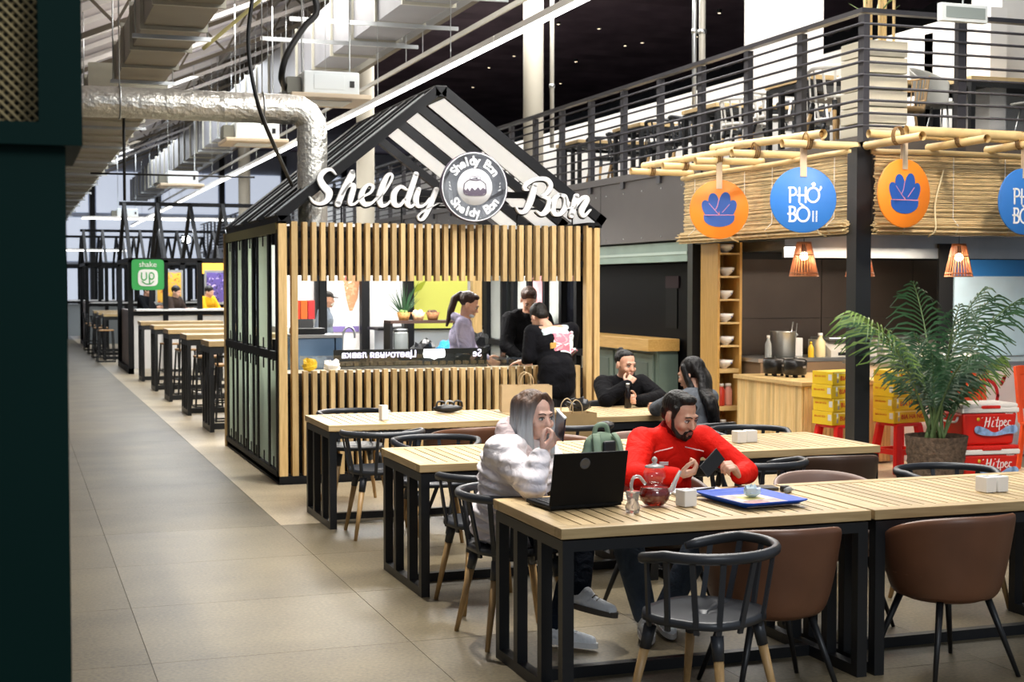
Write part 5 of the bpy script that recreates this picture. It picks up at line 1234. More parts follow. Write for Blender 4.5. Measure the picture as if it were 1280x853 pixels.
sw = garment(t, 'sweatshirt', REDC, lambda q: (torso(q, J, B, 1.06), sleeves(q, J, (.078, .064, .046), .93), q.cone(J['neck']-V((0, 0, .05)), J['neck']+V((0, 0, .0)), .088, .074)), .009, 4)
garment(t, 'collar', cloth('collar_dark', '#7d0f10', .2, 20), lambda q: q.cone(J['neck']-V((0, .006, .012)), J['neck']+V((0, -.004, .012)), .074, .068), .007, 2)
STW = mat('stripe_rose', '#d98a90', .7)
patch(t, 'chest_emblem', mat('emblem_white', '#e8dcd8', .6), sw, (3.145, 6.2, .835), (.022, -.004, 0), (0, 0, .009), 6, 4, (0, 1, 0))
for e in (-1, 1): patch(t, 'seam_piping', mat('piping_white', '#e3b8b2', .7), sw, (3.225+e*.085, 6.3, .905), (.05, 0, -.012*e), (0, 0, .0028), 8, 1, (0, 1, 0))
garment(t, 'jeans', cloth('grey_jeans', '#4a5563', .35, 10), lambda q: trousers(q, J, (.105, .082, .062), .96), .011, 4)
shoe(t, JM['anR'], JM['toR'], SNK, SOLE); shoe(t, JM['anL'], JM['toL'], SNK, SOLE)
HM = hairmat('dark_hair', '#17130f')
def hairm(q):
    q.ell(P(0, -.024, .052), (.081, .092, .076), H, 20, 12); q.ell(P(0, .022, .096), (.058, .050, .028), H, 16, 10); q.ell(P(0, -.06, .0), (.070, .050, .055), H, 16, 10)
    for e in (-1, 1): q.cone(P(e*.073, .025, .05), P(e*.071, .018, -.005), .016, .010)
garment(t, 'hair', HM, hairm, .006, 2)
def beard(q):
    for e in (-1, 1): chain(q, [P(e*.068, .018, -.01), P(e*.060, .025, -.055), P(e*.040, .055, -.088), P(0, .074, -.099)], [.007, .011, .015, .017], 10); chain(q, [P(e*.026, .088, -.062), P(0, .097, -.047)], [.0065, .0065], 8); chain(q, [P(e*.028, .086, -.060), P(e*.022, .080, -.088)], [.007, .012], 8)
garment(t, 'beard', hairmat('beard_hair', '#2b211a'), beard, .005, 2)
ph = thing('phone', 'black smartphone held by the man in red over his notebook', 'phone', (3.21, 6.225, .86))
M = T((3.215, 6.215, .882)) @ RZ(-12) @ Matrix.Rotation(R(52), 4, 'Y') @ Matrix.Rotation(R(-28), 4, 'X')
MB().box(-.036, .036, -.004, .004, -.074, .074, M).build('body', BLACK2, ph, True, bevel=.003); MB().box(-.033, .033, .0042, .005, -.07, .07, M).build('screen', mat('phone_lit', '#5d6b7c', .1, emit=.3), ph, True)

# ---------------------------------------------------------------- woman in the black hoodie
JB = dict(pelvis=(4.85, 11.17, .54), chest=(4.86, 11.07, .83), neck=(4.855, 11.02, .965), head=(4.852, 10.96, 1.085), shR=(4.685, 11.05, .915), shL=(5.035, 11.05, .915), elR=(4.61, 10.80, .805), wrR=(4.795, 10.79, .925), elL=(5.12, 10.84, .80), wrL=(4.83, 10.66, .80),
          hiR=(4.76, 11.12, .52), hiL=(4.94, 11.12, .52), knR=(4.76, 10.72, .52), knL=(4.94, 10.72, .52), anR=(4.76, 10.74, .10), anL=(4.94, 10.74, .10), toR=(4.76, 10.60, .03), toL=(4.94, 10.60, .03))
t, J, P, H, B = figure('person', 'dark haired woman in a black hoodie resting her chin on her fist', JB, (.22, -.95, -.14), SK3, True, .0065,
    hands=[((4.795, 10.79, .925), (.62, .15, .75), (.4, .85, -.2), (-.5, .4, .5), (80, 85, 50), 1.0), ((4.83, 10.66, .80), (-.9, -.25, .15), (-.1, -.8, .3), (0, 0, 1), (45, 55, 35), 1.0)], lip=mat('lip_pale', '#c08878', .5))
BHD = cloth('black_hoodie', '#0c0c0f', .4, 9, .9)
garment(t, 'hoodie', BHD, lambda q: (torso(q, J, B, 1.08), sleeves(q, J, (.085, .072, .052), .97), [q.ell(J['neck']+V((.10*math.sin(a), .02+.09*math.cos(a), -.02)), (.045, .045, .045)) for a in [i*.5-1.75 for i in range(8)]]), .012, 4)
garment(t, 'trousers', BHD, lambda q: trousers(q, J), .014, 3)
HB = hairmat('black_hair', '#0f0c0c')
def hairb(q):
    q.ell(P(0, -.026, .046), (.080, .091, .079), H, 18, 12); q.ell(P(0, .010, .084), (.060, .054, .034), H, 16, 10)
    q.ell(P(-.02, -.11, .085), (.032, .035, .032)); chain(q, [P(-.02, -.11, .10), P(-.09, -.13, .02), P(-.13, -.08, -.12), P(-.14, -.04, -.24)], [.03, .04, .04, .02])
garment(t, 'hair', HB, hairb, .008, 3)
bt = thing('cola_bottle', 'dark glass bottle held by the woman in the black hoodie', 'bottle', (4.725, 10.625, .752)); MB().lathe([(.03, 0), (.031, .02), (.028, .07), (.031, .10), (.014, .15), (.013, .19)], 16).build('body', mat('cola_glass', '#120a08', .1), bt); MB().lathe([(.014, .19), (.014, .2)], 12).build('cap', PAPER, bt)

# ---------------------------------------------------------------- long haired woman seen from behind
JL = dict(pelvis=(4.82, 9.56, .54), chest=(4.84, 9.64, .82), neck=(4.86, 9.70, .955), head=(4.858, 9.745, 1.075), shR=(5.005, 9.72, .895), shL=(4.675, 9.60, .895), elR=(5.06, 9.94, .81), wrR=(4.90, 10.10, .80), elL=(4.61, 9.83, .81), wrL=(4.72, 10.08, .80),
          hiR=(4.91, 9.60, .52), hiL=(4.73, 9.56, .52), knR=(4.86, 10.0, .52), knL=(4.68, 9.97, .52), anR=(4.84, 10.0, .10), anL=(4.68, 9.97, .10), toR=(4.82, 10.12, .03), toL=(4.66, 10.10, .03))
t, J, P, H, B = figure('person', 'woman with long black hair and grey top turned away towards the table', JL, (-.62, .72, -.25), SK3, True, .0065)
garment(t, 'top', cloth('grey_top', '#5d6167', .35, 12), lambda q: (torso(q, J, B, 1.02), sleeves(q, J, (.072, .06, .045), .97)), .012, 4)
garment(t, 'trousers', BHD, lambda q: trousers(q, J), .014, 3)
def hairl(q):
    q.ell(P(0, -.026, .046), (.088, .100, .090), H, 18, 12); back = H @ V((0, -1, 0))
    bk = -B.col[1]; pts = catmull([P(0, -.06, .05), P(0, -.10, -.06), J['neck']+bk*.125-V((0, 0, .05)), J['chest']+bk*.175, J['chest']+bk*.18-V((-.02, 0, .14))], 4)
    for i, p in enumerate(pts): q.ell(V(p), (.088+.012*math.sin(i*.3)-.03*max(0, i-13)/3, .045, .06), H, 14, 8)
    for e in (-1, 1): chain(q, [P(e*.07, .02, .06), P(e*.082, .005, -.03), P(e*.085, -.02, -.14)], [.025, .026, .03])
garment(t, 'hair', HB, hairl, .008, 3)

# ---------------------------------------------------------------- people at the kiosk
JK = dict(pelvis=(4.14, 13.34, .93), chest=(4.145, 13.32, 1.24), neck=(4.165, 13.30, 1.42), head=(4.205, 13.285, 1.56), shR=(4.10, 13.15, 1.37), shL=(4.20, 13.47, 1.37), elR=(4.13, 13.13, 1.10), wrR=(4.27, 13.15, 1.00), elL=(4.30, 13.50, 1.10), wrL=(4.42, 13.38, 1.02),
          hiR=(4.12, 13.26, .90), hiL=(4.16, 13.42, .90), knR=(4.14, 13.26, .50), knL=(4.18, 13.42, .50), anR=(4.10, 13.26, .15), anL=(4.14, 13.42, .15), toR=(4.22, 13.22, .10), toL=(4.26, 13.38, .10))
t, J, P, H, B = figure('person', 'girl in a lilac hoodie with long ponytail standing inside the kiosk', JK, (.88, -.34, -.42), SK3, True, .007)
garment(t, 'hoodie', cloth('lilac_fleece', '#9d97ad', .4, 9, .9), lambda q: (torso(q, J, B, 1.04), sleeves(q, J, (.078, .066, .05), .97), [q.ell(J['neck']+H @ V((.09*math.sin(a), -.03-.08*math.cos(a), -.015)), (.04, .04, .045)) for a in [i*.5-1.75 for i in range(8)]]), .012, 4)
garment(t, 'trousers', BHD, lambda q: trousers(q, J, (.1, .07, .055), .97), .014, 3); garment(t, 'mask', mat('mask_pale', '#c8d2d8', .8), lambda q: q.ell(P(0, .066, -.085), (.045, .035, .02), H), .006, 2)
HK = hairmat('brown_hair', '#33211a')
garment(t, 'hair', HK, lambda q: (q.ell(P(0, -.026, .048), (.083, .095, .084), H, 18, 12), q.ell(P(0, .03, .098), (.058, .045, .028), H), q.ell(P(0, -.115, .06), (.035, .035, .035)), chain(q, [P(0, -.11, .07), V(P(0, -.15, .0)), V(P(0, -.14, .0))+V((-.05, .0, -.12)), V(P(0, -.14, 0))+V((-.09, 0, -.26))], [.03, .038, .036, .014])), .008, 3)

JD = dict(pelvis=(4.86, 13.46, .95), chest=(4.86, 13.42, 1.27), neck=(4.855, 13.38, 1.46), head=(4.845, 13.325, 1.605), shR=(4.68, 13.42, 1.41), shL=(5.04, 13.40, 1.41), elR=(4.60, 13.30, 1.15), wrR=(4.68, 13.12, 1.03), elL=(5.07, 13.26, 1.15), wrL=(4.92, 13.10, 1.03),
          hiR=(4.77, 13.46, .92), hiL=(4.95, 13.46, .92), knR=(4.77, 13.44, .50), knL=(4.95, 13.44, .50), anR=(4.77, 13.46, .15), anL=(4.95, 13.46, .15), toR=(4.76, 13.33, .1), toL=(4.96, 13.33, .1))
t, J, P, H, B = figure('person', 'man in a black hoodie with short brown hair looking down inside the kiosk', JD, (-.15, -.80, -.58), SK3, False, .007)
garment(t, 'hoodie', BHD, lambda q: (torso(q, J, B, 1.12), sleeves(q, J, (.088, .072, .052), .97), [q.ell(J['neck']+V((.10*math.sin(a), .03+.09*math.cos(a), .0)), (.05, .05, .06)) for a in [i*.5-1.75 for i in range(8)]]), .012, 4)
garment(t, 'trousers', BHD, lambda q: trousers(q, J, (.1, .07, .055), .97), .014, 3)
garment(t, 'hair', hairmat('auburn_hair', '#4a2f22'), lambda q: (q.ell(P(0, -.02, .055), (.083, .095, .082), H, 18, 12), q.ell(P(0, .035, .105), (.062, .05, .030), H)), .008, 3)

JT = dict(pelvis=(4.64, 12.02, .90), chest=(4.66, 12.15, 1.21), neck=(4.635, 12.27, 1.37), head=(4.60, 12.36, 1.455), headup=(0, -.4, 1), shR=(4.845, 12.17, 1.34), shL=(4.475, 12.22, 1.32), elR=(4.86, 12.30, 1.08), wrR=(4.72, 12.33, 1.05), elL=(4.43, 12.17, 1.10), wrL=(4.44, 12.31, 1.055),
          hiR=(4.72, 12.03, .88), hiL=(4.56, 12.03, .88), knR=(4.74, 12.02, .48), knL=(4.54, 12.02, .48), anR=(4.74, 11.90, .10), anL=(4.54, 11.92, .10), toR=(4.76, 12.03, .03), toL=(4.52, 12.05, .03))
t, J, P, H, B = figure('person', 'man in a black t-shirt with a bright back print leaning on the kiosk counter', JT, (-.10, .78, -.62), SK2, False, .007,
    hands=[((4.44, 12.31, 1.055), (-.55, .45, -.12), (0, .2, -1), (.8, .5, 0), (8, 14, 12), 1.0)])
tee = garment(t, 't_shirt', cloth('black_tee', '#121216', .35, 8, .9), lambda q: (torso(q, J, B, 1.04), sleeves(q, J, (.076, .070, .062), .15), q.cone(J['pelvis']+V((-.05, 0, .1)), J['pelvis']+V((-.05, -.01, -.07)), .125, .125), q.cone(J['pelvis']+V((.05, 0, .1)), J['pelvis']+V((.05, -.01, -.07)), .125, .125)), .011, 4)
garment(t, 'undershirt', BHD, lambda q: sleeves(q, J, (.06, .055, .04), .95), .012, 3)
garment(t, 'trousers', mat('black_trousers', '#0b0b0d', .85), lambda q: trousers(q, J, (.098, .085, .065), .97), .014, 3)
shoe(t, JT['anR'], JT['toR'], BLK, BLACK2); shoe(t, JT['anL'], JT['toL'], BLK, BLACK2)
garment(t, 'hair', HM, lambda q: (q.ell(P(0, -.024, .050), (.083, .095, .084), H, 18, 12), q.ell(P(0, -.065, -.01), (.066, .045, .055), H)), .008, 3)
def splash(name, cols):
    m = bpy.data.materials.new(name); m.use_nodes = True; nt = m.node_tree; b = nt.nodes['Principled BSDF']; tc = nt.nodes.new('ShaderNodeTexCoord'); n = nt.nodes.new('ShaderNodeTexNoise'); n.inputs['Scale'].default_value = 11; n.inputs['Detail'].default_value = 3; n.inputs['Distortion'].default_value = 1.2
    nt.links.new(tc.outputs['Object'], n.inputs['Vector']); r = nt.nodes.new('ShaderNodeValToRGB'); r.color_ramp.interpolation = 'CONSTANT'
    for i, c in enumerate(cols):
        e = r.color_ramp.elements[i] if i < 2 else r.color_ramp.elements.new(.5)
        e.position = .3+.42*i/len(cols) if i else 0; e.color = (*lin(c), 1)
    nt.links.new(n.outputs[0], r.inputs[0]); nt.links.new(r.outputs[0], b.inputs['Base Color']); b.inputs['Roughness'].default_value = .7
    return m
n_ = V((0, -.86, .5)).normalized(); u_ = V((1, 0, 0)); v_ = V((0, .5, .86))
c_ = J['chest']+V((.035, .0, .02))+n_*.4
patch(t, 'back_print', splash('print_pink', ['#d9dde0', '#e8798a', '#e9a3a8', '#d8c9b8']), tee, c_+u_*.03-v_*.04, u_*.115, v_*.105, 10, 10, -n_, .003, .35)
patch(t, 'back_print', splash('print_sky', ['#8fb6c6', '#cfe0e4', '#e6ebe9', '#6f98ac']), tee, c_-u_*.03+v_*.085, u_*.13, v_*.06, 10, 8, -n_, .0035, .35)
patch(t, 'back_print', mat('print_yellow', '#c99a45', .7), tee, c_-u_*.085-v_*.085, u_*.03, v_*.028, 6, 5, -n_, .0035, .4)
patch(t, 'back_print', splash('print_mint', ['#cfe3dd', '#e9ecea', '#9cc4c0', '#e3b7b9']), tee, c_+u_*.115-v_*.05, u_*.035, v_*.09, 6, 8, -n_, .0036, .4)
patch(t, 'back_print_caption', PAPER, tee, c_+u_*.05-v_*.142, u_*.075, v_*.006, 10, 1, -n_, .004)
# ================================================================== roof services
def duct(name, lab, x0, x1, y0, y1, z0, z1, m, pitch=1.25, rim=.035):
    t = thing(name, lab, 'air duct', ((x0+x1)/2, y0, z0)); y = y0; k = 0
    while y < y1-.01:
        e = min(y+pitch, y1); MB().box(x0, x1, y+.02, e-.02, z0, z1).build('section', m, t, True)
        MB().box(x0-rim, x1+rim, e-.02, e+.02, z0-rim, z1+rim).build('flange', GALV, t, True); y = e
    MB().box(x0-rim, x1+rim, y0-.02, y0+.02, z0-rim, z1+rim).build('flange', GALV, t, True)
    for i in range(int((y1-y0)/3.2)+1):
        yy = y0+.6+3.2*i
        for x in (x0-.06, x1+.06): MB().tube([(x, yy, z0-.05), (x, yy, min(rz_(x)-.02, 7.2))], .008, 6).build('hanger', STEEL, t, True)
        MB().box(x0-.09, x1+.09, yy-.02, yy+.02, z0-.085, z0-.045).build('hanger_bar', STEEL, t, True)
    return t
DUCTM = mat('duct_sheet', '#8f887a', .5, .25, .12, 2); DUCTG = mat('duct_grey', '#77777b', .5, .2, .1, 2)
duct('air_duct', 'broad galvanised air duct above the aisle ahead of the foil pipe', 1.19, 1.75, 3.9, 17.7, 4.2, 4.62, DUCTM)  # extended unseen towards the camera so its shadow edges the aisle light
duct('air_duct', 'long flat beige air duct running above the aisle beyond the foil pipe', .95, 1.85, 18.6, 56, 4.2, 4.5, DUCTM, 1.1)
duct('air_duct', 'tall grey air duct above the round column row', 4.27, 4.85, 14.6, 56, 5.0, 5.75, DUCTG, 1.3)
o = MB().box(1.25, 1.75, 19.2, 19.26, 4.0, 4.19).build('vent_grille', STEEL); tag(o, 'slotted vent grille below the long flat beige duct', 'vent')
# foil insulated pipe from the side into the kiosk roof
FOIL = mat('crinkled_foil', '#e4e2da', .36, .8, .12, 30, .6)
t = thing('foil_pipe', 'crinkled silver insulated pipe bending down into the kiosk roof', 'air duct', (2.6, 12.98, 2.2))
q = MB(); rr = random.Random(3); path = [(x, 12.98, 3.355) for x in np.arange(-.2, 2.42, .05)]+[(2.48, 12.98, 3.352), (2.55, 12.98, 3.31), (2.595, 12.98, 3.24), (2.605, 12.98, 3.15)]+[(2.605, 12.98, z) for z in np.arange(3.1, 2.1, -.05)]
q.tube(path, [.135*(1+.012*math.sin(i*1.9)+rr.uniform(-.01, .01)) for i in range(len(path))], 28)
q.v = [tuple(V(v)*(1)+V((rr.uniform(-.003, .003), rr.uniform(-.003, .003), rr.uniform(-.003, .003)))) for v in q.v]; q.sm = [False]*len(q.sm); q.build('sleeve', FOIL, t, True)
for x in (.9, 2.15): MB().tube([(x+.0, 12.98+.145*math.cos(a), 3.355+.145*math.sin(a)) for a in [2*math.pi*i/20 for i in range(21)]], .008, 6).build('strap', STEEL, t, True); MB().tube([(x, 12.98, 3.5), (x, 12.98, 5.4)], .006, 6).build('hanger', STEEL, t, True)
# ceiling cassette air conditioners
ACW = mat('ac_white', '#dfe6e8', .5, 0, .04, 2); ACB = mat('ac_face', '#cbb99f', .5)
for y, w_ in ((15.5, 'next to the foil pipe bend'), (20.5, 'behind the foil pipe'), (30, 'above the green sign kiosk'), (45, 'at the far end of the hall')):
    t = thing('air_conditioner', 'white box air conditioner hanging under the roof '+w_, 'air conditioner', (3.33, y, 3.8), 0, 'hanging air conditioners')
    b = MB().box(-.31, .31, -.02, .6, .05, .30).build('casing', ACW, t, bevel=.015); MB().box(-.2, .14, -.026, -.0205, .1, .26).build('cover_plate', ACW, b, bevel=.003)
    MB().box(-.47, .42, -.14, .72, -.01, .045).build('face_panel', ACB, t, bevel=.012); MB().box(-.28, .24, .05, .52, -.018, -.0105).build('intake_grille', ACW, t)
    MB().box(-.47, -.32, .1, .45, .06, .24).build('pipe_box', mat('pipe_box_grey', '#6d6d63', .5), t)
    for sx_ in (-.27, .27): MB().tube([(sx_, .3, .3), (sx_, .3, rz_(3.33)-3.85)], .008, 6).build('hanger', STEEL, t)
    MB().box(.2, .25, -.03, -.02, .13, .20).build('bracket', BLACK2, t)
# linear light
LEDM = mat('led_line', '#fffdf8', .4, emit=7)
t = thing('line_light', 'long glowing linear ceiling light running over the kiosk roof', 'lamp', (4, 10, 3.86))
for i in range(16):
    y = 6+2.9*i
    MB().box(3.965, 4.035, y, y+2.89, 3.865, 3.92).build('rail', WHITE, t, True); MB().box(3.967, 4.033, y, y+2.89, 3.85, 3.865).build('diffuser', LEDM, t, True); MB().tube([(4, y+1.4, 3.92), (4, y+1.4, 6.5)], .004, 5).build('wire', STEEL, t, True)
t = thing('cross_light', 'thin glowing cross light between far kiosks', 'lamp', (4, 34, 3.3)); MB().box(1.5, 5.2, 33.98, 34.03, 3.27, 3.30).build('diffuser', LEDM, t, True); MB().box(1.5, 5.2, 33.97, 34.04, 3.30, 3.34).build('rail', WHITE, t, True)
t = thing('cross_light', 'glowing cross light past the second black kiosk frame', 'lamp', (2, 44, 2.9)); MB().box(-1, 3.2, 43.98, 44.03, 2.77, 2.80).build('diffuser', LEDM, t, True); MB().box(-1, 3.2, 43.97, 44.04, 2.80, 2.84).build('rail', WHITE, t, True)
# cable trays and rails parallel to the aisle
for k, (x, z, m, lb) in enumerate([(5.0, 5.05, STEEL, 'pale steel cable tray beside the tall grey duct'), (5.25, 5.15, BROWN, 'brown cable tray next to the pale steel tray'), (4.905, 4.62, PIPE, 'thin cream rail below the cable trays'), (5.13, 4.75, BROWN, 'slim brown rail under the cable trays')]):
    t = thing('cable_tray', lb, 'cable tray', (x, 8, z)); w_ = (.14, .12, .03, .04)[k]
    MB().box(x-w_/2, x+w_/2, 8, 56, z, z+.05).build('tray', m, t, True)
    for i in range(10): MB().tube([(x, 9+4.6*i, z+.05), (x, 9+4.6*i, rz_(x)-.05)], .006, 5).build('hanger', STEEL, t, True)
for k, (y, z, x0, x1) in enumerate([(11.2, 4.1, 1.4, 2.6), (14.4, 4.78, 3.0, 5.0), (16.2, 4.78, 3.0, 5.0), (17.6, 4.78, 2.9, 4.9)]):
    o = MB().bar((x0, y, z), (x1, y, z), .04, .045).build('strut', STEEL); tag(o, ['galvanised cross strut under the broad duct above the aisle', 'galvanised cross strut above the first air conditioner, closest to the kiosk ridge', 'galvanised cross strut under the tall grey duct, between two others', 'galvanised cross strut behind the first air conditioner'][k], 'strut', 'galvanised cross struts')
for k, (x, y, lb) in enumerate([(5.15, 12.3, 'cream warning dome lamp near the brown tray end'), (5.3, 14.2, 'cream dome lamp under the brown tray')]):
    t = thing('dome_lamp', lb, 'lamp', (x, y, 4.96)); MB().lathe([(.05, .19), (.10, .06), (.12, .0), (.001, -.03)], 16).build('dome', mat('dome_cream', '#d9cfae', .5), t); MB().lathe([(.05, .19), (.05, .24)], 12).build('cap', BROWN, t)
# hanging black cable and hose
t = thing('hanging_cable', 'thick black cable hanging in front of the foil pipe down to the kiosk roof', 'cable', (1.9, 11.2, 3.2)); MB().tube(catmull([(1.88, 11.0, 5.6), (1.84, 11.0, 4.5), (1.75, 11.0, 3.93), (1.72, 11.0, 3.56), (1.79, 11.0, 3.14), (1.98, 11.3, 2.82), (2.30, 12.35, 2.62)], 6), .016, 8).build('cable', BLACK2, t, True); MB().bar((1.4, 11.0, 4.10), (1.78, 11.0, 4.10), .03).build('clamp', STEEL, t, True)
t = thing('black_hose', 'black insulated hose curving down to the first air conditioner', 'hose', (3.0, 15.2, 4.3)); MB().tube(catmull([(2.6, 15.3, 5.6), (3.0, 15.3, 5.05), (3.13, 15.3, 4.72), (2.98, 15.3, 4.52), (2.80, 15.3, 4.22), (2.76, 15.4, 4.0), (2.86, 15.75, 3.93)], 6), .035, 8).build('hose', BLACK2, t, True); MB().tube([(2.86, 15.75, 3.93), (2.93, 15.75, 3.93)], .045, 8).build('coupling', STEEL, t, True)
t = thing('yellow_cable', 'pale yellow conduit strung along the roof beside the black hose', 'cable', (2.4, 15.4, 4.9)); MB().tube(catmull([(2.0, 16, 4.35), (2.4, 15.8, 4.7), (2.8, 15.5, 5.05), (3.1, 15.3, 5.25)], 5), .022, 8).build('conduit', mat('conduit_yellow', '#c9c184', .5), t, True); MB().tube([(2.8, 15.5, 5.05), (2.8, 15.5, 5.9)], .006, 5).build('hanger', STEEL, t, True)
t = thing('drop_pipe', 'thin black drop pipe hanging below the flat beige duct', 'pipe', (1.44, 20, 2.9)); MB().tube([(1.44, 20, 4.2), (1.44, 20, 2.9)], .02, 6).build('pipe', BLACK2, t, True); MB().tube([(1.0, 20, 3.26), (3.2, 20, 3.26)], .015, 6).build('branch', BLACK2, t, True)
# foreground stall corner: dark green post with lattice board above
DG = mat('deep_green_paint', '#06231f', .6, 0, .06, 3, spec=.1); LATT = mat('lattice_rattan', '#a89568', .6, 0, .15, 10)
gs = thing('green_stall', 'dark green stall corner with rattan lattice panel, close to the camera aisle', 'stall', (-.3, 3.0, 0))
MB().box(-.9, .103, 3.02, 3.5, 0, 2.03).build('wall', DG, gs, True); 
for a in ((-.9, .135, 2.03, 2.075), (.052, .135, 2.075, 3.0), (-.9, .052, 2.6, 3.0)): MB().box(a[0], a[1], 2.99, 3.5, a[2], a[3]).build('header_board', DG, gs, True)
MB().box(-.9, .052, 3.10, 3.12, 2.075, 2.6).build('lattice_backing', mat('backing', '#3a3a30', .8, 0, .7, 40), gs, True)
q = MB()
for i in range(110):
    for s_ in (-1, 1):
        c = -1.5+.0195*i
        pts = []
        x0 = c; 
        a = V((c, 3.06+.004*s_, 2.06)); b = V((c+s_*.56, 3.06+.004*s_, 2.62))
        # clip to the opening
        def clip(a, b, lo, hi):
            d = b-a; t0, t1 = 0, 1
            if abs(d.x) > 1e-9:
                u0, u1 = sorted(((lo-a.x)/d.x, (hi-a.x)/d.x)); t0 = max(t0, u0); t1 = min(t1, u1)
            return (a+d*t0, a+d*t1) if t1 > t0 else None
        k = clip(a, b, -.9, .052)
        if k and (k[1]-k[0]).length > .02: q.tube([k[0], k[1]], .0028, 5)
o = q.build('lattice', LATT, gs, True); o['kind'] = 'stuff'
# ================================================================== mezzanine furniture
WCH = mat('white_chair_paint', '#dcdad5', .5); FL = 3.05
for loc, lab in [((7.32, 12.15, FL), 'wooden table on the mezzanine behind the railing, nearest its corner'), ((7.45, 14.35, FL), 'wooden table on the mezzanine beside the square plaster column'), ((7.45, 16.4, FL), 'wooden table on the mezzanine, third along from the railing corner'), ((7.5, 18.6, FL), 'wooden table on the mezzanine near the round cream column')]: dup(T1, loc, label=lab)
def override(c, m):
    for ch in c.children:
        if ch.type == 'MESH' and not ch.name.startswith('leg'): ch.material_slots[0].link = 'OBJECT'; ch.material_slots[0].material = m
for (x, y, rz, white, lab) in [(7.36, 11.74, 10, 1, 'white spindle chair on the mezzanine between the planter box and the first table'), (8.35, 14.02, -8, 0, 'black spindle chair on the mezzanine beside the plaster column'), (7.6, 13.3, 182, 1, 'white spindle chair on the mezzanine behind the first table'), (8.3, 13.35, 175, 1, 'white spindle chair on the mezzanine backing the plaster column'),
                               (7.62, 14.0, 5, 1, 'white spindle chair on the mezzanine before the second table'), (7.75, 15.52, 178, 0, 'dark spindle chair on the mezzanine behind the second table'), (7.7, 16.13, 0, 0, 'dark spindle chair on the mezzanine before the third table'), (7.8, 17.55, 184, 0, 'dark spindle chair on the mezzanine behind the third table'), (7.8, 18.3, 4, 0, 'dark spindle chair on the mezzanine before the fourth table'), (8.5, 16.0, -6, 1, 'white spindle chair on the mezzanine by the third table')]:
    c = dup(sp, (x, y, FL), rz, lab)
    if white: override(c, WCH)
t = thing('planter_box', 'tall cream slatted planter box with bamboo canes at the railing corner', 'planter', (7.4, 11.15, FL))
for i in range(6): MB().box(7.16, 7.60, 10.95, 11.35, FL+.005+.148*i, FL+.148*i+.142).build('board', mat('planter_cream', '#d8d2bf', .5), t, True, bevel=.004)
for i in range(7): MB().tube([(7.25+.05*i, 11.1+.03*(i % 3), FL+.8), (7.24+.052*i, 11.1+.03*(i % 3), FL+1.7+.05*(i % 4))], .014, 8).build('cane', BAM, t, True)
q = MB()
for i in range(30): a = i*2.4; q.tube([(7.4+.1*math.cos(a), 11.15+.1*math.sin(a), FL+1.15+.02*i), (7.4+.25*math.cos(a), 11.15+.25*math.sin(a), FL+1.25+.02*i)], [.008, .001], 5)
q.build('leaves', LEAF2, t, True)
GS = mat('shell_grey', '#8f8f89', .45, 0, .06, 3); WICK = mat('wicker_tan', '#a98c62', .6, 0, .2, 15)
t = thing('shell_chair', 'grey moulded shell chair on chrome legs beside the planter box', 'chair', (8.56, 11.72, FL), 200)
P_ = []
for i in range(15):
    a = -80+160*i/14; P_.append([((.20+.06*v)*math.sin(R(a)), -.06-(.20+.10*v)*math.cos(R(a)), .44+.42*v*(1-.35*(abs(a)/80)**2)) for v in [j/7 for j in range(8)]])
MB().grid(P_, thick=.012).build('back_shell', GS, t, fix=True, subsurf=1); MB().lathe([(.001, .43), (.2, .435), (.22, .46)], 20).build('seat', GS, t)
for a in (45, 135, 225, 315): MB().tube([(.12*math.cos(R(a)), .12*math.sin(R(a)), .43), (.22*math.cos(R(a)), .22*math.sin(R(a)), 0)], .009, 6).build('leg', STEEL, t)
t = thing('wicker_chair', 'low tan wicker armchair between planter box and grey shell chair', 'chair', (7.97, 11.63, FL), 170)
q = MB()
for i in range(22):
    a = R(-110+10*i); q.tube([(.24*math.sin(a), -.22*math.cos(a), .36), (.29*math.sin(a), -.27*math.cos(a), .68)], .006, 5)
q.build('weave', WICK, t)
for z, r_ in ((.36, .24), (.46, .255), (.57, .275), (.68, .29)): MB().tube([(r_*math.sin(R(a)), -r_*.93*math.cos(R(a)), z) for a in range(-110, 111, 10)], .009, 6).build('hoop', WICK, t)
MB().lathe([(.001, .34), (.24, .34), (.24, .38), (.001, .38)], 20).build('seat', WICK, t)
for a in (45, 135, 225, 315): MB().tube([(.16*math.cos(R(a)), .16*math.sin(R(a)), .35), (.21*math.cos(R(a)), .21*math.sin(R(a)), 0)], .014, 6).build('leg', WICK, t)
t = thing('shell_chair', 'grey moulded shell chair tucked under the dark mezzanine table', 'chair', (9.35, 11.4, FL), 20); MB().lathe([(.001, .43), (.2, .435), (.22, .46)], 20).build('seat', GS, t); MB().grid(P_, thick=.012).build('back_shell', GS, t, fix=True)
for a in (45, 135, 225, 315): MB().tube([(.12*math.cos(R(a)), .12*math.sin(R(a)), .43), (.22*math.cos(R(a)), .22*math.sin(R(a)), 0)], .009, 6).build('leg', STEEL, t)
dup(T1, (8.85, 11.7, FL), label='dark framed mezzanine table beside the grey shell chairs')
t = thing('display_sign', 'small white framed display board hanging in front of the mezzanine railing', 'sign', (7.73, 10.35, 4.01))
MB().box(-.24, .24, -.03, .03, 0, .155).build('case', ACW, t, bevel=.008); MB().box(-.19, .21, -.034, -.0305, .03, .125).build('screen', mat('display_grey', '#8f9a98', .3), t)
for x in (0,): MB().tube([(x, 0, .155), (x, 0, 3.2)], .008, 6).build('chain', STEEL, t)
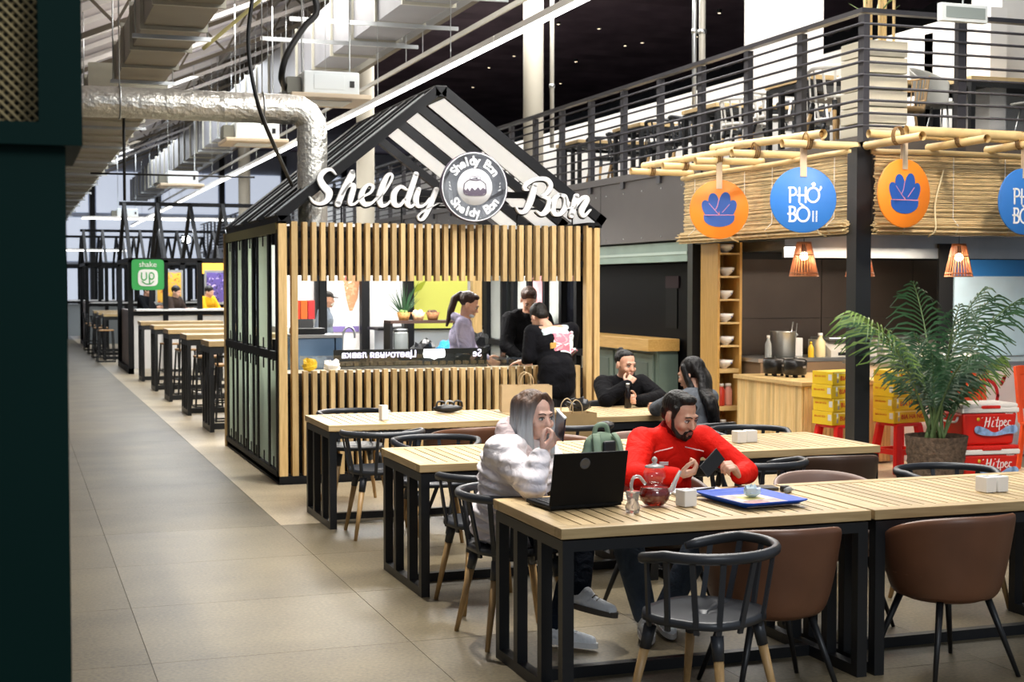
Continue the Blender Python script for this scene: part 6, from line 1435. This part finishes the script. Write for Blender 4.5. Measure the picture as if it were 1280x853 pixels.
# ================================================================== inside the kiosk
IN = mat('machine_blue', '#7f9fc4', .25, .5, .1, 2)
t = thing('kiosk_worktop', 'dark work counter along the back of the bun kiosk', 'counter', (3.7, 14.6, 0)); MB().box(2.5, 5.0, 14.2, 14.85, .04+.035, .93).build('cabinet', BLACK2, t, True); MB().box(2.45, 5.05, 14.15, 14.9, .93, .97).build('top', mat('worktop_dark', '#2b2624', .3), t, True)
t = thing('cool_cabinet', 'pale blue steel counter fridge inside the kiosk by the left posts', 'fridge', (2.78, 13.7, .075)); MB().box(-.25, .13, -.25, .25, 0, 1.17).build('case', IN, t, bevel=.01); MB().box(.14, .2, -.25, .25, 0, 1.17).build('side_panel', IN, t); MB().box(-.26, .2, -.26, .26, 1.172, 1.2).build('lid', STEEL, t)
t = thing('cash_register', 'black cash register on the pale blue fridge', 'register', (2.66, 13.7, 1.277)); MB().box(-.12, .18, -.14, .14, 0, .06).build('drawer', BLACK2, t, bevel=.008); MB().obox((0, .05, .1), (.2, .02, .09), (R(-20), 0, 0)).build('display', BLACK2, t)
t = thing('tap', 'chrome gooseneck tap on the kiosk worktop', 'tap', (3.16, 14.25, .97)); MB().tube(catmull([(0, 0, 0), (0, 0, .2), (.02, 0, .32), (.07, 0, .36), (.12, 0, .32), (.13, 0, .24)], 5), .012, 8).build('spout', STEEL, t); MB().lathe([(.028, 0), (.022, .04)], 12).build('base', STEEL, t)
t = thing('shelf_unit', 'dark shelf unit with a glass jar beneath and baskets on top in the kiosk', 'shelf', (4.1, 14.6, .97)); MB().box(-.38, .42, -.15, .15, .38, .41).build('board', mat('shelf_brown', '#3d2a22', .5), t)
for x in (-.37, .40): MB().box(x-.015, x+.015, -.14, .14, 0, .38).build('upright', BLACK2, t)
t = thing('glass_jar', 'tall clear storage jar under the dark shelf board', 'jar', (3.84, 14.5, .97)); MB().lathe([(.075, 0), (.08, .02), (.08, .27), (.07, .3)], 18).build('body', mat('jar_glass', '#9aa0a0', .1, trans=.5), t); MB().lathe([(.075, .3), (.075, .325)], 18).build('lid', STEEL, t)
crumple('rubbish_sack', 'black plastic sack on the kiosk worktop beside the glass jar', 'bag', (4.08, 14.42, .97), .135, BLK, 21, .75); crumple('plastic_bag', 'bright blue plastic bag on the kiosk worktop behind the girl in lilac', 'bag', (4.32, 14.45, .97), .10, mat('bag_blue', '#3f9bd8', .35), 22, .95); crumple('rubbish_sack', 'shiny black plastic sack between the girl and the men at the kiosk', 'bag', (4.62, 14.3, .97), .17, BLK, 25, .8)
for k, (x, c, lb) in enumerate([(3.90, '#a3763f', 'woven basket with leafy greens on the dark kiosk shelf'), (4.06, '#c9a27c', 'paper bowl of pale buns on the dark kiosk shelf'), (4.22, '#8a5f3a', 'brown woven basket on the dark kiosk shelf')]):
    t = thing('basket', lb, 'basket', (x, 14.6, 1.38)); MB().lathe([(.05, 0), (.075, .085), (.07, .085), (.045, .01)], 16).build('shell', mat('basket_%d' % k, c, .8, 0, .25, 40, .4), t)
    q = MB(); rr = random.Random(k)
    for i in range(7): q.ell((rr.uniform(-.035, .035), rr.uniform(-.035, .035), .085), rr.uniform(.018, .03), None, 8, 6)
    q.build('filling', [LEAF2, mat('bun_pale', '#d9c9b4', .8), mat('dry_brown', '#4a3526', .9)][k], t)
t = thing('spiky_plant', 'grassy plant fanning out behind the baskets in the kiosk', 'plant', (3.93, 14.72, 1.38)); q = MB(); rr = random.Random(8)
for i in range(46):
    a = rr.uniform(0, 6.28); l = rr.uniform(.18, .42); sp_ = rr.uniform(.05, .22); q.tube([(0, 0, .05), (sp_*.5*math.cos(a), sp_*.5*math.sin(a)*.5, l*.6), (sp_*math.cos(a), sp_*math.sin(a)*.5, l)], [.006, .005, .001], 5)
q.build('blades', LEAF, t); MB().lathe([(.04, 0), (.05, .07)], 12).build('pot', BLACK2, t)
# reflection of a backlit shop sign in the glass, built as mirrored glowing letters
SIGNREF = mat('sign_reflection_white', '#e9e4ff', .4, emit=2.2)
t = thing('sign_reflection', 'reflection of a backlit white shop sign, built as mirrored letters inside the kiosk window', 'sign', (3.4, 12.985, .965))
MB().box(2.80, 4.30, 13.0, 13.012, .966, 1.15).build('board', mat('board_night', '#0b1210', .4), t, True)
text('lettering', 'Цветочная лавка', .088, SIGNREF, t, T((3.235, 12.998, 1.10)) @ Matrix.Scale(-1, 4, (1, 0, 0)), True, extrude=.002, offset=.001)
q = MB(); q.prism([(-.1, -.035), (-.03, -.04), (0, -.055), (.03, -.04), (.1, -.035), (.11, .0), (.1, .045), (-.1, .045), (-.11, .0)], .004, T((3.77, 12.994, 1.10))); q.build('glow_plate', mat('glow_white', '#ffffff', .4, emit=2.2), t, True)
text('lettering', 'Se', .1, SIGNREF, t, T((4.2, 12.998, 1.10)) @ Matrix.Scale(-1, 4, (1, 0, 0)), True, extrude=.002)
crumple('cloth_bundle', 'yellow cloth bundle at the kiosk counter corner', 'cloth', (2.52, 12.75, .966), .07, YEL, 31, .8); crumple('paper_bundle', 'crumpled white paper on the kiosk counter beside the yellow cloth', 'paper', (2.72, 12.72, .966), .09, PAPER, 33, .6)
# ================================================================== white stalls behind the kiosk
SW_ = mat('stall_white', '#e2e2e2', .5)
ws = thing('white_stall', 'white walled dessert stall with dark posts behind the bun kiosk', 'stall', (4.6, 21, 0))
MB().box(3.6, 7.0, 21.6, 21.7, 0, 2.7).build('wall', SW_, ws, True)
for x in (4.35, 5.06, 5.75, 6.6): MB().box(x, x+.13, 21.45, 21.59, 0, 2.7).build('post', KB, ws, True)
MB().box(4.5, 5.05, 21.585, 21.598, 1.03, 1.12).build('purple_band', mat('band_purple', '#7a6aa8', .5), ws, True)
MB().box(5.2, 7.0, 20.6, 21.2, 0, 1.08).build('counter', mat('counter_cool', '#a9b4c2', .4), ws, True); MB().box(5.1, 7.0, 20.55, 21.25, 1.08, 1.12).build('counter_top', KB, ws, True); MB().box(3.6, 4.3, 20.7, 21.2, 0, 1.15).build('counter', SW_, ws, True)
cn = MB(); cn.prism([(-.13, .2), (-.1, .27), (-.02, .30), (.08, .28), (.14, .2), (.1, -.1), (.02, -.3), (-.03, -.3), (-.08, -.1)], .004, T((4.93, 21.59, 1.66))); cn.build('cone_poster', splash('waffle', ['#c99c78', '#b98560', '#e6d2c0', '#d9b59a']), ws, True)
MB().lathe([(.035, 0), (.035, .004)], 12, M=T((4.87, 21.588, 1.86)) @ Matrix.Rotation(R(90), 4, 'X')).build('poster_cherry', mat('cherry', '#e0607a', .5), ws, True)
t = thing('juice_machine', 'red and orange juice dispenser on the white stall counter', 'appliance', (4.05, 20.95, 1.15)); MB().box(-.17, .17, -.12, .12, 0, .1).build('base', STEEL, t)
for k, c in enumerate(('#d8432f', '#d8632f', '#c93a3a')): MB().box(-.16+.11*k, -.06+.11*k, -.1, .1, .101, .38).build('tank', mat('tank_%d' % k, c, .2), t, bevel=.008)
t = thing('blender_set', 'steel blender and glasses on the dark counter of the white stall', 'appliance', (5.9, 20.9, 1.12))
for k in range(4): MB().lathe([(.05, 0), (.06, .1), (.05, .22), (.055, .3-.04*k)], 12, (-.3+.17*k, 0, 0)).build('jug', STEEL if k % 2 else mat('jar_glass', '#9aa0a0'), t)
t = thing('yellow_board', 'lime yellow menu board with a leaf print behind the kiosk', 'board', (5.15, 17.6, 0)); MB().box(4.72, 5.55, 17.58, 17.62, 1.2, 2.1).build('panel', mat('lime_yellow', '#d3d867', .5), t, True)
MB().prism([(0, 0), (.12, .14), (.25, .2), (.18, .08)], .003, T((4.75, 17.575, 1.62))).build('leaf_print', mat('leaf_print', '#9aa821', .5), t, True, fix=True); MB().box(5.6, 5.72, 17.5, 17.62, 0, 2.3).build('post', WSD, t, True); MB().box(4.70, 4.78, 17.5, 17.579, 0, 2.3).build('post', KB, t, True)
for x, z in ((4.75, 0),): pass
# staff member with cap behind
JC = dict(pelvis=(4.22, 20.2, .92), chest=(4.22, 20.2, 1.24), neck=(4.23, 20.2, 1.43), head=(4.26, 20.19, 1.545), shR=(4.16, 20.04, 1.37), shL=(4.26, 20.36, 1.37), elR=(4.08, 20.0, 1.10), wrR=(4.20, 19.95, .95), elL=(4.2, 20.4, 1.1), wrL=(4.3, 20.4, .95), hiR=(4.2, 20.12, .88), hiL=(4.24, 20.28, .88), knR=(4.2, 20.12, .48), knL=(4.24, 20.28, .48), anR=(4.18, 20.12, .1), anL=(4.22, 20.28, .1), toR=(4.3, 20.1, .03), toL=(4.34, 20.26, .03))
t, J, P, H, B = figure('person', 'staff member in dark cap and grey blue jacket at the white stall', JC, (.95, -.25, -.1), SK3, False, .010, faced=False)
garment(t, 'jacket', cloth('denim_grey', '#7c8796', .3, 10), lambda q: (torso(q, J, B, 1.05), sleeves(q, J, (.08, .068, .05), .97)), .014, 3); garment(t, 'trousers', BHD, lambda q: trousers(q, J, (.1, .07, .055), .97), .016, 3)
garment(t, 'cap', mat('cap_dark', '#2b2826', .8), lambda q: (q.ell(P(0, -.01, .07), (.085, .098, .06), H), q.ell(P(0, .10, .045), (.06, .07, .012), H)), .009, 2); garment(t, 'mask', PAPER, lambda q: q.ell(P(0, .07, -.05), (.05, .04, .04), H), .009, 2)
# ================================================================== high tables along the aisle
def high_table(loc, lab):
    c = dup(T1, loc, label=lab, group='high tables along the aisle'); c.scale = (1, .86, 1.45); c.name = 'high_table'
for k, y in enumerate((17.1, 19.4, 21.8, 24.05, 26.6)): high_table((2.18, y, 0), 'high oak topped table on black frame beside the aisle, %s behind the bun kiosk' % ['first', 'second', 'third', 'fourth', 'fifth'][k])
for k, y in enumerate((34.5, 36.6, 38.7)): high_table((1.98, y, 0), 'high oak topped table beside the aisle, %s past the green sign kiosk' % ['first', 'second', 'third'][k])
def high_stool(loc, rz, lab, back=True):
    t = thing('bar_stool', lab, 'stool', loc, rz, 'black bar stools along the aisle')
    MB().box(-.17, .17, -.17, .17, .71, .74).build('seat', wood('stool_seat', '#9a6f3c', '#bd9257', 0), t, bevel=.01)
    for sx_ in (-1, 1):
        for sy_ in (-1, 1): MB().bar((sx_*.15, sy_*.15, .71), (sx_*.19, sy_*.19, 0), .025).build('leg', BLACK, t)
    for z in (.25, .012):
        for s_ in (-1, 1): MB().bar((-.18, s_*.18, z), (.18, s_*.18, z), .02).build('foot_rail', BLACK, t); MB().bar((s_*.18, -.18, z), (s_*.18, .18, z), .02).build('foot_rail', BLACK, t)
    if back:
        for s_ in (-1, 1): MB().bar((s_*.16, -.17, .72), (s_*.17, -.22, 1.02), .025).build('back_post', BLACK, t)
        for z in (.84, .9, .96, 1.01): MB().bar((-.165, -.2, z), (.165, -.2, z), .015, .03).build('back_slat', BLACK, t)
st_l = ['first', 'second', 'third', 'fourth', 'fifth']
for k, y in enumerate((16.75, 18.55, 20.8, 23.2, 25.6)):
    high_stool((2.62, y, 0), 4*k-6, 'black slat-back bar stool in front of the %s high table beside the aisle' % st_l[k], True)
for k, y in enumerate((18.3, 22.9)): high_stool((3.15+.05*k, y, 0), 10, 'low-backed black bar stool behind the %s high table beside the aisle' % ('first', 'third')[k], False)
for k, y in enumerate((33.75, 35.85, 37.95, 40.0)): high_stool((1.98, y, 0), -88, 'black bar stool in the aisle side row past the green sign kiosk, %s along' % st_l[k], True)
# ================================================================== far kiosks with black gable frames
def far_kiosk(x0, x1, y0, y1, ev, rd, lab, base, n, name='gable_kiosk'):
    t = thing(name, lab, 'kiosk', (x0, y0, 0)); ym = (y0+y1)/2
    for i in range(n+1):
        x = x0+(x1-x0)*i/n
        MB().box(x-.05, x+.05, y0, y0+.09, 0, ev).build('post', KB, t, True); MB().box(x-.05, x+.05, y1-.09, y1, 0, ev).build('post', KB, t, True)
        for yy in (y0+.04, y1-.04): MB().bar((x, yy, ev), (x, ym, rd), .07, .09).build('rafter', KB, t, True)
    for yy in (y0+.045, y1-.045): MB().bar((x0, yy, ev), (x1, yy, ev), .09).build('eave_beam', KB, t, True)
    MB().bar((x0-.1, ym, rd), (x1+.1, ym, rd), .08).build('ridge', KB, t, True); MB().bar((x0, y0+.045, 1.2), (x1, y0+.045, 1.2), .08).build('mid_rail', KB, t, True)
    MB().bar((x0, y0, ev), (x0, y1, ev), .09).build('eave_beam', KB, t, True); MB().bar((x0, y0, .06), (x0, y1, .06), .1).build('foot_rail', KB, t, True)
    MB().box(x0+.06, x1-.06, y0+.05, y0+.12, .1, 1.15).build('front_panel', base, t, True); MB().box(x0+.03, x0+.08, y0+.1, y1-.1, .1, 1.25).build('side_panel', mat('rose_board', '#a89a97', .5, 0, .25, 2), t, True)
    MB().box(x0+.1, x1-.1, y0-.1, y0+.5, 1.245, 1.28).build('counter', SW_, t, True)
    return t
k1 = far_kiosk(2.18, 6.2, 28.9, 32.0, 2.25, 3.44, 'black gable frame kiosk with the square green sign', SW_, 6)
GRNS = mat('sign_green', '#2f9a4a', .5, emit=.15)
sg1 = thing('shop_sign', 'square green sign with white rounded logo on the black gable kiosk', 'sign', (2.5, 28.8, 1.67))
P_ = [(.305+.23*math.copysign(abs(math.cos(a))**.35, math.cos(a)), .285+.22*math.copysign(abs(math.sin(a))**.35, math.sin(a))) for a in [2*math.pi*i/40 for i in range(40)]]
MB().prism([(-.31+.62*0+(.31*math.copysign(abs(math.cos(a))**.18, math.cos(a)))+.31, .3+.3*math.copysign(abs(math.sin(a))**.18, math.sin(a))) for a in [2*math.pi*i/40 for i in range(40)]], .05, T((2.5, 28.78, 1.66))).build('board', GRNS, sg1, True, fix=True)
cx_ = 2.5-.0
MB().prism([(.19*math.copysign(abs(math.cos(a))**.5, math.cos(a)), .165*math.copysign(abs(math.sin(a))**.5, math.sin(a))) for a in [2*math.pi*i/40 for i in range(40)]], .006, T((2.5, 28.772, 1.90))).build('logo_plate', PAPER, sg1, True, fix=True)
q = MB(); M = T((2.5, 28.765, 1.91))
for st in ([(-.12, .09, .022), (-.12, -.02, .022), (-.08, -.055, .022), (-.03, -.02, .022), (-.03, .09, .022)], [(.03, -.12, .022), (.03, .06, .022), (.07, .09, .022), (.11, .06, .022), (.11, -.01, .022), (.07, -.04, .022), (.03, -.01, .022)], [(-.11, -.08, .018), (-.05, -.125, .018), (.04, -.13, .018), (.11, -.08, .018)]): q.ribbon(st, .004, M)
q.build('logo_lettering', GRNS, sg1, True, fix=True); text('sign_lettering', 'shake', .15, PAPER, sg1, T((2.5, 28.772, 2.16)), True, extrude=.003)
for k, (x, c, lb) in enumerate([(3.05, ['#d98f8a', '#e0b03a', '#c9512f', '#6f86b5'], 'framed flower poster behind the green sign kiosk counter'), (4.05, ['#2c2450', '#5a4a8f', '#c9b7d8', '#1c1838'], 'framed violet poster in the green sign kiosk')]):
    t = thing('poster', lb, 'poster', (x, 30.2, 1.35)); MB().box(-.28, .28, -.02, .02, 0, .72).build('frame', STEEL, t); MB().box(-.24, .24, -.025, -.021, .05, .67).build('print', splash('poster_%d' % k, c), t); MB().box(-.02, .02, 0, .03, -.12, 0).build('stand', BLACK2, t)
t = thing('menu_light', 'amber lit menu board in the green sign kiosk', 'board', (4.1, 30.6, 2.0)); MB().box(-.35, .35, -.02, .02, .0, .22).build('panel', mat('amber_panel', '#e0a030', .5, emit=.6), t); MB().bar((0, .03, .1), (0, .03, .6), .03).build('hanger', BLACK2, t)
t = thing('floodlight', 'small glaring white floodlight in the far black kiosk frame', 'lamp', (3.55, 31.5, 2.75)); MB().lathe([(.001, -.08), (.09, -.08)], 12, M=Matrix.Rotation(R(90), 4, 'X') @ T((0, 0, .1))).build('lens', mat('flood_glow', '#f4fbff', .4, emit=30), t); MB().box(-.1, .1, -.01, .1, -.1, .1).build('housing', BLACK2, t)
k2 = far_kiosk(1.95, 6.2, 38.6+3.0, 45.0, 2.35, 3.35, 'second black gable frame kiosk further along the aisle', mat('panel_grey', '#8f979c', .5), 8)
k3 = far_kiosk(1.6, 6.2, 48.5, 52.0, 2.4, 3.4, 'third black gable frame kiosk near the far windows', mat('panel_grey', '#8f979c'), 8)
# seated visitors at the green sign kiosk
def sitter(x, y, col, lab, hc, f):
    d = V(f).normalized(); r_ = V((d.y, -d.x, 0)); b = V((x, y, .20))
    Jx = dict(pelvis=b+V((0, 0, .85)), chest=b+d*.06+V((0, 0, 1.15)), neck=b+d*.1+V((0, 0, 1.3)), head=b+d*.14+V((0, 0, 1.42)), hiR=b+r_*.09+V((0, 0, .82)), hiL=b-r_*.09+V((0, 0, .82)), knR=b+d*.4+r_*.1+V((0, 0, .8)), knL=b+d*.4-r_*.1+V((0, 0, .8)), anR=b+d*.38+r_*.1+V((0, 0, .4)), anL=b+d*.38-r_*.1+V((0, 0, .4)), toR=b+d*.5+r_*.1+V((0, 0, .33)), toL=b+d*.5-r_*.1+V((0, 0, .33)))
    for e, s_ in (('R', 1), ('L', -1)): Jx['sh'+e] = b+d*.07+r_*.18*s_+V((0, 0, 1.26)); Jx['el'+e] = b+d*.2+r_*.24*s_+V((0, 0, 1.02)); Jx['wr'+e] = b+d*.4+r_*.12*s_+V((0, 0, 1.05))
    t, J, P, H, B = figure('person', lab, Jx, d-V((0, 0, .3)), SK3, False, .012, faced=False)
    garment(t, 'jumper', cloth('jumper_'+col, col, .3, 8), lambda q: (torso(q, J, B, 1.08), sleeves(q, J, (.085, .07, .05), .95)), .016, 3); garment(t, 'trousers', BHD, lambda q: trousers(q, J), .018, 3); garment(t, 'hair', HM, lambda q: q.ell(P(0, -.02, .045), (.086, .1, .088), H), .012, 2)
    return t
for (x, y, col, lab, f) in [(3.72, 29.9, '#d9a320', 'seated visitor in a yellow jumper at the green sign kiosk', (.5, -.5, 0)), (3.02, 29.70, '#3a2f2a', 'seated visitor in dark brown beside the yellow jumper', (.6, -.5, 0)), (2.75, 33.4, '#16181c', 'seated visitor in black past the green sign kiosk', (.7, -.4, 0))]:
    t = sitter(x, y, col, lab, None, f)
    st = bpy.data.objects.get('stool_seat')
    if st: bpy.data.objects.remove(st)
    s2 = thing('bar_stool', 'black bar stool under the '+lab.replace('seated ', ''), 'stool', (x, y, 0), 0, 'black bar stools along the aisle')
    MB().box(-.17, .17, -.17, .17, .90, .93).build('seat', BLACK, s2)
    for sx_ in (-1, 1):
        for sy_ in (-1, 1): MB().bar((sx_*.15, sy_*.15, .90), (sx_*.19, sy_*.19, 0), .025).build('leg', BLACK, s2)
